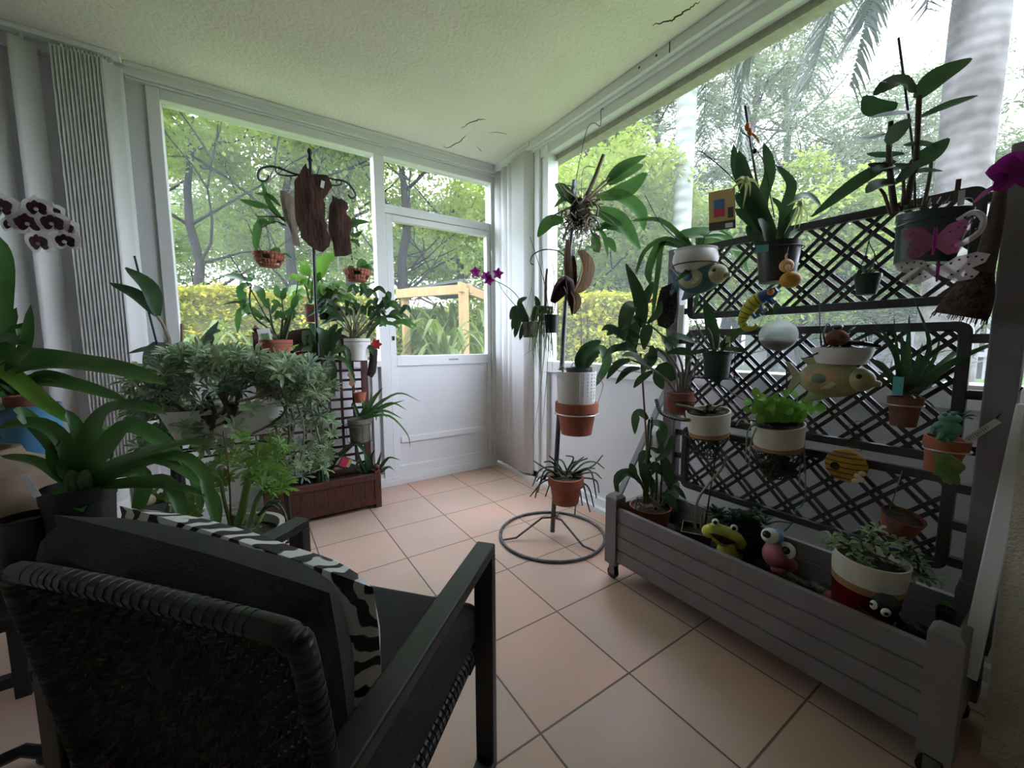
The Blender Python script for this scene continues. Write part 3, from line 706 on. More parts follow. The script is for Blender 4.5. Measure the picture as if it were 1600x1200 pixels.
pnl('end_panel', PX0 + .05, PX1 - .05, PY0 + .010, PY0 + .030)
pnl('end_panel', PX0 + .05, PX1 - .05, PY1 - .030, PY1 - .010)
for x in (PX0, PX1 - .06):
    for y in (PY0, PY1 - .06):
        b = MB(); b.bb(x, x + .06, y, y + .06, .075, .372)
        vs = [(x, y, .372), (x + .06, y, .372), (x + .06, y + .06, .372), (x, y + .06, .372), (x + .012, y + .012, .386), (x + .048, y + .012, .386), (x + .048, y + .048, .386), (x + .012, y + .048, .386)]
        b.add(vs, [(0, 1, 5, 4), (1, 2, 6, 5), (2, 3, 7, 6), (3, 0, 4, 7), (4, 5, 6, 7)])
        b.build('corner_post', 'greywood', o, smooth=False, bevel=.002)
        b = MB(); cx, cy = x + .03, y + .03
        b.tube([(cx, cy, .08), (cx, cy, .055)], .010, 8); b.bb(cx - .014, cx - .010, cy - .012, cy + .018, .022, .06); b.bb(cx + .010, cx + .014, cy - .012, cy + .018, .022, .06)
        ca = b.build('caster', 'steel', o, smooth=False)
        b = MB(); b.tube([(cx - .009, cy + .006, .025), (cx + .009, cy + .006, .025)], .025, 16); b.build('wheel', 'black_gl', ca)
b = MB(); b.bb(PX0 + .03, PX1 - .03, PY0 + .03, PY1 - .03, .10, .12); b.build('base_board', 'greywood', o, smooth=False)
# soil bed with a lumpy top
b = MB(); nx, ny = 14, 40; vs = []; fs = []
for i in range(nx + 1):
    for j in range(ny + 1):
        x = PX0 + .03 + (PX1 - PX0 - .06) * i / nx; y = PY0 + .03 + (PY1 - PY0 - .06) * j / ny
        vs.append((x, y, .215 + .014 * noise.noise(V((x * 22, y * 22, 0)))))
for i in range(nx):
    for j in range(ny): k = i * (ny + 1) + j; fs.append((k, k + ny + 1, k + ny + 2, k + 1))
b.add(vs, fs); b.build('soil_bed', 'soil', o)
TX = 0.635                                    # plane of the trellis
PYL, PYR = -1.785, -2.712                     # trellis post centres
for y in (PYL, PYR):
    b = MB(); b.bb(TX - .028, TX + .028, y - .028, y + .028, .22, 1.50 if y == PYR else 1.43); b.bb(TX - .032, TX + .032, y - .032, y + .032, .22, .40)
    b.build('trellis_post', 'greywood', o, smooth=False, bevel=.004)
def rrect(y0, y1, z0, z1, r, n=5):
    pts = []
    for cy, cz, a0 in ((y1 - r, z1 - r, 0), (y0 + r, z1 - r, 90), (y0 + r, z0 + r, 180), (y1 - r, z0 + r, 270)):
        for k in range(n + 1):
            a = math.radians(a0 + 90 * k / n); pts.append((cy + r * math.cos(a), cz + r * math.sin(a)))
    return pts
LY0, LY1 = -2.655, -1.845
def lattice_panel(z0, z1):
    b = MB(); outer = rrect(LY0, LY1, z0, z1, .03); inner = rrect(LY0 + .026, LY1 - .026, z0 + .026, z1 - .026, .012); n = len(outer)
    vs = []
    for x in (TX - .013, TX + .013):
        vs += [(x, y, z) for y, z in outer] + [(x, y, z) for y, z in inner]
    fs = []
    for i in range(n):
        j = (i + 1) % n
        fs += [(i, j, n + j, n + i), (2 * n + i, 3 * n + i, 3 * n + j, 2 * n + j), (i, 2 * n + i, 2 * n + j, j), (n + i, n + j, 3 * n + j, 3 * n + i)]
    b.add(vs, fs); pf = b.build('lattice_panel', 'blackresin', o, smooth=False, bevel=.003)
    # crossing pairs of slats clipped to the frame
    b = MB(); a0, a1, c0, c1 = LY0 + .02, LY1 - .02, z0 + .02, z1 - .02
    pitch, gap = .117, .031
    for sgn in (1, -1):
        k = -12
        while k < 13:
            for off in (-gap / 2, gap / 2):
                cst = k * pitch + off + (.0415 if sgn > 0 else .023)
                # line: z - zc = sgn * .80 * (y - yc) + cst
                sl_ = 1.0 * sgn; yc, zc = (a0 + a1) / 2, (c0 + c1) / 2
                pts = []
                for y in (a0, a1):
                    z = zc + sl_ * (y - yc) + cst
                    if c0 <= z <= c1: pts.append((y, z))
                for z in (c0, c1):
                    y = yc + (z - zc - cst) / sl_
                    if a0 < y < a1: pts.append((y, z))
                if len(pts) >= 2:
                    pts.sort(); p, q = pts[0], pts[-1]
                    if math.hypot(q[0] - p[0], q[1] - p[1]) > .02:
                        b.bar((TX + sgn * .0035, p[0], p[1]), (TX + sgn * .0035, q[0], q[1]), .0115, .006, (1, 0, 0))
            k += 1
    b.build('slat_lattice', 'blackresin', pf, smooth=False)
    for y0, y1 in ((PYR + .028, LY0), (LY1, PYL - .028)):
        for t in (.12, .5, .88):
            b = MB(); zz = z0 + (z1 - z0) * t; b.bb(TX - .01, TX + .01, y0, y1, zz - .012, zz + .012); b.build('mounting_peg', 'blackresin', pf, smooth=False)
lattice_panel(1.128, 1.425); lattice_panel(.700, 1.085); lattice_panel(.400, .672)

# ---- red-brown planter with an arched trellis on the back wall
BX0, BX1, BY0, BY1 = -0.905, -0.275, -0.36, -0.10
o = thing('trellis_planter', 'red-brown wooden planter box with an arched square-lattice trellis at the back wall', 'planter', ((BX0 + BX1) / 2, (BY0 + BY1) / 2, 0))
def boards(name, x0, x1, y0, y1, ax_):
    b = MB()
    n = 8
    for i in range(n):
        if ax_ == 'x': a = x0 + (x1 - x0) * i / n; c = x0 + (x1 - x0) * (i + 1) / n; b.bb(a + .001, c - .001, y0, y1, .06, .19)
        else: a = y0 + (y1 - y0) * i / n; c = y0 + (y1 - y0) * (i + 1) / n; b.bb(x0, x1, a + .001, c - .001, .06, .19)
    if ax_ == 'x':
        b.bb(x0, x1, y0 - .010, y1 + .010, .025, .065); b.bb(x0, x1, y0 - .012, y1 + .012, .185, .218); b.bb(x0, x1, y0 + .003, y1 - .003, .05, .2)
    else:
        b.bb(x0 - .01, x1 + .01, y0, y1, .025, .065); b.bb(x0 - .012, x1 + .012, y0, y1, .185, .218); b.bb(x0 + .003, x1 - .003, y0, y1, .05, .2)
    b.build(name, 'brownwood', o, smooth=False, bevel=.002)
boards('front_panel', BX0 + .03, BX1 - .03, BY0 + .008, BY0 + .020, 'x'); boards('back_panel', BX0 + .03, BX1 - .03, BY1 - .020, BY1 - .008, 'x')
boards('end_panel', BX0 + .008, BX0 + .020, BY0 + .03, BY1 - .03, 'y'); boards('end_panel', BX1 - .020, BX1 - .008, BY0 + .03, BY1 - .03, 'y')
for x in (BX0 + .02, BX1 - .02):
    b = MB(); y = BY0 + .02; b.bb(x - .019, x + .019, y - .019, y + .019, 0, .235)
    b.lathe([(.006, .235), (.008, .240), (.016, .250), (.019, .258), (.014, .268), (.004, .273)], (x, y, 0), 12)
    b.build('corner_post', 'brownwood', o, bevel=.001)
    b = MB(); y = BY1 - .02; zt = 1.13 if x < -.6 else .96
    b.bb(x - .019, x + .019, y - .019, y + .019, 0, zt - .03); b.lathe([(.006, zt - .03), (.016, zt - .02), (.019, zt - .008), (.004, zt + .012)], (x, y, 0), 12)
    b.build('trellis_post', 'brownwood', o, bevel=.001)
b = MB(); b.bb(BX0 + .02, BX1 - .02, BY0 + .02, BY1 - .02, .05, .165); b.build('soil_bed', 'soil', o, smooth=False)
ty = BY1 - .02
b = MB()
for i in range(1, 8):
    x = BX0 + .02 + (BX1 - BX0 - .04) * i / 8; b.bb(x - .008, x + .008, ty - .008, ty, .16, .96 + .11 * math.sin(PI * i / 8))
for i in range(13):
    z = .24 + i * .062; b.bb(BX0 + .02, BX1 - .02, ty, ty + .007, z - .008, z + .008)
b.build('square_lattice', 'darkwood', o, smooth=False)
b = MB(); pts = [(BX0 + .02 + (BX1 - BX0 - .04) * i / 12, ty, .985 + .10 * math.sin(PI * i / 12)) for i in range(13)]
for i in range(12): b.bar(V(pts[i]) - V((.003, 0, 0)), V(pts[i + 1]) + V((.003, 0, 0)), .03, .085, (0, 0, 1))
b.build('arched_rail', 'darkwood', o, smooth=False)

# ---- shepherd's hook with two scroll arms, standing in the brown planter
hy = -0.215
hb_ = AY(497, 560, hy); hx = hb_.x
P0 = V((hx, hy, .16)); ptop = AY(484, 247, hy)
o = thing('shepherds_hook', 'black iron double plant hook rising from the brown planter', 'plant hook', P0)
b = MB(); b.tube([P0, V((hx, hy, .9)), ptop], .0095, 10); b.build('pole', 'black_metal', o)
b = MB(); b.lathe([(.010, -.02), (.016, -.012), (.010, 0), (.008, .012), (.015, .03), (.010, .045), (.002, .055)], ptop, 12); b.build('finial', 'black_metal', o)
for s_, pxs in ((0, [(487, 274), (465, 273), (445, 266), (425, 260), (409, 263), (403, 271), (404, 280), (412, 283), (418, 280), (420, 274)]), (1, [(487, 274), (505, 276), (520, 280), (537, 283), (548, 291), (555, 303), (554, 309), (548, 309), (544, 304)])):
    b = MB(); b.tube(spline([AY(x, y, hy - (.0 if i == 0 else .01)) for i, (x, y) in enumerate(pxs)], 40), .006, 8)
    sc = [(470, 273), (452, 275), (436, 272), (430, 266), (434, 261), (440, 263), (440, 268)] if s_ == 0 else [(505, 276), (514, 287), (525, 290), (533, 287), (532, 282), (527, 281), (525, 285)]
    b.tube(spline([AY(x, y, hy - .01) for x, y in sc], 30), .0042, 6)
    b.build('scroll_arm', 'black_metal', o)

# ---- the ringed pole stand in the middle
SC = V((.375, -1.262, 0)); SR = .278
o = thing('plant_pole_stand', 'grey steel pole on a hoop base carrying plants at several heights', 'plant stand', SC)
def SV(px, py, off=0): return AV(px, py, SC, off)
b = MB(); b.tube([SC + V((SR * math.cos(2 * PI * i / 48), SR * math.sin(2 * PI * i / 48), .009)) for i in range(49)], .0075, 8, cap=False); b.build('base_hoop', 'steel', o)
foot = SV(863, 833); foot = V((foot.x, foot.y, .055)); pt = SV(884, 470)
for k in range(3):
    a = math.radians(-78 + 120 * k); d = V((math.cos(a), math.sin(a), 0))
    b = MB(); b.tube([foot + V((0, 0, .045)), foot + d * .06 + V((0, 0, .05)), SC + d * SR * .72 + V((0, 0, .014)), SC + d * SR + V((0, 0, .012))], .0055, 7); b.build('spoke', 'steel', o)
ptop2 = SV(899, 300)
b = MB(); b.tube([foot - V((0, 0, .035)), foot.lerp(pt, .5), pt], .0125, 12); b.tube([pt, pt.lerp(ptop2, .5), ptop2], .0085, 10); b.build('pole', 'steel', o)
for (px, py, R_, sg) in ((876, 645, .0, 1), ):
    pass
def pole_at(py):
    # point of the pole at photo height py
    t = (833 - py) / (833 - 470); return foot.lerp(pt, t)
RING1 = AV(902, 645, SC, -.075); RING2 = AV(888, 757, SC, -.01)
for c_, r_ in ((RING1, .108), (RING2, .079)):
    b = MB(); b.tube([c_ + V((r_ * math.cos(2 * PI * i / 28), r_ * math.sin(2 * PI * i / 28), 0)) for i in range(29)], .0035, 6, cap=False)
    q = pole_at(645 if c_ is RING1 else 757); dd = (c_ - q); dd.z = 0; dd.normalize()
    b.tube([q + V((0, 0, .0)), V((q.x, q.y, c_.z)) + dd * .004, c_ - dd * r_], .004, 6); b.build('pot_ring', 'silverwire' if c_ is RING1 else 'steel', o)
b = MB(); q = pole_at(640); b.box(q, (.034, .034, .05), rz(.5)); b.tube([q, q + V((-.03, -.02, .01))], .005, 6); b.build('clamp', 'terra2', o, smooth=False)
# upper arm that carries the small hanging pots
b = MB(); q = pole_at(505)
AR = [SV(882, 400), SV(872, 392), SV(850, 390), SV(833, 398), SV(829, 410), SV(834, 414)]
b.tube(spline(AR, 16), .0035, 6); b.build('hook_arm', 'steel', o)

# ---- black armchair of wicker and flat bar (low lounge chair)
fO = V((-.485, -2.100, 0)); fF = V((.755, .656, 0)).normalized(); fL = V((-fF.y, fF.x, 0)); CW = .565
def CP(f, l, z): return fO + fF * f + fL * l + V((0, 0, z))
crot = Matrix((fF, fL, V((0, 0, 1)))).transposed()
o = thing('lounge_armchair', 'black wicker-backed lounge armchair with flat-bar arms in front of the viewer', 'armchair', CP(-.3, CW / 2, 0))
def cbox(b, f0, f1, l0, l1, z0, z1): b.box(CP((f0 + f1) / 2, (l0 + l1) / 2, (z0 + z1) / 2), (abs(f1 - f0), abs(l1 - l0), abs(z1 - z0)), crot)
M['frame_blk'] = pm('satin_black_frame', (0.020, 0.020, 0.021), .42, bump=.04, bscale=300)
M['cushion'] = pm('black_canvas', (0.020, 0.020, 0.022), .85, (0.028, 0.028, 0.030), 160, bump=.35, bscale=500)
def wicker_mat():
    m, n, l, bb = nt('black_wicker')
    tc = n.new('ShaderNodeTexCoord'); w = n.new('ShaderNodeTexWave'); w.bands_direction = 'Z'; w.inputs['Scale'].default_value = 26; w.inputs['Distortion'].default_value = .6
    l.new(tc.outputs['Object'], w.inputs['Vector'])
    bp = n.new('ShaderNodeBump'); bp.inputs['Strength'].default_value = .6; bp.inputs['Distance'].default_value = .004
    l.new(w.outputs['Fac'], bp.inputs['Height']); l.new(bp.outputs['Normal'], bb.inputs['Normal'])
    bb.inputs['Base Color'].default_value = (.022, .022, .024, 1); bb.inputs['Roughness'].default_value = .38
    return m
M['wicker'] = wicker_mat()
for l0 in (0, CW - .045):
    b = MB(); cbox(b, -.56 if l0 == 0 else -.505, 0, l0, l0 + .045, .545, .57); b.build('armrest', 'frame_blk', o, smooth=False, bevel=.004, )
    b = MB(); cbox(b, -.028, 0, l0, l0 + .045, .03, .546); b.build('front_leg', 'frame_blk', o, smooth=False, bevel=.003)
    b = MB(); cbox(b, *((-.56, -.532) if l0 == 0 else (-.505, -.477)), l0, l0 + .045, .03, .546); b.build('rear_leg', 'frame_blk', o, smooth=False, bevel=.003)
    b = MB(); cbox(b, -.60, 0.0, l0, l0 + .045, .0, .03); b.build('sled_foot', 'frame_blk', o, smooth=False, bevel=.003)
    b = MB(); s_ = 1 if l0 == 0 else -1; e = l0 + (.045 if l0 == 0 else 0)
    cbox(b, -.055, -.022, e, e + s_ * .02, .27, .37); b.build('seat_bracket', 'frame_blk', o, smooth=False, bevel=.003)
# seat: woven deck with a thick wrapped edge, then the cushion
b = MB(); cbox(b, -.56, -.03, .052, CW - .052, .30, .335)
for l_ in (.058, CW - .058):
    b.tube([CP(-.03, l_, .318), CP(-.30, l_, .310), CP(-.58, l_, .305)], .024, 10)
    for k in range(38): b.tube([CP(-.045 - k * .0138, l_, .318 - .0004 * k), CP(-.054 - k * .0138, l_, .318 - .0004 * k)], .0262, 10)
b.tube([CP(-.025, .05, .318), CP(-.025, CW - .05, .318)], .024, 10)
b.build('woven_seat', 'wicker', o, smooth=True)
b = MB(); cbox(b, -.50, -.02, .035, CW - .035, .342, .435)
sc_ = b.build('seat_cushion', 'cushion', o, bevel=.022); sc_.modifiers['bevel'].segments = 4
# wicker back: a real weave of crossing strands between wrapped rails (open holes)
b1_, b2_ = (-.541, .742), (-.478, .30)          # top, bottom (f, z)
def BK(l, t, off=0.0):
    f = b1_[0] + (b2_[0] - b1_[0]) * t; z = b1_[1] + (b2_[1] - b1_[1]) * t
    return CP(f - off * .99, l, z - off * .14)
l0, l1 = .03, .487
b = MB(); NL, NT = 40, 42
for i in range(NL + 1):
    l_ = l0 + (l1 - l0) * i / NL
    b.tube([BK(l_, j / NT, .0035 * (1 if (i + j) % 2 else -1)) for j in range(0, NT + 1)], .0030, 4, cap=False)
for j in range(NT):
    t = (j + .5) / NT
    pts = [BK(l0 + (l1 - l0) * i / NL, t, .0045 * (1 if (i + j) % 2 else -1)) for i in range(NL + 1)]
    # flat strand
    vs = []; fs = []
    up_ = (BK(0, 0) - BK(0, 1)).normalized() * .0041
    for p in pts: vs += [p - up_, p + up_]
    for i in range(NL): fs.append((2 * i, 2 * i + 2, 2 * i + 3, 2 * i + 1))
    b.add(vs, fs)
b.build('woven_back', 'wicker', o, smooth=True)
b = MB(); rail = spline([BK(l0, 1.0), BK(l0, .5), BK(l0, .07), BK(l0 + .012, .02), BK(l0 + .04, 0), BK((l0 + l1) / 2, -.01), BK(l1 - .04, 0), BK(l1 - .012, .02), BK(l1, .07), BK(l1, .5), BK(l1, 1.0)], 60)
b.tube(rail, .012, 10)
for i in range(1, len(rail) - 1):
    d = (rail[i + 1] - rail[i - 1]).normalized()
    for q in (-.25, .25):
        c_ = rail[i] + d * q * (rail[i + 1] - rail[i]).length; b.tube([c_ - d * .0045, c_ + d * .0045], .0136, 10)
b.build('back_rail', 'wicker', o)
def pillow(name, mat, fc, zc, hh, ll, th, tilt, lc=CW / 2, puff=.5, roll=.0, parent=o):
    """soft cushion: hh tall, ll wide, th thick"""
    b = MB(); n, m_ = 20, 20
    for sg in (1, -1):
        vs = []; fs = []
        for i in range(n + 1):
            for j in range(m_ + 1):
                u, v = i / n * 2 - 1, j / m_ * 2 - 1
                q = (max(0, 1 - abs(u) ** 3.2) * max(0, 1 - abs(v) ** 3.2)) ** puff
                x = u * ll / 2 * (1 - .035 * (abs(v) ** 2)); y = v * hh / 2 * (1 - .035 * abs(u) ** 2)
                d = sg * th / 2 * q + .010 * q * noise.noise(V((u * 2.3, v * 2.3, sg)))
                vs.append(CP(fc, lc, zc) + fL * (x * math.cos(roll) - y * math.sin(roll)) + (V((0, 0, 1)) * math.cos(tilt) - fF * math.sin(tilt)) * (y * math.cos(roll) + x * math.sin(roll)) + (fF * math.cos(tilt) + V((0, 0, 1)) * math.sin(tilt)) * d)
        for i in range(n):
            for j in range(m_):
                k = i * (m_ + 1) + j; f_ = (k, k + m_ + 1, k + m_ + 2, k + 1); fs.append(f_ if sg == 1 else f_[::-1])
        b.add(vs, fs)
    return b.build(name, mat, parent, subd=0)
pillow('back_cushion', 'cushion', -.438, .556, .43, .49, .15, .17, .312, .36, .10)
def zebra():
    m, n, l, bb = nt('zebra_print_fabric')
    tc = n.new('ShaderNodeTexCoord'); mp = n.new('ShaderNodeMapping'); mp.inputs['Rotation'].default_value = (.3, .5, .9)
    l.new(tc.outputs['Object'], mp.inputs['Vector'])
    w = n.new('ShaderNodeTexWave'); w.inputs['Scale'].default_value = 9.5; w.inputs['Distortion'].default_value = 7.0; w.inputs['Detail'].default_value = 1.2; w.inputs['Detail Scale'].default_value = 2.0
    l.new(mp.outputs['Vector'], w.inputs['Vector'])
    r = n.new('ShaderNodeValToRGB'); cr = r.color_ramp; cr.interpolation = 'CONSTANT'
    cr.elements[0].position = 0; cr.elements[0].color = (.022, .02, .022, 1); cr.elements[1].position = .50; cr.elements[1].color = (.74, .73, .74, 1)
    e = cr.elements.new(.42); e.color = (.20, .18, .17, 1)
    l.new(w.outputs['Fac'], r.inputs['Fac']); l.new(r.outputs['Color'], bb.inputs['Base Color']); bb.inputs['Roughness'].default_value = .8
    return m
M['zebra'] = zebra()
zp = pillow('zebra_pillow', 'zebra', -.335, .535, .40, .50, .14, .24, CW / 2 + .055, .5, .17, None)
LOC[zp.name] = V((0, 0, 0)); tag(zp, 'black and white zebra-striped throw pillow leaning in the black armchair', 'pillow')

# ---- black metal plant table at the far left
o = thing('plant_table', 'black metal plant table at the left end of the porch, under the strap-leaved orchid', 'table', (-1.45, -1.45, 0))
tx0, tx1, ty0, ty1, tz = -1.80, -1.19, -1.70, -1.12, .50
b = MB(); b.bb(tx0, tx1, ty0, ty1, tz - .03, tz); b.build('table_top', 'black_metal', o, smooth=False, bevel=.004)
for x in (-1.545, tx1 - .03):
    for y in (ty0 + .03, ty1 - .03):
        b = MB(); b.bb(x - .017, x + .017, y - .017, y + .017, 0, tz - .03); b.build('leg', 'black_metal', o, smooth=False, bevel=.003)
b = MB(); b.bb(tx0, tx1 - .03, ty1 - .045, ty1 - .015, .04, .07); b.bb(tx1 - .045, tx1 - .015, ty0 + .03, ty1 - .03, .04, .07)
b.build('stretcher', 'black_metal', o, smooth=False)
# ================================================================== PLANTS AND ORNAMENTS: helpers
def hfac(P):
    """round things off to the side of a wide-angle view look wider than they are"""
    q = P - CAM; h = q.dot(RT) / q.dot(FW); return 1 / math.sqrt(1 + h * h)
class PL:
    """one potted or hanging plant; photo-frame lengths are turned into metres at the plant's own distance"""
    def __init__(s, name, label, P, cat='potted plant', group=None, seed=0):
        s.P = V(P); s.o = thing(name, label, cat, P, group); s.s = depth(s.P) / FPX; s.sr = s.s * hfac(s.P); s.r = random.Random(seed or int(abs(P[0] * 9173 + P[1] * 7411 + P[2] * 3301)))
        s.fol = {}; s.stm = {}
    def W(s, p, off=0.0): return AV(p[0], p[1], s.P, off)
    def L(s, pts, w, off=0.0, mat='leaf', prof='lance', fold=.2, n=9, o0=0.0, nrm=None, part='foliage'):
        N = len(pts); q = [s.W(p, o0 + (off - o0) * i / (N - 1)) for i, p in enumerate(pts)]
        if nrm is None: nrm = (CAM - s.P).normalized() * .9 + V((0, 0, .5))
        s.fol.setdefault((part, mat), MB()).leaf(q, w * s.s, prof, fold, n, nrm)
    def S(s, pts, w, off=0.0, mat='stem', o0=0.0, taper=.6, part='stem', n=None):
        N = len(pts); q = spline([s.W(p, o0 + (off - o0) * i / (N - 1)) for i, p in enumerate(pts)], n or (N * 4))
        key = (part, mat) if 'root' in part or 'dry' in part else (part, mat, len(s.stm))
        s.stm.setdefault(key, MB()).tube(q, [w * s.s / 2 * (1 - (1 - taper) * i / (len(q) - 1)) for i in range(len(q))], 6)
    def mb(s, part, mat): return s.fol.setdefault((part, mat), MB())
    def pot(s, w, h, mat, kind='plain', rb=.72, P=None, name='pot', soil='soil', tilt=None, mats=None, sx=1.0, sy=1.0, rot=0.0):
        s.sr = s.s * hfac(s.P); r = w * s.sr / 2; h = h * s.s; P = P or s.P; b = MB(); t = max(.0025, r * .06)
        pr = pot_profile(kind, r, h, rb, t)
        if mats: pr = refine(pr)
        m = tilt if tilt else (rz(rot) if rot else None)
        b.lathe(pr, P, 32, m, sx, sy, mats=bands(pr, h, mats) if mats else None)
        o = b.build(name, mat, s.o, angle=35)
        if soil:
            b = MB(); n = 20; z0 = -h * .10
            rr = r * (.90 if kind != 'collar' else .86)
            vs = []; fs = []
            rings = 4
            for i in range(rings + 1):
                for k in range(n):
                    q = rr * i / rings; a = 2 * PI * k / n
                    p = V((q * math.cos(a) * sx, q * math.sin(a) * sy, z0 + (.06 * r) * noise.noise(V((q * 60 * math.cos(a), q * 60 * math.sin(a), 3))) + .10 * r * (1 - i / rings)))
                    vs.append((m @ p if m else p) + P)
            for i in range(rings):
                for k in range(n): fs.append((i * n + k, i * n + (k + 1) % n, (i + 1) * n + (k + 1) % n, (i + 1) * n + k))
            b.add(vs, fs); b.build('soil', soil, s.o)
        return o
    def done(s):
        for key, b in list(s.fol.items()) + list(s.stm.items()): b.build(key[0], key[1], s.o, angle=60)
        return s.o
def pot_profile(kind, r, h, rb, t):
    if kind == 'collar':
        c = h * .30
        return [(0, -h), (r * rb, -h), (r * .88, -c), (r * .99, -c), (r, -c * .5), (r, 0), (r * .90, 0), (r * .87, -c), (r * .80, -h * .5)]
    if kind == 'bowl':
        return [(0, -h), (r * rb * .8, -h), (r * rb, -h * .96), (r * .90, -h * .62), (r * .98, -h * .3), (r, 0), (r - t, 0), (r * .93, -h * .3), (r * .8, -h * .6)]
    if kind == 'cyl':
        return [(0, -h), (r * rb * .96, -h), (r * rb, -h * .97), (r * (rb + (1 - rb) * .4), -h * .6), (r * .985, -h * .2), (r, 0), (r - t, 0), (r - t, -h * .3), (r * .8, -h * .6)]
    if kind == 'nursery':
        return [(0, -h), (r * rb, -h), (r * .95, -h * .16), (r * .99, -h * .15), (r, 0), (r - t * .6, 0), (r * .93, -h * .2), (r * .8, -h * .6)]
    if kind == 'squat':
        return [(0, -h), (r * .62, -h), (r * .86, -h * .85), (r * 1.02, -h * .5), (r * .98, -h * .22), (r * .92, -h * .10), (r * .97, 0), (r * .86, 0), (r * .84, -h * .2)]
    return [(0, -h), (r * rb, -h), (r * (rb + (1 - rb) * .5), -h * .5), (r, 0), (r - t, 0), (r * .9, -h * .25), (r * .8, -h * .6)]
def refine(pr):
    out = []; up = True
    for a, c in zip(pr, pr[1:]):
        out.append(a)
        if up and a[0] > 0 and c[1] > a[1]:
            n = max(1, int(12 * (c[1] - a[1]) / -pr[0][1])); out += [(a[0] + (c[0] - a[0]) * i / n, a[1] + (c[1] - a[1]) * i / n) for i in range(1, n)]
        if c[1] >= 0: up = False
    return out + [pr[-1]]
def bands(pr, h, spec):
    """spec: list of (height fraction from rim 0..1, slot) top down"""
    out = []
    for i in range(len(pr) - 1):
        z = -(pr[i][1] + pr[i + 1][1]) / 2 / h; sl = spec[-1][1]
        for f, m in spec:
            if z <= f: sl = m; break
        out.append(sl)
    return out
def ring_hanger(o, P, r, to, mat='wire', drop=0.0, name='ring_hanger'):
    """wire hoop round a pot with a hook back to the rail at point to"""
    b = MB(); c = P - V((0, 0, drop))
    b.tube([c + V((r * math.cos(2 * PI * i / 28), r * math.sin(2 * PI * i / 28), 0)) for i in range(29)], .0022, 6, cap=False)
    d = V((to.x - c.x, to.y - c.y, 0)); d = d.normalized() if d.length > 1e-6 else V((1, 0, 0))
    b.tube([c + d * r, V((to.x, to.y, c.z)) - d * .004, to + V((0, 0, .0)) - d * .004, to + V((0, 0, .012)) + d * .012], .0022, 6)
    return b.build(name, mat, o)
def basket(o, P, r, h, mat='black_metal', name='wire_basket'):
    """woven wire basket hanging under a bowl"""
    b = MB()
    for k in range(18):
        a = 2 * PI * k / 18
        for tw in (.5, -.5): b.tube([P + V((r * (1 - .62 * t) * math.cos(a + tw * t * 1.6), r * (1 - .62 * t) * math.sin(a + tw * t * 1.6), -h * t)) for t in (0, .33, .66, 1)], .0015, 4, cap=False)
    for t in (0, .35, .7, 1):
        q = r * (1 - .62 * t); b.tube([P + V((q * math.cos(2 * PI * i / 24), q * math.sin(2 * PI * i / 24), -h * t)) for i in range(25)], .002, 5, cap=False)
    return b.build(name, mat, o)
def thread(o, pts, r=.0012, mat='wire', name='hanging_wire'):
    b = MB(); b.tube(pts, r, 5); return b.build(name, mat, o)
def rosette(mb, c, R, n, rnd, w, up=.5, prof='spoon', axis=None):
    ax = (V(axis) if axis else V((0, 0, 1))).normalized(); fr = frame_to(ax, (1, .2, 0))
    for k in range(n):
        a = 2.399 * k + rnd.uniform(-.2, .2); e = up * (1.1 - k / n) + rnd.uniform(-.15, .15)
        d = fr @ V((math.cos(a) * math.cos(e), math.sin(a) * math.cos(e), math.sin(e))); L = R * rnd.uniform(.75, 1.1)
        mb.leaf([c, c + d * L * .55 + ax * L * .10, c + d * L + ax * (-.05 * L)], w * rnd.uniform(.8, 1.1), prof, .22, 5, ax)
def pix_leaves(p, specs, w, mat='leaf', off=.06, prof='lance', fold=.2):
    for i, q in enumerate(specs):
        ww = w
        if isinstance(q[-1], (int, float)): ww = q[-1]; q = q[:-1]
        p.L(list(q), ww, p.r.uniform(-off, off), mat, prof, fold)
def TXP(px, py, back=.06): return AX(px, py, TX - .013 - back)     # a point hung in front of the trellis
def railpt(P, z=None): return V((TX - .013, P.y, P.z if z is None else z))
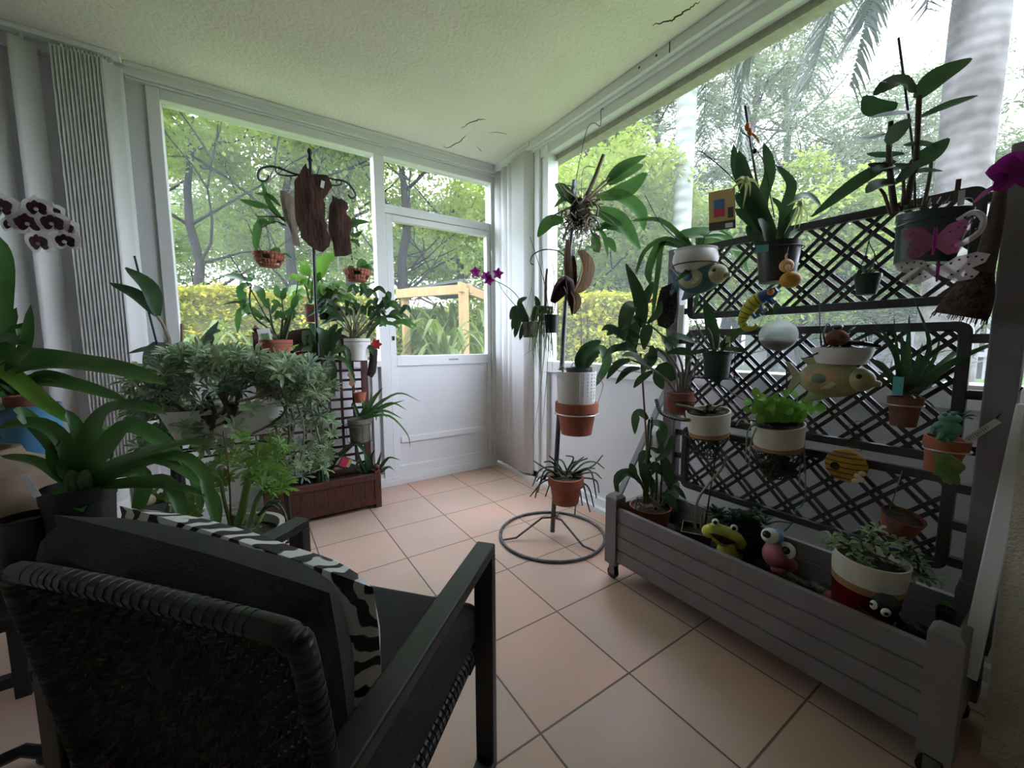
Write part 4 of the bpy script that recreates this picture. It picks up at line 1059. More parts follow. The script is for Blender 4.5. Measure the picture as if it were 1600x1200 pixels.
# ================================================================== ON AND IN THE GREY TRELLIS PLANTER
# --- fish-shaped planter, blue eye
def fish_planter(name, label, C, w, hh, flip, cols, rim):
    """C: centre of the body; w,h of the body in metres; the fish lies along the trellis; flip=+1 snout to the right of the photo"""
    o = thing(name, label, 'planter', C); ax = V((0, -1, 0)) * flip; ay = V((0, 0, 1)); az = V((-1, 0, 0))
    fr = Matrix((ax, ay, az)).transposed()
    def Q(x, y, z=0): return C + ax * x * w + ay * y * hh + az * z * w
    b = MB(); b.ball(C, (w * .40, hh * .42, w * .20), 28, 18, fr); b.build('fish_body', cols[0], o)
    b = MB(); b.ball(Q(-.03, -.02, .06), (w * .30, hh * .31, w * .165), 24, 14, fr); b.build('side_patch', cols[1], o)
    b = MB(); b.ball(Q(-.06, .0, .115), (w * .17, hh * .19, w * .12), 24, 14, fr); b.build('centre_patch', cols[2], o)
    b = MB(); b.ball(Q(.34, .02, .02), (w * .17, hh * .25, w * .15), 20, 12, fr); b.tube([Q(.42, -.02, .03), Q(.50, -.04, .03), Q(.57, -.05, .03)], [w * .07, w * .05, w * .03], 10); b.build('head', cols[3], o)
    b = MB(); b.ball(Q(.36, .10, .15), (w * .035,) * 3, 12, 8); b.build('eye', 'black_gl', o)
    b = MB(); b.prism([(-.34, .02), (-.52, .34), (-.60, .36), (-.50, .08), (-.48, -.02), (-.52, -.2), (-.62, -.42), (-.50, -.40), (-.34, -.06)], C + az * w * .02, ax * w, ay * hh, w * .05); b.build('tail', cols[4], o, bevel=.002)
    b = MB(); b.prism([(-.25, -.32), (-.30, -.56), (-.16, -.52), (.02, -.42), (.10, -.36)], C + az * w * .02, ax * w, ay * hh, w * .05); b.build('belly_fin', cols[4], o, bevel=.002); b = MB(); b.prism([(-.30, .30), (-.40, .46), (-.1, .50), (.2, .46), (.28, .32)], C, ax * w, ay * hh, w * .05); b.build('back_fin', cols[4], o, bevel=.002)
    b = MB(); b.prism([(.08, -.02), (-.06, -.22), (.06, -.20), (.16, -.08)], Q(0, 0, .2), ax * w, ay * hh, w * .03); b.build('side_fin', cols[3], o, bevel=.001)
    return o, Q
M['fish_cream'] = pm('aged_cream_glaze', srgb(186, 178, 140), .5, srgb(150, 152, 112), 18)
M['fish_blue'] = pm('blue_glaze_dark', srgb(34, 62, 106), .35, srgb(52, 86, 130), 12)
M['fish_teal'] = pm('teal_glaze', srgb(70, 110, 118), .4, srgb(52, 84, 96), 12)
M['fish_olive'] = pm('olive_glaze', srgb(172, 166, 118), .5, srgb(150, 148, 104), 16)
M['fish_tan'] = pm('tan_glaze', srgb(188, 160, 112), .5, srgb(166, 142, 96), 18)
M['fish_grey'] = pm('dusty_green_glaze', srgb(112, 128, 102), .5, srgb(92, 108, 86), 16)
C = TXP(1092, 434, .05); s_ = depth(C) / FPX * hfac(C) ** .6
o, Q = fish_planter('fish_planter', 'ceramic fish planter with a round blue patch at the top left of the grey trellis', C, 86 * s_ * 1.1, 62 * s_, 1, ('fish_teal', 'fish_cream', 'fish_blue', 'fish_cream', 'fish_teal'), None)
p = PL.__new__(PL); p.P = AX(1087, 390, C.x); p.o = o; p.s = depth(p.P) / FPX; p.r = random.Random(5); p.fol = {}; p.stm = {}
p.pot(72, 34, 'whitepot', 'squat', name='carved_mouth_pot')
b = MB(); c_ = p.P - V((0, 0, 24 * p.s)); b.tube([c_ + V((36 * p.sr * math.cos(2 * PI * i / 24), 36 * p.sr * math.sin(2 * PI * i / 24), 0)) for i in range(25)], .003, 6, cap=False); b.build('wire_ring', 'terra2', o)
pix_leaves(p, [[(1078, 388), (1040, 373), (1008, 392), (992, 432), 8], [(1076, 388), (1038, 376), (1028, 425), (1018, 512), 9], [(1074, 388), (1034, 380), (1014, 420), (1016, 445), 13],
    [(1080, 390), (1064, 371), (1100, 364), (1138, 376), (1171, 428), 20], [(1080, 388), (1062, 368), (1030, 344), (984, 345), 9], [(1090, 388), (1092, 375), (1093, 440), (1082, 498), 8],
    [(1092, 388), (1098, 392), (1078, 420), (1056, 440), 10], [(1090, 388), (1112, 376), (1150, 388), (1182, 392), 10], [(1094, 388), (1100, 366), (1126, 362), (1150, 372), 10]], 12, 'leaf', .05, 'strap')
p.S([(1078, 390), (1035, 352), (1008, 306)], 2, .03, 'stake', part='stake'); p.done()

# --- second fish planter, olive
C = TXP(1298, 592, .06); s_ = depth(C) / FPX * hfac(C) ** .6
o, Q = fish_planter('fish_planter', 'olive ceramic fish planter with a grey bowl rim at the middle of the trellis', C, 124 * s_, 80 * s_, 1, ('fish_olive', 'fish_tan', 'fish_grey', 'fish_olive', 'fish_cream'), None)
p = PL.__new__(PL); p.P = AX(1316, 543, C.x); p.o = o; p.s = depth(p.P) / FPX; p.r = random.Random(6); p.fol = {}; p.stm = {}
p.pot(100, 26, 'whitepot', 'bowl', name='bowl_rim', rb=.8)
b = MB(); b.ball(p.W((1308, 528)), (15 * p.s, 15 * p.s, 13 * p.s), 16, 10, dent=lambda d: 1 + .12 * noise.noise(d * 4)); b.build('fern_ball', 'terra2', o)
b = MB(); b.ball(p.W((1309, 511)), (9 * p.s, 7 * p.s, 4 * p.s)); b.build('dark_cap', 'black_gl', o)
p.S([(1322, 535), (1350, 537), (1375, 541)], 9, -.02, 'black_gl', part='dark_bulb', taper=.6); p.S([(1318, 540), (1345, 545), (1385, 543)], 7, .0, 'black_gl', part='dark_bulb', taper=.5)
p.L([(1325, 537), (1370, 520), (1400, 545)], 6, .0, 'leaf_dk', 'strap'); p.L([(1310, 536), (1330, 515), (1345, 508)], 3, .03, 'leaf_dk')
p.S([(1300, 540), (1270, 555), (1255, 560)], 3, 0, 'brownstem')
for px in (1290, 1356): p.S([(px, 540), (px - 3, 520), (px + 3, 505), (px + 8, 510)], 3, .04, 'black_metal', part='hook')
p.S([(1283, 540), (1281, 500), (1280, 470)], 2, .02, 'stake', part='stake'); p.done()

# --- fern-fibre plaque
P = TXP(1043, 480, .05); s_ = depth(P) / FPX
o = thing('fern_fibre_plaque', 'dark shaggy tree-fern plaque hanging at the left post of the trellis', 'plant mount', P)
b = MB(); poly = [(-9, 30), (8, 36), (14, 26), (16, 2), (12, -24), (2, -34), (-12, -28), (-17, -4), (-13, 16)]
b.prism([(x * s_, y * s_) for x, y in poly], P, V((.35, -.94, 0)), V((0, 0, 1)), .03)
rnd = random.Random(3)
for _ in range(140):
    q = P + V((.35, -.94, 0)) * rnd.uniform(-15, 14) * s_ + V((0, 0, rnd.uniform(-32, 34) * s_)) + V((-.02, -.01, 0))
    b.tube([q, q + V((rnd.uniform(-.012, 0), rnd.uniform(-.012, .012), rnd.uniform(-.02, .01)))], .0009, 3, cap=False)
b.build('fibre_slab', 'fibre', o); thread(o, [P + V((0, 0, 34 * s_)), V((TX - .013, P.y, P.z + .10))])
b = MB()
for k in range(3): q = AX(1011 + k * 4, 473 - k * 2, P.x - .03); b.ball(q, (.006, .006, .008), 8, 6)
b.tube([P, AX(1024, 470, P.x - .02), AX(1012, 474, P.x - .03)], .0012, 5); b.build('magenta_bud', 'magenta', o)

# --- seed-packet style tag
P = TXP(1128, 328, .015); s_ = depth(P) / FPX
o = thing('picture_tag', 'tan picture tag with blue and red squares hanging above the spider orchid', 'plant tag', P)
ax = V((.12, -.98, -.08)).normalized(); ay = V((.05, .1, 1)).normalized()
def patch(b, x0, y0, x1, y1, d): b.prism([(x0 * s_, y0 * s_), (x1 * s_, y0 * s_), (x1 * s_, y1 * s_), (x0 * s_, y1 * s_)], P + V((-1, -.12, 0)) * d, ax, ay, .0012)
M['tagtan'] = pm('tan_card', srgb(192, 160, 104), .6); M['tagblue'] = pm('print_blue', srgb(70, 110, 170), .6); M['tagred'] = pm('print_red', srgb(190, 50, 80), .6); M['tagdark'] = pm('print_dark', srgb(60, 60, 44), .6)
b = MB(); patch(b, -20, -31, 20, 31, 0); b.build('card', 'tagtan', o, smooth=False)
b = MB(); patch(b, -12, 2, 4, 17, .0016); b.build('blue_print', 'tagblue', o, smooth=False)
b = MB(); patch(b, -12, -10, 4, 2, .0016); b.build('red_print', 'tagred', o, smooth=False)
b = MB(); patch(b, -20, -31, 20, -18, .0016); patch(b, 9, -14, 17, 2, .0016); b.build('dark_print', 'tagdark', o, smooth=False)
b = MB(); patch(b, 5, -29, 16, -22, .0030); b.build('white_print', 'tag', o, smooth=False)
thread(o, [P + ay * 31 * s_, AX(1140, 285, P.x), AX(1146, 300, TX)], .001)
thread(o, [P + ay * -20 * s_, AX(1103, 368, P.x + .01), AX(1108, 392, TX - .013)], .0014, 'stake')

# --- spider orchid in a black pot with a tall stake
P = TXP(1217, 380, .085)
p = PL('potted_orchid', 'spider-flowered orchid with a tall dark stake in a black pot, top of the trellis', P, 'potted orchid', None, 21)
p.pot(74, 60, 'blackpot', 'nursery', .78)
ring_hanger(p.o, P, 40 * p.sr, railpt(P, P.z + .0), 'black_metal', .02)
pix_leaves(p, [[(1206, 383), (1190, 340), (1166, 290), (1154, 234), 24], [(1204, 383), (1180, 350), (1148, 326), 20], [(1200, 380), (1180, 320), (1152, 270), (1146, 224), 15],
    [(1196, 350), (1190, 318), (1203, 268), (1193, 222), 17], [(1222, 380), (1228, 325), (1236, 288), (1211, 257), 15], [(1220, 378), (1236, 318), (1262, 305), (1284, 322), 11], [(1216, 376), (1222, 330), (1206, 308), 9],
    [(1210, 384), (1185, 345), (1160, 318), (1150, 300), 14], [(1206, 384), (1180, 372), (1166, 352), 14], [(1226, 380), (1232, 345), (1248, 322), 10], [(1208, 384), (1196, 360), (1184, 342), 18]], 16, 'leaf_dk', .07, 'strap')
p.L([(1212, 382), (1250, 358), (1300, 330)], 9, .05, 'leaf_dk', 'strap')
p.L([(1190, 388), (1183, 372), (1176, 355)], 16, -.03, 'leaf_sage', 'oval'); p.S([(1213, 384), (1186, 300), (1164, 165)], 3.2, -.01, 'stake', part='stake', taper=1)
p.S([(1180, 236), (1170, 215), (1158, 205), (1160, 195)], 2, -.02, 'brownstem'); p.S([(1210, 340), (1195, 260), (1182, 234)], 2, -.02, 'brownstem')
p.S([(1204, 370), (1150, 285), (1100, 240), (1090, 236)], 2, .03, 'brownstem')
b = MB()
for q in ((1168, 198), (1172, 206)): b.ball(p.W(q, -.02), (5 * p.s, 4 * p.s, 6 * p.s), 8, 6)
b.leaf([p.W((1172, 206), -.02), p.W((1180, 214), -.02), p.W((1188, 224), -.02)], 5 * p.s, 'lance'); b.build('dried_flower', 'orange', p.o)
b = MB(); b.ball(p.W((1179, 236), -.02), .008, 8, 6); b.build('clip', 'black_gl', p.o)
for cx, cy, tips in ((1166, 281, [(1160, 327), (1150, 306), (1139, 300), (1187, 296), (1172, 307), (1146, 285)]), (1250, 318, [(1225, 366), (1236, 352), (1248, 358), (1262, 350), (1229, 322), (1240, 360)])):
    b = MB()
    for k, t in enumerate(tips):
        c0 = p.W((cx, cy), -.05); t_ = p.W(t, -.05 + .02 * math.sin(k)); m_ = (c0 + t_) / 2 + V((-.008, -.008, .006)); b.leaf([c0, m_, t_], 6 * p.s, 'tip', .3, 7, -HF)
    b.ball(p.W((cx, cy), -.055), (5 * p.s, 4 * p.s, 5 * p.s), 10, 6); b.build('spider_flower', 'petal_yg', p.o)
b = MB(); b.box(p.W((1191, 388), -.045), (.003, 16 * p.s, 10 * p.s), rz(.4)); M['teal'] = pm('teal_label', srgb(92, 172, 172), .5); b.build('teal_label', 'teal', p.o, smooth=False)
p.done()

# --- gourd-like snail ornament
P = TXP(1232, 424, .165); s_ = depth(P) / FPX * hfac(P) ** .7
M['peach'] = pm('peach_glaze', srgb(222, 160, 110), .45, srgb(206, 136, 88), 14); M['bone'] = pm('bone_glaze', srgb(214, 200, 172), .5)
o = thing('snail_ornament', 'small yellow and peach snail-like ornament hanging in front of the black orchid pot', 'ornament', P)
b = MB(); b.ball(AX(1235, 437, P.x), (17 * s_, 17 * s_, 14.5 * s_), 20, 12); b.build('body', 'yellow', o)
b = MB(); b.ball(AX(1229, 415, P.x), (11.5 * s_,) * 3, 16, 10); b.build('head', 'peach', o)
b = MB(); b.ball(AX(1231, 418, P.x - .016), (4 * s_, 4 * s_, 6 * s_), 10, 8); b.tube([AX(1229, 408, P.x), AX(1228, 400, P.x), AX(1230, 396, P.x)], [.004, .0035, .003], 8); b.build('shell_tip', 'bone', o)
thread(o, [AX(1230, 397, P.x), AX(1232, 386, P.x + .02)], .001)

# --- painted lizard ornament
P = TXP(1190, 478, .05); s_ = depth(P) / FPX
M['liz_y'] = pm('lizard_yellow', srgb(206, 196, 60), .45, srgb(170, 170, 44), 20); M['liz_b'] = pm('lizard_blue', srgb(38, 70, 140), .4, srgb(50, 96, 150), 16); M['liz_k'] = pm('lizard_stripe', srgb(30, 36, 30), .5)
o = thing('lizard_ornament', 'yellow and blue painted lizard with an orange eye clinging to the trellis', 'ornament', P)
path = [(1214, 452), (1205, 458), (1194, 463), (1182, 470), (1172, 480), (1164, 492), (1161, 503), (1166, 512), (1176, 513), (1183, 507)]
pts = spline([AX(x, y, P.x) for x, y in path], 44); N = len(pts)
def rad(t): return (11 * math.sin(PI * min(1, (t + .10) * 1.05)) ** .8 if t < .5 else 11 * max(.22, .86 - (t - .5) * 1.5)) * s_
half = int(N * .26)
b = MB(); b.tube(pts[:half + 1], [rad(i / N) for i in range(half + 1)], 12); b.build('head', 'liz_b', o)
b = MB(); b.tube(pts[half:], [rad(i / N) for i in range(half, N)], 12); b.build('body', 'liz_y', o)
b = MB()
for i in range(half + 2, N - 14, 4): b.tube([pts[i], pts[i].lerp(pts[i + 1], .5)], rad(i / N) * 1.03, 12, cap=False)
b.build('stripe', 'liz_k', o)
b = MB(); b.ball(AX(1204, 456, P.x - 9 * s_), (5 * s_,) * 3, 10, 8); b.build('eye', 'orange', o)
b = MB()
for q in ([(1186, 472), (1192, 486), (1200, 484)], [(1172, 486), (1180, 496), (1188, 492)], [(1198, 466), (1208, 474), (1214, 470)]): b.tube([AX(x, y, P.x) for x, y in q], [3.5 * s_, 3 * s_, 2 * s_], 8)
b.build('foot', 'liz_b', o)

# --- blown glass globe with soil
P = TXP(1216, 524, .085); s_ = depth(P) / FPX * hfac(P) ** .7; R_ = 30 * s_
def globe_mat():
    m, n, l, b = nt('hazy_glass')
    b.inputs['Base Color'].default_value = (.82, .85, .85, 1); b.inputs['Roughness'].default_value = .12
    b.inputs['Transmission Weight'].default_value = 0.0; b.inputs['Alpha'].default_value = 1.0
    tl = n.new('ShaderNodeBsdfTranslucent'); tl.inputs['Color'].default_value = (.85, .88, .88, 1); m2 = n.new('ShaderNodeMixShader'); m2.inputs['Fac'].default_value = .7; l.new(b.outputs[0], m2.inputs[1]); l.new(tl.outputs[0], m2.inputs[2])
    t = n.new('ShaderNodeBsdfTransparent'); t.inputs['Color'].default_value = (.95, .97, .97, 1)
    mx = n.new('ShaderNodeMixShader'); mx.inputs['Fac'].default_value = .337
    l.new(t.outputs[0], mx.inputs[1]); l.new(m2.outputs[0], mx.inputs[2]); l.new(mx.outputs[0], n['Material Output'].inputs['Surface']); return m
M['globe'] = globe_mat()
o = thing('glass_globe', 'round glass hanging globe with a layer of dark soil inside', 'terrarium', P)
b = MB(); b.lathe([(R_ * math.sin(PI * i / 18), -R_ * .92 * math.cos(PI * i / 18)) for i in range(18)] + [(R_ * .10, R_ * .98), (R_ * .07, R_ * 1.10), (R_ * .16, R_ * 1.2)], P, 32); b.build('globe', 'globe', o)
b = MB(); b.lathe([(0, -R_ * .86)] + [(R_ * .93 * math.sin(PI * i / 18), -R_ * .86 * math.cos(PI * i / 18)) for i in range(1, 8)] + [(R_ * .5, -R_ * .20), (0, -R_ * .14)], P, 28); b.build('soil', 'soil', o)
b = MB(); rnd = random.Random(4)
for _ in range(26): q = P + V((rnd.uniform(-.5, .5) * R_, rnd.uniform(-.5, .5) * R_, -R_ * .12)); b.leaf([q, q + V((rnd.uniform(-.01, .01), rnd.uniform(-.01, .01), .012)), q + V((rnd.uniform(-.015, .015), rnd.uniform(-.015, .015), .018))], .006, 'oval')
b.build('moss', 'leaf_lt', o)
thread(o, [P + V((0, 0, R_ * 1.2)), AX(1205, 480, P.x), AX(1186, 452, TX - .02)], .0012)
b = MB(); pts = [(1200, 470), (1190, 500), (1183, 520), (1188, 545), (1196, 548)]; b.tube(spline([AX(x, y, P.x - .03) for x, y in pts], 20), .0009, 4)
for q in (((1196, 530), (1208, 525)), ((1218, 484), (1208, 490)), ((1184, 438), (1192, 430))): b.leaf([AX(*q[0], P.x - .03), AX((q[0][0] + q[1][0]) / 2, q[0][1] - 5, P.x - .03), AX(*q[1], P.x - .03)], 9 * s_, 'oval', .1, 6, (-1, -.3, .3))
b.build('trailing_vine', 'leaf_dk', o)

# --- dark pot on a small wire shelf
P = TXP(1121, 549, .075)
p = PL('potted_orchid', 'sparse orchid in a dark green pot standing on a round wire shelf', P, 'potted orchid', None, 22)
p.pot(48, 40, 'greenpot', 'nursery', .8)
b = MB(); c_ = P - V((0, 0, 41 * p.s)); R_ = 36 * p.sr
for q in (R_, R_ * .75, R_ * .5, R_ * .25): b.tube([c_ + V((q * math.cos(2 * PI * i / 28), q * math.sin(2 * PI * i / 28), 0)) for i in range(29)], .0018, 5, cap=False)
for k in range(4): a = PI * k / 4; b.tube([c_ + V((R_ * math.cos(a), R_ * math.sin(a), 0)), c_ - V((R_ * math.cos(a), R_ * math.sin(a), 0))], .0018, 5)
c2 = P + V((0, 0, -.004)); b.tube([c2 + V((R_ * math.cos(2 * PI * i / 28), R_ * math.sin(2 * PI * i / 28), 0)) for i in range(29)], .002, 5, cap=False)
for a in (.3, 2.4, 4.5): b.tube([c_ + V((R_ * math.cos(a), R_ * math.sin(a), 0)), c2 + V((R_ * math.cos(a), R_ * math.sin(a), 0))], .002, 5)
b.tube([c2 + V((R_, 0, 0)), V((TX - .013, P.y, c2.z + .04)), V((TX + .015, P.y, c2.z + .045))], .002, 5); b.build('wire_shelf', 'black_metal', p.o)
pix_leaves(p, [[(1118, 545), (1112, 512), (1101, 468), 19], [(1110, 548), (1114, 575), (1124, 603), 17], [(1126, 545), (1150, 520), (1192, 511), 12], [(1108, 545), (1080, 552), (1045, 552), 8], [(1130, 546), (1150, 546), (1166, 552), 8]], 12, 'leaf_dk', .05)
for q in ([(1110, 546), (1098, 525), (1085, 500)], [(1116, 546), (1112, 525), (1106, 512)], [(1104, 546), (1088, 530), (1076, 515)], [(1120, 546), (1124, 530), (1122, 516)]): p.S(q, 3.5, p.r.uniform(-.03, .03), 'cane')
b = MB(); b.box(p.W((1136, 534), -.01), (.004, 10 * p.s, 16 * p.s)); b.build('cork', 'bone', p.o, smooth=False, bevel=.001)
p.S([(1110, 590), (1150, 618), (1200, 640), (1225, 636)], 2.2, .0, 'root', part='aerial_root'); p.S([(1104, 570), (1108, 600), (1128, 620), (1160, 640)], 2.2, .02, 'root', part='aerial_root')
p.done()

# --- terracotta orchid at the left post, with arching canes
P = TXP(1063, 613, .10)
p = PL('potted_orchid', 'many-leaved orchid arching left out of a squat terracotta pot at the trellis end', P, 'potted orchid', None, 23)
p.pot(46, 34, 'terra2', 'squat')
ring_hanger(p.o, P, 25 * p.sr, railpt(P), 'wire', .03)
for q in ([(1066, 612), (1067, 580), (1058, 552), (1034, 524), (1012, 505)], [(1060, 612), (1054, 580), (1036, 552), (1010, 540), (985, 535)], [(1063, 612), (1062, 585), (1050, 560), (1030, 545)], [(1068, 612), (1072, 580), (1078, 560)], [(1056, 612), (1035, 588), (1010, 572), (985, 562)], [(1070, 612), (1085, 575), (1093, 560)]):
    p.S(q, 4.5, p.r.uniform(-.04, .04), 'cane' if p.r.random() < .5 else 'stem')
pix_leaves(p, [[(1004, 512), (1000, 470), (978, 412), 20], [(1000, 482), (985, 478), (976, 505), (975, 532), 22], [(1008, 495), (996, 500), (990, 525), (993, 546), 20], [(1016, 508), (1010, 520), (1006, 546), 18],
    [(985, 535), (962, 518), (948, 524), 14], [(990, 540), (970, 522), (950, 512), (940, 516), 14], [(985, 562), (965, 570), (948, 592), 14], [(1010, 572), (990, 556), (972, 556), 14], [(1010, 560), (1028, 555), (1042, 566), 14],
    [(1036, 535), (1060, 526), (1088, 536), 13], [(1034, 525), (1050, 545), (1060, 556), 16], [(1052, 595), (1040, 575), (1030, 592), (1036, 608), 22], [(1030, 545), (1012, 560), (1004, 585), 14], [(1042, 552), (1066, 548), (1082, 556), 12],
    [(985, 545), (960, 545), (942, 560), 14], [(1000, 575), (980, 580), (962, 600), 12], [(1020, 580), (1002, 592), (990, 606), 12], [(1006, 480), (1012, 460), (1020, 440), 14], [(1012, 505), (1028, 490), (1034, 470), 12], [(1012, 505), (990, 500), (972, 516), 13], [(995, 552), (978, 540), (958, 550), 13], [(1000, 528), (980, 520), (962, 528), 13], [(1018, 540), (1020, 560), (1012, 578), 14]], 14, 'leaf_dk', .10)
p.S([(952, 526), (960, 575), (990, 580), (1040, 588)], 1.6, -.04, 'root', part='aerial_root')
b = MB(); b.box(p.W((1064, 500), .04), (.003, 9 * p.s, 46 * p.s)); b.build('white_tag', 'tag', p.o, smooth=False)
p.done()

# --- two cream bowls with a tan foot on basket brackets
def cream_bowl(px, py, w, h, label, seed, bh=34):
    P = TXP(px, py, .092); p = PL('bowl_planter', label, P, 'potted plant', None, seed)
    p.pot(w, h, ['creampot', 'tanband'], 'cyl', .90, mats=[(.74, 0), (1, 1)], tilt=Matrix.Rotation(-.16, 3, 'Y'))
    basket(p.o, P - V((0, 0, h * p.s)), w / 2 * p.sr * .98, bh * p.s)
    b = MB(); c_ = P - V((0, 0, h * p.s * .95)); r_ = w / 2 * p.sr * .98; b.tube([c_ + V((r_, 0, 0)), V((TX - .013, P.y, c_.z + .03)), V((TX + .012, P.y, c_.z + .034))], .0025, 6); b.build('bracket', 'black_metal', p.o)
    return p
p = cream_bowl(1106, 642, 72, 40, 'cream bowl with a tan foot and a long thin spotted cactus stem', 24)
for q, w in (([(1098, 645), (1085, 655), (1060, 655), (1034, 646), (1025, 624)], 7), ([(1096, 643), (1080, 637), (1056, 632)], 5), ([(1108, 648), (1104, 636), (1112, 632)], 5), ([(1112, 646), (1120, 636), (1130, 632)], 3)): p.S(q, w, -.03, 'cactus', part='cactus_stem', taper=.75)
b = MB()
for _ in range(34):
    q = p.W((p.r.uniform(1084, 1128), p.r.uniform(641, 649)), p.r.uniform(-.02, .02)); rosette(b, q, 6 * p.s, 4, p.r, 4 * p.s, .6)
b.build('seedling', 'leaf_dk', p.o); b = MB()
rr = spline([p.W((1085, 655), -.034), p.W((1060, 655), -.034), p.W((1034, 646), -.034), p.W((1025, 624), -.034)], 40)
for i, q in enumerate(rr): b.ball(q + V((-.004, -.003, .006 * (1 if i % 2 else -1))), .0013, 6, 4)
b.build('cactus_spot', 'tag', p.o)
p.S([(1125, 648), (1122, 690), (1112, 750), (1103, 815)], 2, -.05, 'stake', part='stake', taper=1)
p.done()
p = cream_bowl(1215, 661, 88, 42, 'cream bowl with a tan foot full of bright green flat-padded cactus', 25, 44)
b = MB()
for k in range(70):     # chains of flat pads
    q = p.W((p.r.uniform(1180, 1250), 660), p.r.uniform(-.04, .04)); d = V((p.r.gauss(0, .45), p.r.gauss(0, .45), 1.0)).normalized()
    for j in range(p.r.randint(2, 4)):
        L_ = p.r.uniform(11, 17) * p.s; e = q + d * L_; b.leaf([q, (q + e) / 2, e], p.r.uniform(9, 13) * p.s, 'oval', .12, 4, V((-1, -.6, .3)) + V((p.r.gauss(0, .5), p.r.gauss(0, .5), 0)))
        q = e; d = (d + V((p.r.gauss(0, .35), p.r.gauss(0, .35), -.28))).normalized()
b.build('pads', 'leaf_br', p.o)
for q in ([(1180, 662), (1168, 675), (1165, 720)], [(1190, 660), (1160, 655), (1150, 665)], [(1250, 662), (1256, 680), (1257, 740)], [(1246, 662), (1254, 670), (1258, 775), (1240, 800)], [(1222, 668), (1224, 680), (1230, 694)], [(1184, 664), (1174, 690), (1170, 730)], [(1240, 664), (1250, 690), (1249, 760)], [(1200, 664), (1214, 672), (1226, 676)]): p.S(q, 3, -.06, 'leaf_gr', part='trailing_stem')
p.S([(1230, 662), (1229, 574)], 2.2, -.02, 'stake', part='stake', taper=1)
b = MB()
for k in range(40): q = p.W((p.r.uniform(1196, 1240), p.r.uniform(712, 745)), p.r.uniform(-.03, .03)); rosette(b, q, 8 * p.s, 4, p.r, 5 * p.s, .2, axis=(-.5, -.5, .2))
b.build('basket_plant', 'leaf_dk', p.o)
p.done()

# --- strap-leaved orchid in a terracotta pot at the right
P = TXP(1415, 620, .07)
p = PL('potted_orchid', 'grassy strap-leaved orchid in a plain terracotta pot at the right of the middle panel', P, 'potted orchid', None, 26)
p.pot(60, 46, 'terra2', 'collar', .72); ring_hanger(p.o, P, 30 * p.sr, railpt(P), 'silverwire', .022)
pix_leaves(p, [[(1413, 618), (1418, 560), (1421, 490), 15], [(1416, 616), (1452, 545), (1427, 462), 10], [(1410, 616), (1396, 545), (1362, 496), 9], [(1420, 614), (1480, 562), (1545, 500), 14], [(1424, 616), (1500, 560), (1605, 518), 15],
    [(1418, 612), (1442, 566), (1490, 548), (1544, 571), 7], [(1407, 616), (1400, 560), (1374, 522), (1345, 510), 8], [(1420, 616), (1432, 570), (1442, 535), 10], [(1426, 618), (1456, 634), (1470, 662), 9], [(1410, 614), (1404, 570), (1396, 490), 9],
    [(1422, 614), (1460, 560), (1470, 515), 8], [(1424, 614), (1480, 590), (1530, 548), 10], [(1412, 614), (1380, 570), (1352, 560), 7], [(1416, 616), (1436, 585), (1446, 560), 10], [(1420, 616), (1450, 600), (1478, 590), 8], [(1408, 616), (1388, 590), (1370, 580), 8], [(1424, 616), (1500, 575), (1550, 560), 9], [(1414, 614), (1410, 540), (1406, 512), 8]], 11, 'leaf_dk', .08, 'tip')
b = MB(); b.box(p.W((1403, 603), -.02), (.002, 12 * p.s, 28 * p.s)); b.build('teal_label', 'teal', p.o, smooth=False)
for k in range(8): p.S([(1415 + p.r.uniform(-14, 14), 616), (1425 + p.r.uniform(-20, 30), 600 + p.r.uniform(0, 20))], 1.6, -.03, 'root', part='dry_root')
p.done()

# --- teal frog in a terracotta wall pot with a white label; leafy frog-green piece below
P = TXP(1481, 684, .10)
p = PL('wall_pot', 'terracotta wall pot holding a teal frog figure and a long white label', P, 'potted plant', None, 27)
p.pot(78, 56, 'terra3', 'collar', .66, tilt=Matrix.Rotation(math.radians(6), 3, 'X')); ring_hanger(p.o, P, 39 * p.sr, railpt(P), 'silverwire', .03)
M['frogteal'] = pm('teal_frog_glaze', srgb(96, 150, 132), .5, srgb(74, 122, 108), 14)
b = MB(); b.ball(p.W((1480, 670), -.02), (15 * p.s, 17 * p.s, 13 * p.s), 16, 10); b.ball(p.W((1484, 654), -.02), (12 * p.s, 13 * p.s, 8 * p.s), 16, 10)
for q in ((1476, 647), (1490, 646)): b.ball(p.W(q, -.03), 3.5 * p.s, 8, 6)
for q in ([(1470, 665), (1460, 668), (1456, 678)], [(1488, 672), (1494, 680), (1484, 686)], [(1472, 678), (1466, 684), (1478, 688)]): b.tube([p.W(x, -.035) for x in q], [4 * p.s, 3.5 * p.s, 4.5 * p.s], 8)
b.build('frog_figure', 'frogteal', p.o)
b = MB(); rosette(b, p.W((1500, 655), .0), 18 * p.s, 14, p.r, 8 * p.s, .8); b.build('small_plant', 'leaf_dk', p.o)
b = MB(); a_, c_ = p.W((1508, 690), -.03), p.W((1560, 657), -.05); b.bar(a_, c_, .014, .0015, (-1, -.4, .3)); b.build('white_label', 'tag', p.o, smooth=False)
b = MB(); d_ = (c_ - a_).normalized(); sd = d_.cross(V((-1, -.4, .3))).normalized()
for k in range(9): q = a_.lerp(c_, .12 + .07 * k); b.bar(q - sd * .004 + V((-.0015, -.0006, 0)), q + sd * (.004 - .001 * (k % 3)) + V((-.0015, -.0006, 0)), .0012, .0006, (-1, -.4, .3))
b.build('label_print', 'dark', p.o, smooth=False)
p.S([(1520, 688), (1558, 652), (1598, 605)], 2.6, -.02, 'stake', part='stake', taper=1)
b = MB()
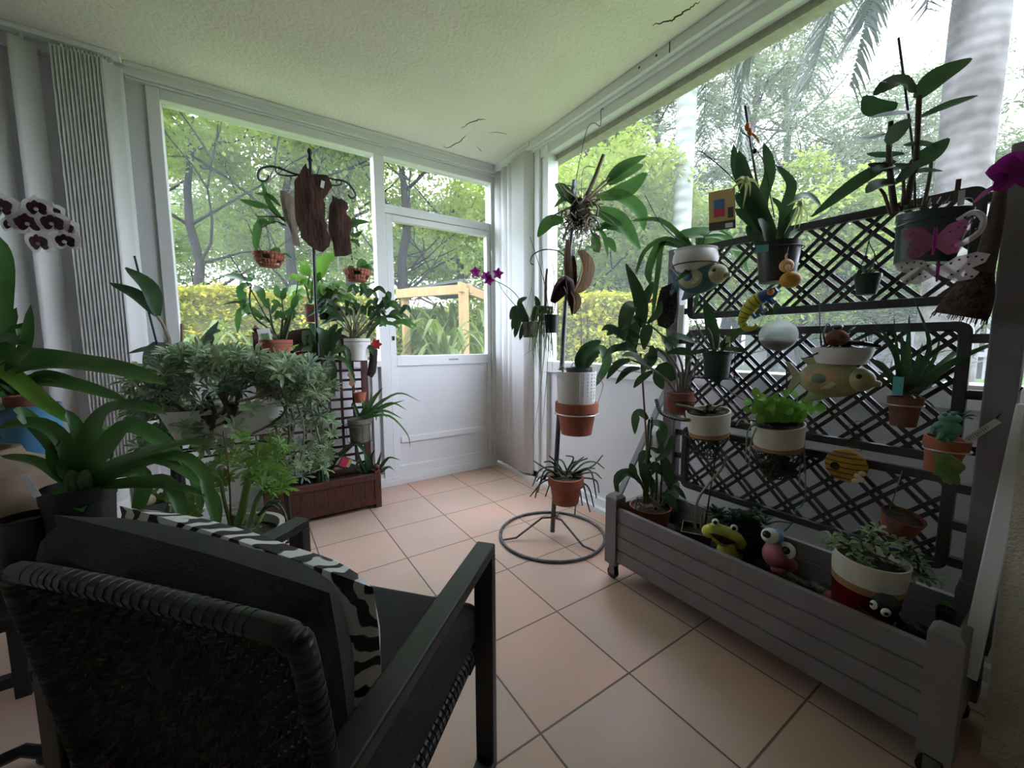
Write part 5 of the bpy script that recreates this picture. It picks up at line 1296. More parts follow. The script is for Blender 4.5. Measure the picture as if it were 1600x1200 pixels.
for k in range(30):
    q = p.W((1481 + p.r.uniform(-16, 18), 732 + p.r.uniform(-18, 20)), -.05 + p.r.uniform(-.02, .02)); rosette(b, q, 9 * p.s, 5, p.r, 8 * p.s, .3, 'oval', (-.6, -.7, .2))
b.build('hanging_frond', 'leaf_lt', p.o, label='yellow-green leafy tuft under the pot')
b = MB(); b.leaf([p.W((1486, 712), -.08), p.W((1495, 718), -.08), p.W((1504, 726), -.08)], 6 * p.s); b.leaf([p.W((1484, 722), -.08), p.W((1492, 727), -.08), p.W((1502, 730), -.08)], 5 * p.s); b.build('yellow_leaf', 'yellow', p.o)
p.done()

# --- beehive plaque
P = TXP(1322, 727, .03); s_ = depth(P) / FPX * hfac(P) ** .7
o = thing('beehive_plaque', 'yellow beehive ornament with dark stripes hanging on the bottom lattice panel', 'ornament', P)
ax = V((.0, -1, 0)); ay = V((0, .04, 1)).normalized()
out = [(33 * math.cos(a) * (1 if math.sin(a) > -.2 else .93), 31 * math.sin(a)) for a in [2 * PI * i / 36 for i in range(36)]]
b = MB(); b.lathe([(0, -.006)] + [(33 * s_ * math.cos(PI / 2 * (1 - k / 6)), .002 + .012 * math.sin(PI / 2 * (1 - k / 6))) for k in range(6, -1, -1)], P, 32, Matrix((V((0, -1, 0)), V((0, 0, 1)), V((-1, 0, 0)))).transposed(), 1, .95); b.build('hive', 'yellow', o)
b = MB()
for k, y in enumerate((-22, -12, -2, 8, 18, 26)):
    w_ = math.sqrt(max(0, 32 ** 2 - (y / .95) ** 2)); b.tube([P + ax * x * s_ + ay * (y - 2 * math.cos(x / 32 * 1.4)) * s_ + V((-1, 0, 0)) * (.003 + .012 * math.sqrt(max(0, 1 - (x ** 2 + y ** 2) / 33 ** 2))) for x in [w_ * (i / 8 - 1) for i in range(17)]], .0018, 5)
b.build('stripe', 'liz_k', o)
b = MB(); b.ball(AX(1305, 728, P.x - .012), (.006, 8 * s_, 8 * s_), 14, 8); b.build('entrance_hole', 'black_gl', o)
b = MB()
for q in ((1340, 744), (1347, 740), (1345, 750), (1336, 752)): b.ball(AX(*q, P.x - .012), (.005, 6 * s_, 5 * s_), 10, 6)
b.build('painted_bee', 'bone', o)
thread(o, spline([AX(1322, 697, P.x), AX(1345, 705, P.x - .005), AX(1334, 684, P.x - .01), AX(1325, 668, P.x), AX(1340, 658, P.x + .01), AX(1352, 662, TX)], 20), .0012)
b = MB(); b.leaf([AX(1334, 684, P.x), AX(1328, 688, P.x), AX(1322, 695, P.x)], 8 * s_, 'oval'); b.leaf([AX(1334, 684, P.x), AX(1338, 678, P.x), AX(1341, 690, P.x)], 8 * s_, 'oval'); b.build('bow', 'black_gl', o)

# --- little dark green hanging pot
P = TXP(1356, 429, .045)
p = PL('hanging_pot', 'little dark green nursery pot hanging on a hook from the top panel', P, 'hanging pot', None, 28)
p.pot(46, 31, 'greenpot', 'nursery', .70)
thread(p.o, [p.W((1338, 428)), p.W((1352, 402)), p.W((1357, 378)), p.W((1364, 362), .03)], .0014, 'stake'); thread(p.o, [p.W((1376, 428)), p.W((1366, 395)), p.W((1357, 378))], .0014, 'stake')
b = MB(); b.ball(p.W((1352, 402)), .006, 8, 6); b.build('knot', 'black_gl', p.o)
pix_leaves(p, [[(1356, 428), (1360, 418), (1366, 412), 4], [(1352, 428), (1348, 420), (1350, 414), 4], [(1360, 428), (1366, 422), (1370, 424), 3]], 4, 'leaf', .01)
p.S([(1364, 428), (1366, 400), (1365, 392)], 1.6, 0, 'cane'); p.done()

# --- large oval green pot with the tall dark orchid
P = TXP(1459, 331, .09)
p = PL('potted_orchid', 'tall dark orchid with stout canes in a large oval green pot', P, 'potted orchid', None, 29)
p.pot(128, 78, 'greenpot', 'nursery', .80, tilt=Matrix.Rotation(math.radians(5), 3, 'X'), sx=.62)
ring_hanger(p.o, P, 62 * p.sr, railpt(P), 'black_metal', .03)
for q, w in (([(1398, 332), (1393, 290), (1389, 240), (1392, 190)], 9), ([(1416, 320), (1422, 290), (1432, 240), (1436, 150)], 9), ([(1443, 322), (1452, 280), (1456, 246)], 6), ([(1392, 335), (1382, 305), (1375, 295)], 5), ([(1408, 330), (1412, 300), (1410, 262)], 5)): p.S(q, w, p.r.uniform(-.03, .03), 'brownstem', part='cane', taper=.75)
p.S([(1430, 325), (1427, 240), (1416, 150), (1404, 59)], 3.6, .02, 'stake', part='stake', taper=1)
for q in ([(1433, 154), (1466, 120), (1518, 91), 26], [(1432, 140), (1402, 128), (1366, 149), 26], [(1402, 166), (1368, 170), (1350, 150), 22], [(1432, 174), (1398, 178), (1362, 184), 17], [(1438, 183), (1484, 163), (1528, 149), 11], [(1384, 224), (1402, 206), (1424, 186), 22], [(1388, 208), (1352, 217), (1330, 212), 7], [(1412, 240), (1378, 242), (1354, 240), 8],
    [(1420, 264), (1452, 242), (1483, 216), 22], [(1424, 258), (1382, 262), (1356, 257), 13], [(1402, 284), (1372, 288), (1354, 302), 17], [(1398, 250), (1340, 284), (1268, 339), 18], [(1398, 130), (1380, 128), (1371, 124), 5], [(1400, 284), (1420, 268), (1440, 250), 14], [(1398, 258), (1372, 264), (1360, 280), 12]): p.L(list(q[:-1]), q[-1] * 1.3, p.r.uniform(-.08, .06), 'leaf_dk', 'lance', .12, 10)
for q in ([(1412, 227), (1440, 224), (1470, 230), 10], [(1412, 274), (1440, 266), (1473, 267), 9]): p.L(list(q[:-1]), q[-1], -.02, 'leaf_sage', 'lance', .1)
b = MB(); b.box(p.W((1502, 309), -.02), (.002, 7 * p.s, 22 * p.s), rz(.3)); b.build('white_tag', 'tag', p.o, smooth=False)
b = MB(); b.box(p.W((1496, 298), -.01), (.003, 6 * p.s, 34 * p.s), rz(.3)); b.build('brown_tag', 'brownstem', p.o, smooth=False)
for k in range(14): q = (1400 + k * 6 + p.r.uniform(-4, 4), 328 - k * .8); p.S([q, (q[0] + p.r.uniform(-8, 8), q[1] - p.r.uniform(2, 12))], 3, p.r.uniform(-.02, .02), 'brownstem', part='dry_stub')
p.done()
# butterfly ornaments of lacy plastic
def lace_mat(name, c, tr):
    m, n, l, b = nt(name); b.inputs['Base Color'].default_value = c4(c); b.inputs['Roughness'].default_value = .4
    t = n.new('ShaderNodeBsdfTransparent'); mx = n.new('ShaderNodeMixShader'); mx.inputs['Fac'].default_value = tr; l.new(t.outputs[0], mx.inputs[1]); l.new(b.outputs[0], mx.inputs[2]); l.new(mx.outputs[0], n['Material Output'].inputs['Surface']); return m
M['lace'] = lace_mat('white_lace_plastic', (.78, .70, .72), .5); M['lacepink'] = lace_mat('pink_lace_plastic', (.62, .16, .36), .35)
def butterfly(label, cx, cy, w, h, x, mat, dots):
    P = AX(cx, cy, x); s_ = depth(P) / FPX; o = thing('butterfly_ornament', label, 'ornament', P); ax = V((.25, -.97, 0)); ay = V((0, 0, 1))
    for sg in (1, -1):
        b = MB(); pl = [(0, .1), (.18, .42), (.38, .5), (.5, .36), (.46, .1), (.34, -.04), (.42, -.22), (.36, -.42), (.2, -.46), (.06, -.24), (0, -.1)]
        b.prism([(sg * a * w * s_, c * h * s_) for a, c in (pl if sg > 0 else pl[::-1])], P, (ax + V((-.35 * sg, 0, 0))).normalized(), ay, .002); wg = b.build('wing', mat, o, smooth=False)
        b = MB()
        for a, c in dots: b.ball(P + (ax + V((-.35 * sg, 0, 0))).normalized() * sg * a * w * s_ + ay * c * h * s_ + V((-.002, -.002, 0)), (.0025,) * 3, 8, 6)
        b.build('dot', 'magenta' if mat == 'lacepink' else 'liz_k', wg)
    b = MB(); b.tube([P + ay * h * .4 * s_, P, P - ay * h * .4 * s_], [.003, .004, .002], 8); b.build('body', 'magenta', o); return o
butterfly('pink translucent butterfly on the front of the large oval green pot', 1460, 377, 78, 52, TX - .25, 'lacepink', [(.2, .2), (.3, .3), (.4, .25), (.25, -.2), (.3, -.3)])
butterfly('white lacy butterfly with dark dots hanging below the large oval green pot', 1465, 423, 106, 42, TX - .13, 'lace', [(.12, .2), (.2, .3), (.28, .36), (.36, .34), (.42, .2), (.3, .1), (.2, -.1), (.28, -.25), (.34, -.34), (.14, -.2)])
P = AX(1516, 352, TX - .15); s_ = depth(P) / FPX
o = thing('lace_loop', 'white dotted lace loop curling out at the right side of the large oval pot', 'ornament', P)
b = MB(); b.tube(spline([AX(x, y, TX - .15) for x, y in ((1496, 345), (1520, 332), (1536, 340), (1532, 360), (1512, 376), (1492, 386))], 24), 4 * s_, 8); b.build('loop', 'lace', o)
b = MB()
for q in ((1508, 340), (1520, 338), (1529, 346), (1526, 358), (1512, 367), (1500, 374)): b.ball(AX(*q, TX - .165), .0028, 8, 6)
b.build('dot', 'liz_k', o)

# --- broom-like husk at the right post
xh = TX - .10
o = thing('husk_broom', 'brown broom-like palm husk hanging upside down at the right post of the trellis', 'ornament', AX(1560, 305, xh)); s_ = depth(AX(1530, 400, xh)) / FPX
b = MB(); pts = spline([AX(x, y, xh) for x, y in ((1564, 296), (1556, 340), (1544, 390), (1533, 430))], 18); b.tube(pts, [(7 + 7 * i / len(pts)) * s_ for i in range(len(pts))], 12); b.build('handle', 'brownstem', o)
b = MB(); a_, c_ = AX(1535, 425, xh), AX(1500, 494, xh); N = 10
M['husk'] = pm('brown_husk', srgb(84, 66, 54), .95, srgb(56, 42, 34), 60, bump=1, bscale=120)
b.tube([a_.lerp(c_, i / N) for i in range(N + 1)], [(13 + 18 * math.sin(PI / 2 * i / N)) * s_ for i in range(N + 1)], 16)
rnd = random.Random(8); d_ = (c_ - a_).normalized(); u_ = d_.orthogonal().normalized(); v_ = d_.cross(u_)
for _ in range(220):
    a = rnd.uniform(0, 2 * PI); t = rnd.uniform(.1, 1); q = a_.lerp(c_, t) + (u_ * math.cos(a) + v_ * math.sin(a)) * (13 + 18 * t) * s_; b.tube([q, q + d_ * rnd.uniform(.01, .022) + (u_ * math.cos(a) + v_ * math.sin(a)) * .003], .0011, 3, cap=False)
b.build('bristle_head', 'husk', o)

# --- magenta moth orchid reaching in from the pier
P = AX(1672, 470, .50)
p = PL('potted_orchid', 'magenta moth orchid reaching in at the right edge of the photo above the trellis', P, 'potted orchid', None, 31)
p.pot(90, 80, 'blackpot', 'nursery', .8); thread(p.o, [P + V((.045 * 1, 0, 0)), V((.54, -2.78, P.z + .12))], .002)
p.S([(1670, 468), (1665, 380), (1640, 290), (1600, 262), (1570, 275)], 4, 0, 'stem')
for c, R_, nn in (((1582, 278), 40, V((-.6, -.7, .2))), ((1612, 262), 44, V((-.8, -.4, .1)))):
    b = MB(); c0 = p.W(c, -.02); fr = frame_to(nn)
    for a, L_, w_ in ((90, .9, .55), (210, .9, .55), (330, .9, .55), (15, 1.0, .95), (165, 1.0, .95)):
        d = fr @ V((math.cos(math.radians(a)), math.sin(math.radians(a)), .12)); b.leaf([c0, c0 + d * R_ * .5 * p.s, c0 + d * R_ * L_ * p.s - V((0, 0, .004))], R_ * w_ * p.s, 'oval', .12, 7, nn)
    b.build('flower', 'magenta', p.o)
b = MB(); b.leaf([p.W((1570, 282), -.02), p.W((1545, 300), -.03), p.W((1522, 317), -.03)], 15 * p.s, 'lance', .3); b.leaf([p.W((1575, 276), -.02), p.W((1558, 272), -.02), p.W((1546, 275), -.02)], 9 * p.s, 'oval'); b.build('hanging_petal', 'magenta', p.o)
p.done()

# --- tilted terracotta bowl on the bottom panel
P = TXP(1412, 806, .075)
p = PL('hanging_pot', 'empty tilted terracotta bowl hanging on the bottom lattice panel', P, 'hanging pot', None, 32)
tl = Matrix.Rotation(math.radians(14), 3, 'X') @ Matrix.Rotation(math.radians(-6), 3, 'Y')
p.pot(76, 40, 'terra2', 'plain', .62, tilt=tl)
thread(p.o, [p.W((1390, 798)), p.W((1402, 760)), p.W((1410, 735), .05)], .0014); p.done()

# ================================================================== IN THE TROUGH
def TR(px, py, x=.50): return AX(px, py, x)
# tall leafy dendrobium in a terracotta saucer
P = TR(1016, 790, .47)
p = PL('potted_orchid', 'tall leafy orchid with stakes in a terracotta pot at the left end of the trough', P, 'potted orchid', None, 33)
p.pot(66, 44, 'terra', 'plain', .75)
for q, w, m in (([(1008, 788), (1010, 700), (1001, 552)], 3, 'bamboo'), ([(1012, 788), (1014, 720), (1019, 652)], 2.4, 'stake'), ([(1032, 788), (1034, 740), (1033, 720)], 2.4, 'stake')): p.S(q, w, 0, m, part='stake', taper=1)
for q in ([(1010, 786), (1011, 730), (1012, 690), (1014, 655)], [(1006, 786), (1008, 750), (1010, 705)], [(1024, 786), (1026, 750), (1025, 715)], [(1018, 786), (1018, 760), (1016, 735)], [(1014, 786), (1004, 760), (992, 742)]): p.S(q, 5.5, p.r.uniform(-.03, .02), 'stem')
pix_leaves(p, [[(1012, 655), (1000, 645), (993, 655), (992, 678), 15], [(1016, 660), (1032, 665), (1034, 682), (1031, 698), 18], [(1025, 720), (1044, 704), (1050, 680), 11], [(1018, 714), (1004, 710), (1001, 745), 11], [(1012, 745), (1024, 728), (1033, 742), 15],
    [(994, 744), (988, 732), (984, 724), 11], [(1004, 758), (985, 738), (964, 746), (966, 782), 12], [(1000, 750), (978, 740), (962, 760), 10], [(1034, 710), (1042, 735), (1047, 766), 17], [(1036, 775), (1040, 792), (1050, 818), 18], [(1040, 770), (1056, 764), (1072, 780), 12], [(1016, 720), (1006, 735), (1008, 760), 12],
    [(1030, 772), (1046, 778), (1060, 800), 12], [(1016, 700), (1030, 705), (1036, 690), 10], [(1022, 770), (1016, 750), (1006, 742), 12]], 13, 'leaf_dk', .06)
for k in range(12): q = (1016 + p.r.uniform(-22, 22), 788); p.S([q, (q[0] + p.r.uniform(-10, 10), 776 + p.r.uniform(0, 18)), (q[0] + p.r.uniform(-16, 16), 794 + p.r.uniform(0, 14))], 2.2, p.r.uniform(-.05, -.01), 'root', part='aerial_root')
p.done()
# square nursery pot with bare stems
P = TR(1089, 826, .46)
p = PL('square_pot', 'square dark pot of bare jointed stems beside the frog figure', P, 'potted plant', None, 34)
b = MB(); r_ = 24 * p.sr; h_ = 44 * p.s; sq = lambda r, z: [P + rz(.5) @ V((x * r, y * r, z)) for x, y in ((-1, -1), (1, -1), (1, 1), (-1, 1))]
vs = sq(r_ * .7, -h_) + sq(r_, 0) + sq(r_ * .93, 0) + sq(r_ * .88, -h_ * .3); b.add(vs, [(3, 2, 1, 0)] + [(a + i, a + (i + 1) % 4, a + 4 + (i + 1) % 4, a + 4 + i) for a in (0, 4, 8) for i in range(4)]); b.build('pot', 'blackpot', p.o, smooth=False, bevel=.002)
b = MB(); q4 = sq(r_ * .97, .001); b.tube(q4 + [q4[0]], .0018, 5); b.build('pale_rim', 'bone', p.o)
b = MB(); b.add(sq(r_ * .9, -h_ * .18), [(0, 1, 2, 3)]); b.build('soil', 'soil', p.o)
for q, w, m in (([(1087, 826), (1089, 785), (1108, 755), (1128, 732), (1135, 712)], 4, 'cane'), ([(1085, 826), (1080, 800), (1070, 780)], 2, 'cane'), ([(1095, 826), (1096, 805)], 4, 'cane'), ([(1098, 826), (1103, 800)], 4, 'cane'), ([(1101, 826), (1112, 752), (1127, 652)], 2.4, 'stake')): p.S(q, w, p.r.uniform(-.02, .02), m, part='stake' if m == 'stake' else 'bare_stem', taper=.9)
p.done()
# low dark leaves behind the figures
P = TR(1160, 822, .58)
p = PL('potted_succulent', 'low dark green rosettes in a black tray behind the frog figure', P, 'potted plant', None, 35)
p.pot(90, 40, 'blackpot', 'bowl', .8, sx=.6)
for k in range(34):
    q = p.W((p.r.uniform(1112, 1196), p.r.uniform(803, 824)), p.r.uniform(-.04, .04)); rosette(p.mb('foliage', 'leaf_dk'), q, p.r.uniform(12, 20) * p.s, 9, p.r, 6 * p.s, .8)
p.S([(1195, 820), (1215, 815), (1240, 818)], 3, .02, 'leaf_dk'); p.S([(1225, 830), (1234, 822), (1240, 812)], 2.4, .02, 'leaf_dk'); p.done()
# frog figure
P = TR(1134, 862, .44); s_ = depth(P) / FPX * hfac(P) ** .7
M['frogy'] = pm('frog_yellow_green', srgb(214, 206, 92), .45, srgb(150, 168, 78), 10); M['mouth'] = pm('frog_mouth', srgb(70, 22, 22), .6)
o = thing('frog_figure', 'green and yellow open-mouthed frog figure with goggle eyes in the trough', 'figurine', P)
def F(px, py, off=0): return AV(px, py, P, off)
vx = (F(1144, 850) - F(1134, 850)).normalized(); vz = V((0, 0, 1)); vy = vx.cross(vz) * -1
if vy.dot(HF) < 0: vy = -vy
frf = Matrix((vx, vy, vz)).transposed()
b = MB(); b.lathe([(0, -30 * s_), (18 * s_, -30 * s_), (19 * s_, -15 * s_), (15 * s_, 2 * s_), (12 * s_, 14 * s_), (0, 18 * s_)], F(1136, 858), 20); b.build('body', 'frogy', o)
b = MB(); hr = Matrix.Rotation(.30, 3, vy); b.ball(F(1131, 833), (27 * s_, 16 * s_, 13 * s_), 24, 14, hr @ frf); b.ball(F(1127, 846, -.003), (17 * s_, 13 * s_, 6 * s_), 16, 10, hr @ frf); hd = [(1107, 827, 10), (1113, 829, 13), (1122, 831, 14.5), (1132, 835, 15), (1142, 839, 14.5), (1150, 843, 13), (1156, 845, 10)]
b.tube([F(x, y) for x, y, r in hd], [r * s_ for x, y, r in hd], 14); b.ball(F(1107, 830, -.004), (11 * s_,) * 3, 12, 8); b.ball(F(1155, 848, -.004), (11 * s_,) * 3, 12, 8)
b.ball(F(1130, 845, .0), (15 * s_, 12 * s_, 5 * s_), 14, 8, frf); b.build('head', 'frogy', o)
b = MB(); b.prism([(-20, 6), (-9, 6), (0, 3), (10, -1), (22, -8), (12, -10), (4, -11), (-6, -7)], F(1129, 840, -.030), vx * s_, (vz + vx * -.1) * s_, .012); b.build('open_mouth', 'mouth', o)
for x, y in ((1118, 816), (1147, 825)):
    b = MB(); b.ball(F(x, y, -.004), (6 * s_,) * 3, 14, 10); e = b.build('eye', 'eyewhite', o)
    b = MB(); b.ball(F(x - .5, y + .5, -.004 - 4.2 * s_), (3.2 * s_, 3.2 * s_, 3.2 * s_), 12, 8); b.build('pupil', 'black_gl', e)
b = MB()
for q in ([(1124, 862), (1116, 872), (1122, 880)], [(1148, 862), (1158, 870), (1152, 880)]): b.tube([F(x, y, -.01) for x, y in q], [4 * s_, 4 * s_, 3 * s_], 8)
b.build('arm', 'frogy', o)
# pink goggle-eyed bird
P = TR(1217, 868, .43); s_ = depth(P) / FPX * hfac(P) ** .7
M['pinkg'] = pm('dusty_pink_glaze', srgb(186, 116, 126), .4, srgb(150, 86, 92), 9); M['sky'] = pm('sky_blue_glaze', srgb(96, 156, 206), .4)
o = thing('bird_figure', 'dusty pink goggle-eyed figure with one blue eyelid in the trough', 'figurine', P)
b = MB(); b.ball(F(1212, 866), (21 * s_, 21 * s_, 24 * s_), 20, 14); b.tube([F(1215, 872), F(1230, 880), F(1242, 886)], [18 * s_, 15 * s_, 7 * s_], 14); b.build('body', 'pinkg', o)
b = MB(); b.ball(F(1214, 890, -.012), (11 * s_, 9 * s_, 8 * s_), 14, 8, frf); b.ball(F(1222, 891, -.018), (5 * s_,) * 3, 8, 6); b.build('beak', 'pinkg', o)
for x, y, r, ox, oy in ((1203, 837, 13.5, -5, -2), (1228, 860, 14.5, 0, 0)):
    b = MB(); b.ball(F(x, y, -.012), (r * s_,) * 3, 18, 12); e = b.build('eye', 'eyewhite', o)
    b = MB(); q = F(x + ox, y + oy, -.012 - r * .62 * s_); b.ball(q, (6.5 * s_, 6.5 * s_, 6.5 * s_), 14, 10); b.build('pupil', 'black_gl', e)
b = MB(); b.ball(F(1214, 838, -.004), (9.5 * s_, 13 * s_, 12.5 * s_), 16, 12, frf); b.build('eyelid', 'sky', o)
# big cream and red pot of trailing succulents
P = TR(1361, 868, .47)
p = PL('succulent_pot', 'large cream and red banded pot overflowing with grey-green trailing succulent', P, 'potted plant', None, 36)
p.pot(126, 118, ['creampot', 'tanband', 'redglaze'], 'cyl', .80, mats=[(.30, 0), (.40, 1), (1, 2)], tilt=Matrix.Rotation(math.radians(3), 3, 'X'))
def sprig(p, pts, n, L_, w, mat='leaf_pale', off=-.02):
    q = spline([p.W(x, off * i / (len(pts) - 1)) for i, x in enumerate(pts)], 14); p.stm.setdefault(('stem', 'stem'), MB()).tube(q, 1.5 * p.s, 5)
    for i in range(n):
        k = int(len(q) * (i + .5) / n); d = (q[min(k + 1, len(q) - 1)] - q[max(k - 1, 0)]).normalized()
        a = 2.4 * i; sd = d.orthogonal().normalized(); sd = (sd * math.cos(a) + d.cross(sd) * math.sin(a)); e = (sd * .8 + d * .6 + V((0, 0, -.1))).normalized() * L_ * p.s * p.r.uniform(.7, 1.1)
        p.mb('foliage', mat).leaf([q[k], q[k] + e * .5 + V((0, 0, .10 * L_ * p.s)), q[k] + e], w * p.s, 'spoon', .25, 5)
    rosette(p.mb('foliage', mat), q[-1], L_ * p.s, 6, p.r, w * p.s, .5)
for q in ([(1330, 858), (1310, 846), (1290, 850)], [(1345, 864), (1318, 836), (1300, 838)], [(1352, 866), (1345, 842), (1356, 832)], [(1368, 862), (1362, 838), (1372, 828)], [(1382, 866), (1392, 846), (1404, 846)], [(1395, 868), (1424, 858), (1438, 880)], [(1400, 872), (1436, 880), (1446, 905)], [(1405, 875), (1440, 895), (1465, 906)], [(1360, 872), (1352, 880), (1345, 892)], [(1375, 874), (1362, 884), (1352, 888)], [(1385, 872), (1390, 862), (1380, 852)], [(1340, 868), (1330, 862), (1325, 850)], [(1370, 870), (1384, 884), (1400, 888)], [(1398, 872), (1430, 868), (1436, 900)], [(1326, 866), (1336, 872), (1348, 876)], [(1390, 880), (1408, 890), (1425, 900)]): sprig(p, q, 9, 15, 6.5)
p.S([(1318, 830), (1345, 850), (1380, 878)], 3, -.01, 'cane', part='dry_stem')
p.done()
# black goggle-eyed ant figure
P = TR(1390, 955, .42); s_ = depth(P) / FPX * hfac(P) ** .7
M['antk'] = pm('charcoal_glaze', (.022, .022, .024), .35, (.035, .035, .038), 10)
o = thing('ant_figure', 'black goggle-eyed ant figure leaning in front of the cream and red pot', 'figurine', P)
b = MB(); b.ball(F(1386, 941), (24 * s_, 20 * s_, 16 * s_), 20, 12, frf @ Matrix.Rotation(.35, 3, 'Y')); b.build('head', 'antk', o)
b = MB(); b.ball(F(1416, 982), (16 * s_, 14 * s_, 12 * s_), 16, 10, frf); b.tube([F(1392, 950), F(1402, 968), F(1414, 980)], [8 * s_, 7 * s_, 8 * s_], 10); b.build('body', 'antk', o)
for x, y, rx, rz_ in ((1365, 945, 6, 9), (1384, 957, 9, 8)):
    b = MB(); b.ball(F(x, y, -.026), (rx * s_, 6 * s_, rz_ * s_), 14, 10, frf); e = b.build('eye', 'eyewhite', o)
    b = MB(); b.ball(F(x + (1 if rx > 7 else -4), y + (2 if rx > 7 else -1), -.026 - 4.6 * s_), (3.6 * s_, 2.5 * s_, 3 * s_), 10, 8, frf); b.build('pupil', 'black_gl', e)
for q in ([(1370, 960), (1352, 955), (1340, 946)], [(1378, 964), (1362, 962), (1348, 952)], [(1400, 972), (1392, 985), (1400, 996)]): b = MB(); b.tube([F(x, y, -.02) for x, y in q], [2 * s_, 1.6 * s_, 1 * s_], 6); b.build('leg', 'antk', o)
# small black pot with a seedling
P = TR(1479, 952, .50)
p = PL('seedling_pot', 'small black pot with one bright green seedling at the right end of the trough', P, 'potted plant', None, 37)
p.pot(36, 44, 'blackpot', 'plain', .8)
p.S([(1479, 952), (1479, 946)], 2, 0, 'stem'); rosette(p.mb('foliage', 'leaf_br'), p.W((1479, 946)), 9 * p.s, 7, p.r, 6 * p.s, .9, 'oval'); p.done()
# stones on the soil
for i, (px, py, r, m, lb) in enumerate(((1300, 934, 12, 'terra2', 'reddish stone on the soil left of the cream and red pot'), (1042, 826, 13, 'jar', 'pale stone on the soil beside the square pot'), (1282, 922, 7, 'greypot', 'small grey stone on the soil between the bird figure and the banded pot'))):
    P = AZ(px, py, .228); s_ = depth(P) / FPX; b = MB(); b.ball(P, (r * s_, r * s_, r * .7 * s_), 14, 10, dent=lambda d: 1 + .16 * noise.noise(d * 2.3 + V((i, 0, 0)))); tag(b.build('stone', m, loc=P), lb, 'stone')
# ================================================================== ON THE POLE STAND
# white textured pot seated in a terracotta pot
P = AV(901, 628, SC, -.075)
p = PL('terracotta_pot', 'terracotta pot held in the upper ring of the pole stand', P, 'pot', None, 41)
p.pot(68, 50, 'terra', 'collar', .70, soil=None); p.done()
P = AV(901, 580, SC, -.075)
p = PL('potted_orchid', 'orchid in a white embossed pot standing inside a terracotta pot on the pole', P, 'potted orchid', None, 42)
def emboss():
    m, n, l, b = nt('embossed_white_ceramic'); b.inputs['Base Color'].default_value = (.72, .70, .66, 1); b.inputs['Roughness'].default_value = .5
    tc = n.new('ShaderNodeTexCoord'); br = n.new('ShaderNodeTexBrick'); br.inputs['Scale'].default_value = 60; br.inputs['Mortar Size'].default_value = .03
    mp = n.new('ShaderNodeMapping'); mp.inputs['Rotation'].default_value = (PI / 2, 0, .6); l.new(tc.outputs['Object'], mp.inputs['Vector']); l.new(mp.outputs['Vector'], br.inputs['Vector'])
    bp = n.new('ShaderNodeBump'); bp.inputs['Strength'].default_value = .7; bp.inputs['Distance'].default_value = .004; bp.invert = True; l.new(br.outputs['Fac'], bp.inputs['Height']); l.new(bp.outputs['Normal'], b.inputs['Normal']); return m
M['emboss'] = emboss()
p.pot(62, 50, 'emboss', 'cyl', .94, soil=None)
R_ = 30.2 * p.sr                 # three panels of raised studs
for pn in range(3):
    b = MB()
    for row in range(8):
        for k in range(26):
            a = 2 * PI * k / 26; q = ((a + .3) % (2 * PI)) / (PI / 1.5)
            if int(q) != pn or q % 1 > .72: continue
            rw = 31 * p.sr * (.998 - .06 * (4 + row * 5.2) / 50)
            b.ball(P + V((rw * math.cos(a), rw * math.sin(a), -(4 + row * 5.2) * p.s)), (.0034, .0034, .0046), 6, 4)
    b.build('embossed_pattern', 'emboss', p.o)
b = MB(); b.lathe(pot_profile('nursery', 21 * p.sr, 30 * p.s, .8, .002), P + V((.012, -.004, 6 * p.s)), 24); b.build('inner_pot', 'blackpot', p.o)
b = MB(); b.lathe([(20 * p.sr, 2 * p.s), (0, 5 * p.s)], P + V((.012, -.004, 0)), 20); b.build('soil', 'soil', p.o)
pix_leaves(p, [[(912, 578), (935, 545), (948, 568), (927, 607), 16], [(904, 578), (914, 548), (940, 532), 18], [(902, 577), (905, 555), (920, 540), 10], [(910, 578), (924, 560), (936, 556), 10]], 14, 'leaf_dk', .03, 'strap')
for q in ([(884, 578), (878, 572), (872, 578)], [(892, 576), (896, 566), (900, 574)], [(934, 590), (942, 600), (938, 618), (930, 640)]): p.S(q, 1.6, -.03, 'root', part='aerial_root')
for q in ([(905, 576), (918, 520), (914, 470)], [(908, 576), (908, 500), (904, 460)]): p.S(q, 1.6, .03, 'brownstem', part='flower_stem')
p.done()
# small terracotta with trailing cactus
P = AV(884, 744, SC, -.012)
p = PL('potted_cactus', 'thin-stemmed trailing cactus in a small terracotta pot low on the pole stand', P, 'potted cactus', None, 43)
p.pot(56, 42, 'terra', 'collar', .72)
for q in ([(876, 744), (852, 735), (840, 770)], [(874, 744), (846, 728), (834, 720)], [(880, 746), (850, 752), (828, 776)], [(890, 750), (900, 770), (898, 804)], [(892, 748), (918, 760), (928, 792)], [(896, 744), (922, 735), (932, 778)], [(892, 742), (926, 728), (942, 711)], [(894, 744), (926, 738), (940, 748)], [(884, 740), (896, 716), (884, 712)], [(880, 742), (862, 722), (850, 722)], [(886, 740), (904, 722), (918, 716)], [(898, 746), (930, 750), (936, 770)],
    [(878, 748), (862, 752), (852, 776)], [(888, 742), (880, 722), (870, 716)], [(884, 744), (890, 728), (900, 720)], [(894, 742), (914, 732), (930, 732)], [(872, 746), (848, 744), (838, 752)], [(890, 746), (908, 748), (918, 786), (922, 800)], [(880, 740), (872, 726), (858, 712)], [(884, 742), (866, 730), (844, 734), (832, 760)], [(892, 742), (912, 724), (930, 722), (944, 732)], [(886, 744), (878, 756), (868, 790)], [(890, 744), (904, 760), (910, 790)], [(888, 742), (896, 726), (912, 714)], [(876, 744), (858, 738), (842, 758), (836, 778)]): p.S(q, 3.6, p.r.uniform(-.07, .05), 'cactus', part='cactus_stem', taper=.55)
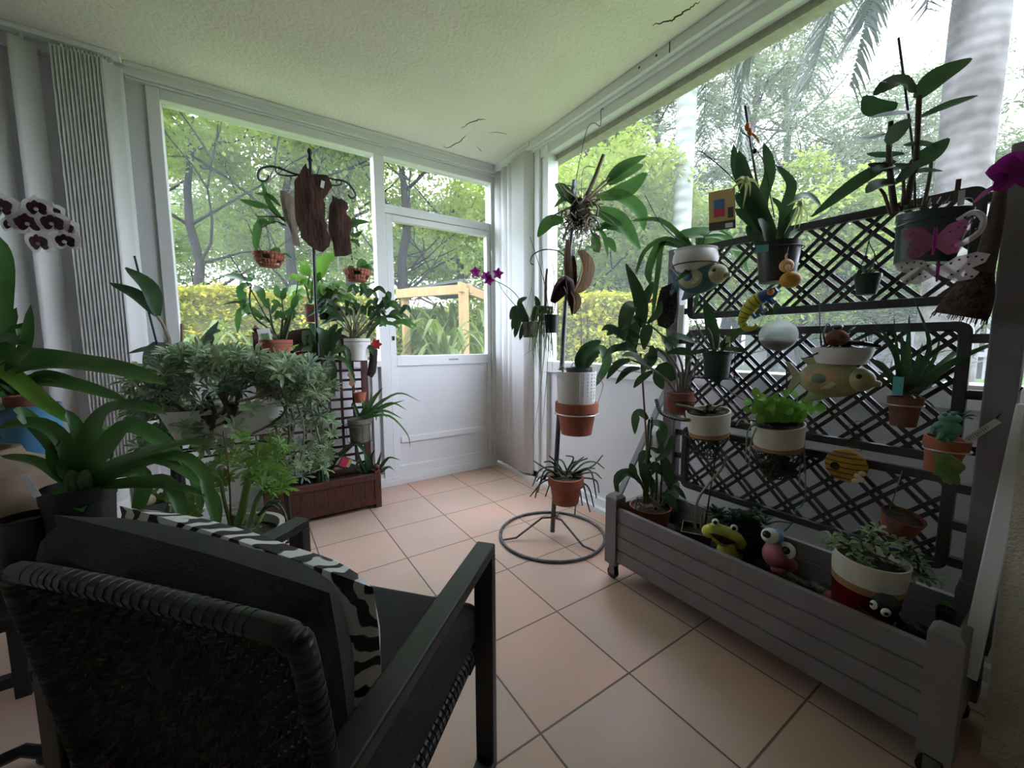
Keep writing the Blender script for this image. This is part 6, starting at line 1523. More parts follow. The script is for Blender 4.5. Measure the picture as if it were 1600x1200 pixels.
p.done()
# two small hanging pots on the hook arm
P = AV(829, 503, SC, -.01)
p = PL('hanging_pot', 'small grey hanging pot with drooping dark leaves and a purple flower spray', P, 'hanging pot', None, 44)
p.pot(26, 24, 'greypot', 'plain', .85)
for dx in (-12, 12): thread(p.o, [p.W((829 + dx, 503)), p.W((831, 450)), p.W((834, 416))], .0009)
pix_leaves(p, [[(824, 502), (806, 482), (797, 500), 11], [(824, 502), (808, 492), (800, 516), 11], [(826, 503), (812, 500), (804, 528), 11], [(832, 502), (842, 484), (852, 480), 9], [(824, 500), (812, 474), (824, 464), 9], [(830, 500), (840, 478), (836, 462), 9], [(826, 503), (818, 510), (812, 532), 9]], 9, 'leaf_dk', .03, 'strap')
p.S([(828, 500), (812, 468), (795, 450), (772, 438), (752, 432), (738, 430)], 1.5, -.03, 'stem', part='flower_stem'); p.S([(826, 500), (790, 460), (778, 440)], 1.2, -.03, 'stem', part='flower_stem')
for c in ((743, 426), (760, 432), (764, 438), (778, 428)):
    b = MB(); c0 = p.W(c, -.035)
    for k in range(5): a = 2 * PI * k / 5 + c[0]; d = (RT * math.cos(a) + V((0, 0, 1)) * math.sin(a)) - HF * .35; b.leaf([c0, c0 + d * 4 * p.s, c0 + d * 9 * p.s], 6 * p.s, 'oval', .3, 5, -HF)
    b.build('purple_flower', 'magenta', p.o)
p.done()
P = AV(862, 492, SC, -.02)
p = PL('hanging_pot', 'dark hanging pot of grassy strands that droop far below it, beside the pole', P, 'hanging pot', None, 45)
p.pot(24, 28, 'blackpot', 'plain', .8)
for dx in (-11, 11): thread(p.o, [p.W((862 + dx, 492)), p.W((850, 440)), p.W((846, 392))], .0009)
for k in range(34):
    x0 = 850 + p.r.uniform(-9, 12); x1 = 848 + p.r.gauss(0, 14); p.L([(x0, 490), ((x0 + x1) / 2 + p.r.uniform(-8, 8), 480), (x1, 520 + p.r.uniform(0, 20)), (x1 + p.r.uniform(-4, 6), 545 + p.r.uniform(0, 45))], 2.4, p.r.uniform(-.05, .03), 'leaf_gr', 'tip', .2, 10)
for q in ([(856, 490), (852, 540), (840, 640), (830, 690)], [(858, 490), (856, 560), (850, 640), (846, 676)], [(860, 490), (872, 530), (868, 560)], [(842, 500), (836, 540), (812, 560)]): p.L(q, 1.8, -.03, 'leaf_gr', 'tip', .2, 12)
for q in ([(858, 490), (850, 440), (828, 370)], [(862, 490), (866, 430), (858, 400)], [(864, 490), (874, 450), (880, 420)]): p.S(q, 1.5, 0, 'brownstem', part='bare_stem')
p.S([(852, 490), (853, 440), (855, 420)], 5, 0, 'bamboo', part='stake', taper=.7)
p.done()
# dried palm spathes tied to the pole
P = SV(894, 430, -.03)
o = thing('palm_spathe', 'brown boat-shaped dried palm pods tied to the pole below the mounted orchid', 'dried pod', P); s_ = depth(P) / FPX
M['spathe'] = pm('dried_spathe', srgb(112, 84, 62), .7, srgb(84, 60, 44), 20, bump=.3, stretch=(6, 6, .6)); M['spathe2'] = pm('pale_spathe', srgb(156, 128, 100), .7, srgb(120, 94, 72), 20, bump=.3, stretch=(6, 6, .6)); M['spathe3'] = pm('dark_spathe', srgb(62, 36, 28), .4, srgb(44, 26, 20), 20)
for q, w, m, off in (([(905, 392), (914, 415), (908, 442), (896, 458)], 26, 'spathe2', .0), ([(886, 374), (884, 410), (888, 450), (894, 492)], 16, 'spathe', -.02), ([(862, 472), (872, 452), (884, 446), (890, 478)], 26, 'spathe3', -.03), ([(893, 455), (900, 470), (897, 491)], 14, 'spathe2', -.03), ([(895, 400), (893, 440), (890, 470)], 14, 'spathe', .02)):
    b = MB(); b.leaf([SV(x, y, off - .03) for x, y in q], w * s_, 'lance', .7, 9, -HF + V((.5, 0, 0))); b.build('pod', m, o, solid=.004)
thread(o, spline([SV(886, 445, -.045), SV(895, 448, -.05), SV(902, 444, -.04)], 8), .002)
# bare-root orchid hanging at the top of the pole
P = SV(906, 330, -.02)
p = PL('mounted_orchid', 'bare-root orchid with long broad leaves hanging by a wire above the pole stand', P, 'orchid', None, 46)
b = MB()
for k in range(90):
    a, c = p.r.gauss(0, 1), p.r.gauss(0, 1); q0 = (905 + a * 9 + c * 4, 330 + c * 12 - a * 6); q1 = (q0[0] + p.r.gauss(0, 16), q0[1] + p.r.gauss(4, 14)); m_ = ((q0[0] + q1[0]) / 2 + p.r.gauss(0, 5), (q0[1] + q1[1]) / 2 + p.r.gauss(0, 5))
    b.tube(spline([p.W(q0, p.r.uniform(-.03, .03)), p.W(m_, p.r.uniform(-.04, .04)), p.W(q1, p.r.uniform(-.05, .05))], 6), p.r.uniform(.9, 1.7) * p.s, 4)
b.build('root_mass', 'root', p.o)
b = MB(); b.ball(p.W((904, 332)), (13 * p.s, 13 * p.s, 20 * p.s), 12, 10, dent=lambda d: 1 + .3 * noise.noise(d * 3)); b.build('root_core', 'fibre', p.o)
p.S([(906, 326), (924, 290), (943, 242)], 7, .0, 'brownstem', part='old_cane', taper=.8)
for q in ([(905, 322), (940, 288), (952, 278)], [(908, 324), (945, 290), (958, 284)], [(910, 318), (930, 306), (950, 303)], [(912, 322), (930, 318), (940, 326)], [(912, 330), (930, 342), (938, 355)]): p.S(q, 4, -.02, 'cane')
pix_leaves(p, [[(948, 284), (972, 262), (1009, 243), 18], [(950, 288), (974, 270), (1005, 258), 24], [(946, 306), (978, 298), (1011, 270), 27], [(932, 308), (968, 306), (1000, 330), (1006, 360), 22], [(936, 326), (970, 345), (1000, 390), 24], [(934, 354), (962, 354), (986, 368), 17], [(932, 330), (955, 345), (972, 352), 14],
    [(894, 316), (880, 298), (867, 288), 19], [(894, 314), (880, 312), (866, 324), 9], [(880, 345), (858, 348), (840, 370), 22], [(930, 352), (944, 370), (950, 400), 8], [(946, 372), (954, 380), (962, 394), 13], [(922, 358), (934, 384), (915, 386), 7], [(940, 312), (965, 308), (974, 300), 10], [(930, 360), (960, 350), (984, 344), 10]], 18, 'leaf', .05, 'lance')
hk = AX(939, 186, XR - .03)
thread(p.o, spline([p.W((895, 316)), p.W((902, 270)), p.W((910, 232)), p.W((918, 200)), AX(928, 192, XR - .12), AX(937, 197, XR - .04), hk + V((0, 0, -.01)), hk + V((0, 0, .05)), hk + V((.03, 0, .06))], 40), .0022)
thread(p.o, spline([p.W((908, 318)), p.W((910, 270)), p.W((918, 260)), p.W((930, 262))], 16), .0018)
p.S([(893, 316), (896, 296), (898, 282)], 8, .0, 'steel', part='clip', taper=1)
p.done()
# small pink-brown bark piece under the mounted orchid
P = SV(932, 380, .01); s_ = depth(P) / FPX
b = MB(); b.prism([(x * s_, y * s_) for x, y in ((-7, 16), (4, 12), (8, -4), (5, -15), (-5, -12), (-9, 2))], P, RT, V((0, 0, 1)), .02); o = b.build('hanging_bark', 'plankwood', loc=P, bevel=.004); tag(o, 'small pale bark chip hanging under the leaves of the mounted orchid', 'bark')
thread(o, [P + V((0, 0, 14 * s_)), SV(926, 352, .01)]).name = 'hanging_wire'
# ================================================================== LEFT: AROUND THE BROWN TRELLIS PLANTER AND THE HOOK
def HY(px, py, y=hy): return AY(px, py, y)
# bark slabs on the hook
def slab(label, poly, y, mat, th, hang, ridge=.012, seed=1):
    c = (sum(q[0] for q in poly) / len(poly), sum(q[1] for q in poly) / len(poly)); P = HY(*c, y); s_ = depth(P) / FPX
    o = thing('hanging_bark_slab', label, 'bark slab', P); rnd = random.Random(seed)
    ring = []
    n = len(poly)
    for i in range(n):
        a, c2 = poly[i], poly[(i + 1) % n]
        for k in range(3): t = k / 3; ring.append((a[0] + (c2[0] - a[0]) * t + rnd.uniform(-2.8, 2.8) * (k > 0), a[1] + (c2[1] - a[1]) * t + rnd.uniform(-2.8, 2.8) * (k > 0)))
    b = MB(); N = len(ring); vs = []; fs = []; layers = ((.0, 1.0), (.0, .82), (.35, .55), (.6, .25))
    for side in (-1, 1):
        for d, sc in layers:
            for i, q in enumerate(ring):
                x, y_ = c[0] + (q[0] - c[0]) * sc, c[1] + (q[1] - c[1]) * sc
                vs.append(HY(x, y_, y + side * (th * (.5 + d * .5) + (ridge * noise.noise(V((x * .09, y_ * .03, side * 3 + seed))) if sc < 1 else 0))))
    L_ = len(layers)
    for s2 in range(2):
        o_ = s2 * L_ * N
        for r_ in range(L_ - 1):
            for i in range(N):
                j = (i + 1) % N; f_ = (o_ + r_ * N + i, o_ + r_ * N + j, o_ + (r_ + 1) * N + j, o_ + (r_ + 1) * N + i); fs.append(f_ if s2 else f_[::-1])
        fs.append(tuple(o_ + (L_ - 1) * N + i for i in range(N)))
    for i in range(N): j = (i + 1) % N; fs.append((i, j, L_ * N + j, L_ * N + i))
    b.add(vs, fs); b.build('slab', mat, o, angle=70)
    thread(o, [HY(*hang[0], y), HY(*hang[1], hy - .008)], .0014); return o, s_
o, s_ = slab('large ragged dark bark slab hanging in the middle of the iron plant hook', [(478, 255), (485, 273), (510, 273), (520, 290), (505, 310), (508, 340), (512, 350), (515, 385), (505, 394), (485, 385), (470, 372), (462, 340), (460, 283)], hy - .03, 'bark', .035, ((480, 262), (480, 275)), .012, 3)
b = MB(); b.box(HY(504, 288, hy - .06), (5 * s_, .002, 11 * s_), Matrix.Rotation(.2, 3, 'Y')); b.build('white_tag', 'tag', o, smooth=False)
o, s_ = slab('smaller reddish bark slab hanging right of the large dark one', [(519, 305), (534, 310), (544, 322), (542, 335), (549, 350), (550, 396), (523, 401), (515, 370), (514, 330)], hy - .012, 'bark', .035, ((530, 308), (528, 291)), .012, 5)
p = PL.__new__(PL); p.o = o; p.P = HY(536, 350, hy); p.s = s_; p.r = random.Random(9); p.fol = {}; p.stm = {}
pix_leaves(p, [[(545, 355), (558, 348), (577, 347), 11], [(545, 364), (556, 368), (566, 361), 8], [(546, 374), (556, 378), (562, 386), 7], [(546, 352), (554, 344), (560, 346), 7]], 9, 'leaf', .03)
for k in range(26): q = (p.r.uniform(515, 532), p.r.uniform(318, 360)); p.S([q, (q[0] + p.r.uniform(-4, 4), q[1] + 12), (q[0] + p.r.uniform(-6, 6), q[1] + p.r.uniform(20, 40))], 1.2, -.025, 'root', part='aerial_root', n=6)
b = MB(); b.box(p.W((533, 336), -.035), (4 * s_, .002, 14 * s_)); b.build('white_tag', 'tag', o, smooth=False)
p.S([(528, 330), (530, 370), (528, 400), (532, 435)], 1.6, -.04, 'silverwire', part='wire_tail', taper=1); p.done()
o, s_ = slab('pale plank hung edgewise left of the large dark bark slab, with an orchid on it', [(437, 297), (460, 308), (470, 387), (457, 380), (446, 345)], hy - .05, 'plankwood', .03, ((448, 303), (455, 277)), .004, 7)
p = PL.__new__(PL); p.o = o; p.P = HY(446, 345, hy - .05); p.s = s_; p.r = random.Random(10); p.fol = {}; p.stm = {}
pix_leaves(p, [[(443, 345), (420, 316), (408, 280), 8], [(420, 325), (400, 320), (375, 312), 12], [(438, 322), (420, 306), (398, 302), 8], [(422, 348), (406, 350), (400, 375), (401, 395), 12], [(410, 352), (408, 345), (416, 343), 12], [(428, 350), (424, 342), (428, 338), 9]], 10, 'leaf', .03, 'lance')
for q in ([(446, 352), (430, 346), (408, 356)], [(446, 345), (430, 335), (418, 322)], [(444, 340), (425, 338), (402, 338)]): p.S(q, 3, -.01, 'brownstem')
p.done()
# clay baskets
def clay_basket(label, px, py, w, h, hook, seed, lv):
    P = HY(px, py, hy - .02); p = PL('hanging_basket', label, P, 'hanging basket', 'small clay orchid baskets on the iron hook', seed)
    r_ = w / 2 * p.sr; h_ = h * p.s; b = MB(); n = 24
    # slotted wall: alternate closed and open cells
    prof = [(r_, 0), (r_ * .96, -h_ * .22), (r_ * .84, -h_ * .55), (r_ * .68, -h_ * .86), (r_ * .60, -h_)]
    for ri, (a, c) in enumerate(zip(prof, prof[1:])):
        for k in range(n):
            if ri in (1, 2) and (k + 2 * ri) % 6 in (0, 1): continue
            t0, t1 = 2 * PI * k / n, 2 * PI * (k + 1) / n
            vs = [P + V((q[0] * math.cos(t), q[0] * math.sin(t), q[1])) for q, t in ((a, t0), (a, t1), (c, t1), (c, t0))]; b.add(vs, [(0, 3, 2, 1)])
    b.add([P + V((prof[-1][0] * math.cos(2 * PI * k / n), prof[-1][0] * math.sin(2 * PI * k / n), -h_)) for k in range(n)], [tuple(range(n))])
    b.build('pot', 'terra', p.o, solid=.005)
    b = MB(); b.lathe([(r_ * .85, -h_ * .2), (0, -h_ * .1)], P, 18); b.build('soil', 'soil', p.o)
    for k in range(3): a = 2 * PI * k / 3 + .4; thread(p.o, [P + V((r_ * math.cos(a), r_ * math.sin(a), 0)), HY(*hook, hy - .012)], .0007)
    pix_leaves(p, lv, 9, 'leaf', .02, 'oval'); p.done()
clay_basket('clay orchid basket hanging from the left arm of the iron hook', 420, 396, 52, 20, (416, 283), 51, [[(428, 396), (432, 390), (437, 396), 10], [(424, 396), (428, 392), (430, 396), 8], [(440, 398), (448, 398), (456, 404), 5]])
clay_basket('clay orchid basket hanging from the right arm of the iron hook', 558, 422, 44, 17, (550, 309), 52, [[(560, 422), (566, 410), (572, 420), 13], [(552, 423), (560, 426), (566, 428), 12], [(566, 420), (576, 418), (581, 424), 9], [(552, 422), (548, 418), (542, 420), 7]])
# terracotta orchid with a card, left top of the brown trellis
TB = BY1 - .03                                  # front of the brown trellis
def RP(P): return V((P.x, TB, P.z))
P = HY(431, 531, TB - .085)
p = PL('potted_orchid', 'leafy cane orchid with a white picture card in a terracotta pot on the brown trellis', P, 'potted orchid', None, 53)
p.pot(54, 30, 'terra', 'collar', .76); ring_hanger(p.o, P, 27 * p.sr, RP(P), 'wire', .02)
for q in ([(434, 530), (418, 512), (398, 496), (390, 470), (393, 444)], [(438, 530), (442, 490), (440, 466)], [(440, 530), (450, 500), (456, 480)], [(444, 530), (452, 490), (460, 470)], [(430, 530), (425, 505), (420, 480)], [(446, 530), (454, 500), (458, 478)], [(441, 530), (446, 505), (450, 490)]): p.S(q, 4, p.r.uniform(-.03, .03), 'stem')
pix_leaves(p, [[(390, 440), (368, 432), (348, 430), 12], [(392, 444), (378, 452), (380, 478), 15], [(396, 448), (406, 455), (412, 474), 13], [(390, 478), (372, 472), (348, 476), 5], [(386, 476), (374, 490), (371, 521), 10], [(390, 468), (382, 475), (388, 492), 13], [(392, 440), (392, 430), (398, 436), 9], [(394, 480), (400, 490), (416, 500), 10], [(440, 468), (446, 456), (454, 449), 11], [(440, 466), (434, 458), (430, 446), 12], [(440, 480), (430, 472), (424, 470), 9],
    [(456, 482), (462, 470), (466, 462), 11], [(458, 480), (452, 488), (440, 492), 10], [(420, 482), (416, 474), (420, 466), 10], [(424, 505), (412, 498), (404, 500), 9], [(446, 500), (436, 490), (430, 500), 10], [(452, 500), (458, 490), (464, 490), 12], [(394, 490), (384, 492), (378, 496), 8], [(424, 490), (430, 478), (428, 470), 9]], 11, 'leaf', .06)
b = MB(); b.box(p.W((414, 525), -.05), (17 * p.s, .0015, 22 * p.s), Matrix.Rotation(-.15, 3, 'Y')); cd = b.build('card', 'tag', p.o, smooth=False)
b = MB(); b.box(p.W((415, 527), -.053), (10 * p.s, .001, 12 * p.s), Matrix.Rotation(-.15, 3, 'Y')); b.build('card_print', 'leaf_gr', cd, smooth=False)
p.S([(436, 530), (380, 432), (358, 398)], 1.8, .02, 'stake', part='stake', taper=1); p.S([(444, 530), (456, 490), (466, 440)], 1.8, .02, 'stake', part='stake', taper=1)
b = MB()
for k in range(5): a = 2 * PI * k / 5; c0 = p.W((446, 550), -.06); d = RT * math.cos(a) + V((0, 0, 1)) * math.sin(a); b.leaf([c0, c0 + d * .006, c0 + d * .016], .011, 'oval', .2, 4, -HF)
b.build('orange_flower', 'orange', p.o); p.done()
# pots behind, on the sill ledge of the arch
P = HY(484, 476, -.055)
p = PL('potted_plant', 'bright leafy plant in a small terracotta pot high behind the hook pole', P, 'potted plant', None, 54)
p.pot(18, 27, 'terra2', 'plain', .8); thread(p.o, [P - V((0, 0, 27 * p.s)), V((P.x, -.12, 1.065))], .003, 'wire', 'support_wire')
for q in ([(484, 474), (478, 450), (470, 440)], [(486, 474), (488, 440), (494, 420)], [(484, 474), (480, 455), (484, 430)]): p.S(q, 3, 0, 'stem')
pix_leaves(p, [[(494, 440), (504, 412), (526, 396), 22], [(474, 442), (460, 432), (452, 438), 10], [(482, 432), (474, 424), (470, 410), 10], [(484, 430), (480, 420), (476, 402), 8], [(470, 450), (458, 452), (450, 462), 14], [(484, 452), (478, 440), (466, 446), 12], [(474, 465), (462, 470), (456, 485), 18], [(488, 440), (496, 436), (500, 424), 10], [(486, 460), (492, 448), (496, 440), 10], [(478, 460), (466, 455), (460, 470), 14]], 12, 'leaf_br', .06, 'oval'); p.done()
P = HY(512, 474, -.055)
p = PL('potted_plant', 'bushy fresh green plant in a dark pot right behind the hook pole', P, 'potted plant', None, 55)
p.pot(34, 26, 'blackpot', 'plain', .8); thread(p.o, [P - V((0, 0, 26 * p.s)), V((P.x, -.12, 1.06))], .003, 'wire', 'support_wire')
for k in range(46):
    a = p.r.uniform(0, PI); L_ = p.r.uniform(22, 46); x1, y1 = 514 + math.cos(a) * L_, 470 - math.sin(a) * L_ * .8; p.L([(512 + math.cos(a) * 6, 472), (513 + math.cos(a) * L_ * .6, 470 - math.sin(a) * L_ * .75), (x1, y1 + 8)], p.r.uniform(7, 12), p.r.uniform(-.09, .05), 'leaf_lt' if k % 3 else 'leaf_br', 'lance')
p.done()
# white pot orchid at the right post
P = HY(558, 529, TB - .07)
p = PL('potted_orchid', 'spreading orchid in a white ceramic pot ringed to the right post of the brown trellis', P, 'potted orchid', None, 56)
p.pot(42, 34, 'whitepot', 'collar', .72); ring_hanger(p.o, P, 21 * p.sr, RP(P), 'wire', .02)
for k in range(16):
    a = p.r.uniform(.5, 2.6); L_ = p.r.uniform(30, 55); p.S([(556 + p.r.uniform(-8, 8), 528), (556 + math.cos(a) * L_ * .5, 528 - math.sin(a) * L_ * .6), (558 + math.cos(a) * L_, 524 - math.sin(a) * L_)], 2.6, p.r.uniform(-.07, .05), 'cane')
for k in range(50):
    a = p.r.uniform(.15, 2.7); L_ = p.r.uniform(20, 66); x1, y1 = 562 + math.cos(a) * L_ * 1.15, 516 - math.sin(a) * L_ * .95; w_ = p.r.uniform(20, 36); a2 = a + p.r.uniform(-.9, .9)
    p.L([(x1, y1), (x1 + math.cos(a2) * w_ * .5, y1 - math.sin(a2) * w_ * .4 - 2), (x1 + math.cos(a2) * w_, y1 - math.sin(a2) * w_ * .4 + 8)], p.r.uniform(6, 9), p.r.uniform(-.06, .04), 'leaf_dk' if k % 3 else 'leaf', 'lance', o0=p.r.uniform(-.06, .03))
pix_leaves(p, [[(556, 530), (552, 545), (548, 560), 8], [(572, 530), (590, 505), (617, 508), 8], [(570, 520), (600, 470), (612, 462), 7], [(560, 540), (566, 552), (570, 566), 16], [(566, 535), (580, 545), (584, 556), 8], [(548, 532), (540, 548), (541, 560), 8]], 8, 'leaf_dk', .04)
p.done()
# dark strap orchid in the middle of the trellis
P = HY(505, 556, TB - .07)
p = PL('potted_orchid', 'dark strap-leaved orchid in a black pot at the middle of the brown trellis arch', P, 'potted orchid', None, 57)
p.pot(34, 28, 'blackpot', 'plain', .8); ring_hanger(p.o, P, 18 * p.sr, RP(P), 'wire', .012)
pix_leaves(p, [[(500, 556), (480, 520), (476, 540), 12], [(502, 556), (496, 520), (482, 505), 14], [(504, 556), (505, 525), (494, 512), 14], [(508, 556), (515, 525), (528, 505), 12], [(510, 556), (524, 535), (536, 552), 13], [(504, 558), (478, 540), (456, 560), (452, 590), 12], [(512, 556), (540, 545), (548, 575), 9], [(506, 556), (510, 530), (522, 520), 12], [(508, 560), (520, 575), (518, 612), (524, 620), 12], [(500, 558), (486, 545), (470, 548), 10], [(506, 560), (514, 590), (518, 612), 8], [(514, 556), (540, 565), (556, 600), 7], [(498, 556), (488, 535), (496, 514), 14], [(508, 556), (530, 520), (540, 515), 10]], 11, 'leaf_dk', .07, 'strap')
b = MB(); b.ball(p.W((468, 556), -.04), (7 * p.s, 5 * p.s, 8 * p.s), 10, 8); b.build('red_fruit', 'redglaze', p.o); p.done()
# grey pot of grassy orchid
P = HY(561, 654, TB - .075)
p = PL('potted_orchid', 'grassy long-leaved orchid in a weathered grey pot low on the brown trellis', P, 'potted orchid', None, 58)
p.pot(37, 36, 'greypot', 'collar', .80); ring_hanger(p.o, P, 20 * p.sr, RP(P), 'black_metal', .03)
b = MB()
for k in range(7): a = PI * k / 6; b.tube([P + V((20 * p.s * math.cos(a), -20 * p.s * math.sin(a), -.03)), P + V((18 * p.s * math.cos(a), -18 * p.s * math.sin(a), -36 * p.s)), P - V((0, 0, 37 * p.s))], .0016, 5)
b.tube([P + V((16 * p.s * math.cos(2 * PI * i / 20), 16 * p.s * math.sin(2 * PI * i / 20), -37 * p.s)) for i in range(21)], .002, 5, cap=False); b.build('wire_cradle', 'black_metal', p.o)
pix_leaves(p, [[(566, 652), (585, 622), (598, 606), 11], [(570, 650), (606, 634), (633, 625), 7], [(572, 650), (610, 630), (636, 641), 7], [(570, 648), (620, 615), (658, 628), 6], [(572, 652), (600, 642), (630, 655), 8], [(572, 652), (608, 650), (636, 678), (641, 700), 5], [(566, 650), (570, 632), (562, 622), 7], [(568, 650), (590, 640), (606, 654), 7], [(564, 650), (578, 630), (580, 612), 8], [(572, 652), (586, 650), (588, 658), 5], [(560, 650), (552, 630), (548, 640), 6], [(570, 650), (596, 626), (622, 614), 5]], 7, 'leaf', .05, 'tip'); p.done()
# little terracotta pot above it
P = HY(562, 613, TB - .05)
p = PL('terracotta_pot', 'tiny empty terracotta pot hooked on the right side of the brown trellis', P, 'pot', None, 59)
p.pot(21, 16, 'terra3', 'plain', .7); thread(p.o, [P + V((0, 9 * p.s, 0)), RP(P) + V((0, 0, .02))], .0016); p.done()
# yellow cut-out ornament
P = HY(549, 592, TB - .02); s_ = depth(P) / FPX; b = MB(); b.prism([(x * s_, y * s_) for x, y in ((-2, 13), (4, 12), (6, 4), (3, -2), (5, -9), (0, -13), (-4, -8), (-2, 0), (-6, 6))], P, V((1, 0, 0)), V((0, 0, 1)), .004)
tag(b.build('cutout_ornament', 'tanband', loc=P, bevel=.001), 'small tan cut-out ornament hung on the brown lattice under the white pot', 'ornament')
# dark knitted boot with a red flower
P = HY(582, 562, TB - .09); s_ = depth(P) / FPX; o = thing('hanging_boot', 'dark boot-shaped ornament hanging at the right edge of the brown trellis', 'ornament', P)
b = MB(); b.tube([HY(584, 546, P.y), HY(583, 565, P.y), HY(581, 580, P.y), HY(577, 588, P.y)], [6 * s_, 6 * s_, 6.5 * s_, 5 * s_], 12); b.build('boot', 'fibre', o)
b = MB(); c0 = HY(588, 538, P.y - .01)
for k in range(6): a = 2 * PI * k / 6; d = RT * math.cos(a) + V((0, 0, 1)) * math.sin(a); b.leaf([c0, c0 + d * 4 * s_, c0 + d * 9 * s_], 7 * s_, 'oval', .3, 4, -HF)
b.tube([c0, HY(584, 550, P.y)], .0015, 5); M['redpet'] = pm('red_petal', srgb(214, 60, 76), .5); b.build('red_flower', 'redpet', o); thread(o, [HY(584, 546, P.y), HY(578, 535, TB)], .0014)
# plants growing in the brown box
P = AY(584, 738, -.235); P.z = .17
p = PL('agave_clump', 'dark sword-leaved clump growing at the right end of the brown planter box', P, 'plant', None, 60)
pix_leaves(p, [[(580, 740), (580, 715), (586, 702), 8], [(586, 740), (592, 720), (596, 705), 7], [(588, 740), (606, 716), (626, 719), 6], [(588, 742), (606, 730), (616, 735), 7], [(576, 740), (566, 725), (558, 722), 7], [(580, 740), (572, 715), (566, 700), 7], [(574, 742), (556, 732), (545, 740), 5], [(586, 740), (600, 724), (608, 716), 6], [(578, 740), (588, 726), (598, 728), 7], [(570, 742), (560, 712), (558, 695), 7]], 7, 'leaf_dk', .05, 'tip'); p.done()
P = AY(505, 748, -.20); P.z = .17
p = PL('column_cactus', 'ribbed dark green column cactus standing in the brown planter box', P, 'cactus', None, 61)
b = MB(); b.lathe([(0, 0)] + [(.032, .0), (.034, .12), (.033, .26), (.026, .31), (.012, .335), (0, .34)], P, 40); o_ = b.build('ribbed_stem', 'cactus', p.o)
for v in o_.data.vertices:
    a = math.atan2(v.co.y, v.co.x); q = 1 + .13 * math.cos(a * 10); v.co.x *= q; v.co.y *= q
p.L([(505, 740), (500, 722), (482, 723), (470, 716)], 11, -.04, 'cactus', 'strap', .5); p.L([(508, 740), (512, 710), (530, 712), (556, 692)], 10, -.04, 'cactus', 'strap', .5); p.L([(512, 742), (525, 718), (545, 700), (560, 694), (578, 720)], 8, -.03, 'leaf_dk', 'strap', .5); p.L([(500, 742), (494, 715), (505, 695), (520, 680), (512, 672)], 12, -.02, 'leaf_dk', 'strap', .3); p.done()
P = AY(543, 725, -.26); s_ = depth(P) / FPX
o = thing('plant_tag', 'tilted printed plant tag with red and green blocks in the brown planter box', 'plant tag', P); rt = Matrix.Rotation(.5, 3, 'Y')
b = MB(); b.box(P, (26 * s_, .001, 19 * s_), rt); b.build('card', 'tagdark', o, smooth=False)
b = MB(); b.box(P + rt @ V((-6 * s_, -.0012, 1 * s_)), (11 * s_, .001, 14 * s_), rt); b.build('red_print', 'tagred', o, smooth=False)
b = MB(); b.box(P + rt @ V((2 * s_, -.0012, 2 * s_)), (5 * s_, .001, 13 * s_), rt); b.build('yellow_print', 'tagtan', o, smooth=False)
b = MB(); b.box(P + rt @ V((8 * s_, -.0012, 5 * s_)), (7 * s_, .001, 4 * s_), rt); b.build('white_print', 'tag', o, smooth=False)
b = MB(); b.tube([P - V((0, 0, 8 * s_)), V((P.x - .01, P.y + .01, .165))], .002, 5); b.build('stake', 'stake', o)

# ================================================================== LEFT: SUCCULENT BASIN, BIG WHITE POT, STRAP-LEAVED ORCHIDS
# wire stand and the oblong white basin
BC = V((-1.02, -.72, .765)); BLx, BWy = .47, .24
o = thing('wire_stand', 'black wire plant stand carrying the long white succulent basin', 'plant stand', (BC.x, BC.y, 0))
b = MB()
for sx in (-1, 1):
    for sy in (-1, 1):
        x, y = BC.x + sx * .19, BC.y + sy * .09; lg = MB(); lg.tube([(x, y, .60), (x + sx * .01, y, .3), (x + sx * .03, y + sy * .02, 0)], .008, 8); lg.build('leg', 'black_metal', o)
for zs_ in ((.60, .57), (.12,)):
    b = MB()
    for z in zs_:
        k = 1 if z > .58 else .97; q = [(BC.x + sx * .20 * k, BC.y + sy * .10 * k, z) for sx, sy in ((-1, -1), (1, -1), (1, 1), (-1, 1))]; b.tube(q + [q[0]], .005, 6)
    for i in range(9): x = BC.x - .19 + .0475 * i; b.tube([(x, BC.y - .10, zs_[0]), (x, BC.y + .10, zs_[0])], .003, 5)
    b.build('wire_shelf', 'black_metal', o)
p = PL('succulent_basin', 'long white basin overgrown with grey-green trailing succulent on the wire stand', BC, 'potted plant', None, 62)
b = MB(); n = 44
def rr_(k, sc, z):
    a = 2 * PI * k / n; ca, sa = math.cos(a), math.sin(a); e = .55
    return BC + V((math.copysign(abs(ca) ** e, ca) * BLx / 2 * sc, math.copysign(abs(sa) ** e, sa) * BWy / 2 * sc, z))
lay = [(.02, -.13), (.74, -.13), (.80, -.12), (.90, -.06), (.98, -.01), (1.0, .0), (.95, .0), (.93, -.03), (.02, -.025)]
vs = [rr_(k, sc, z) for sc, z in lay for k in range(n)]; b.add(vs, [(i * n + k, i * n + (k + 1) % n, (i + 1) * n + (k + 1) % n, (i + 1) * n + k) for i in range(len(lay) - 1) for k in range(n)]); b.build('basin', 'whitepot', p.o)
b = MB(); b.add([rr_(k, .93, -.02) for k in range(n)], [tuple(range(n))]); b.build('soil', 'soil', p.o)
fo = p.mb('foliage', 'leaf_gr')
def spray(cx, cy, off, R_, n_=15, w=3.8, mt='leaf_gr', ax=None):
    rosette(p.mb('foliage', mt), p.W((cx, cy), off), R_ * p.s, n_, p.r, w * p.s, .55, 'spoon', ax or V((p.r.gauss(0, .5), -.6 + p.r.gauss(0, .4), .8)))
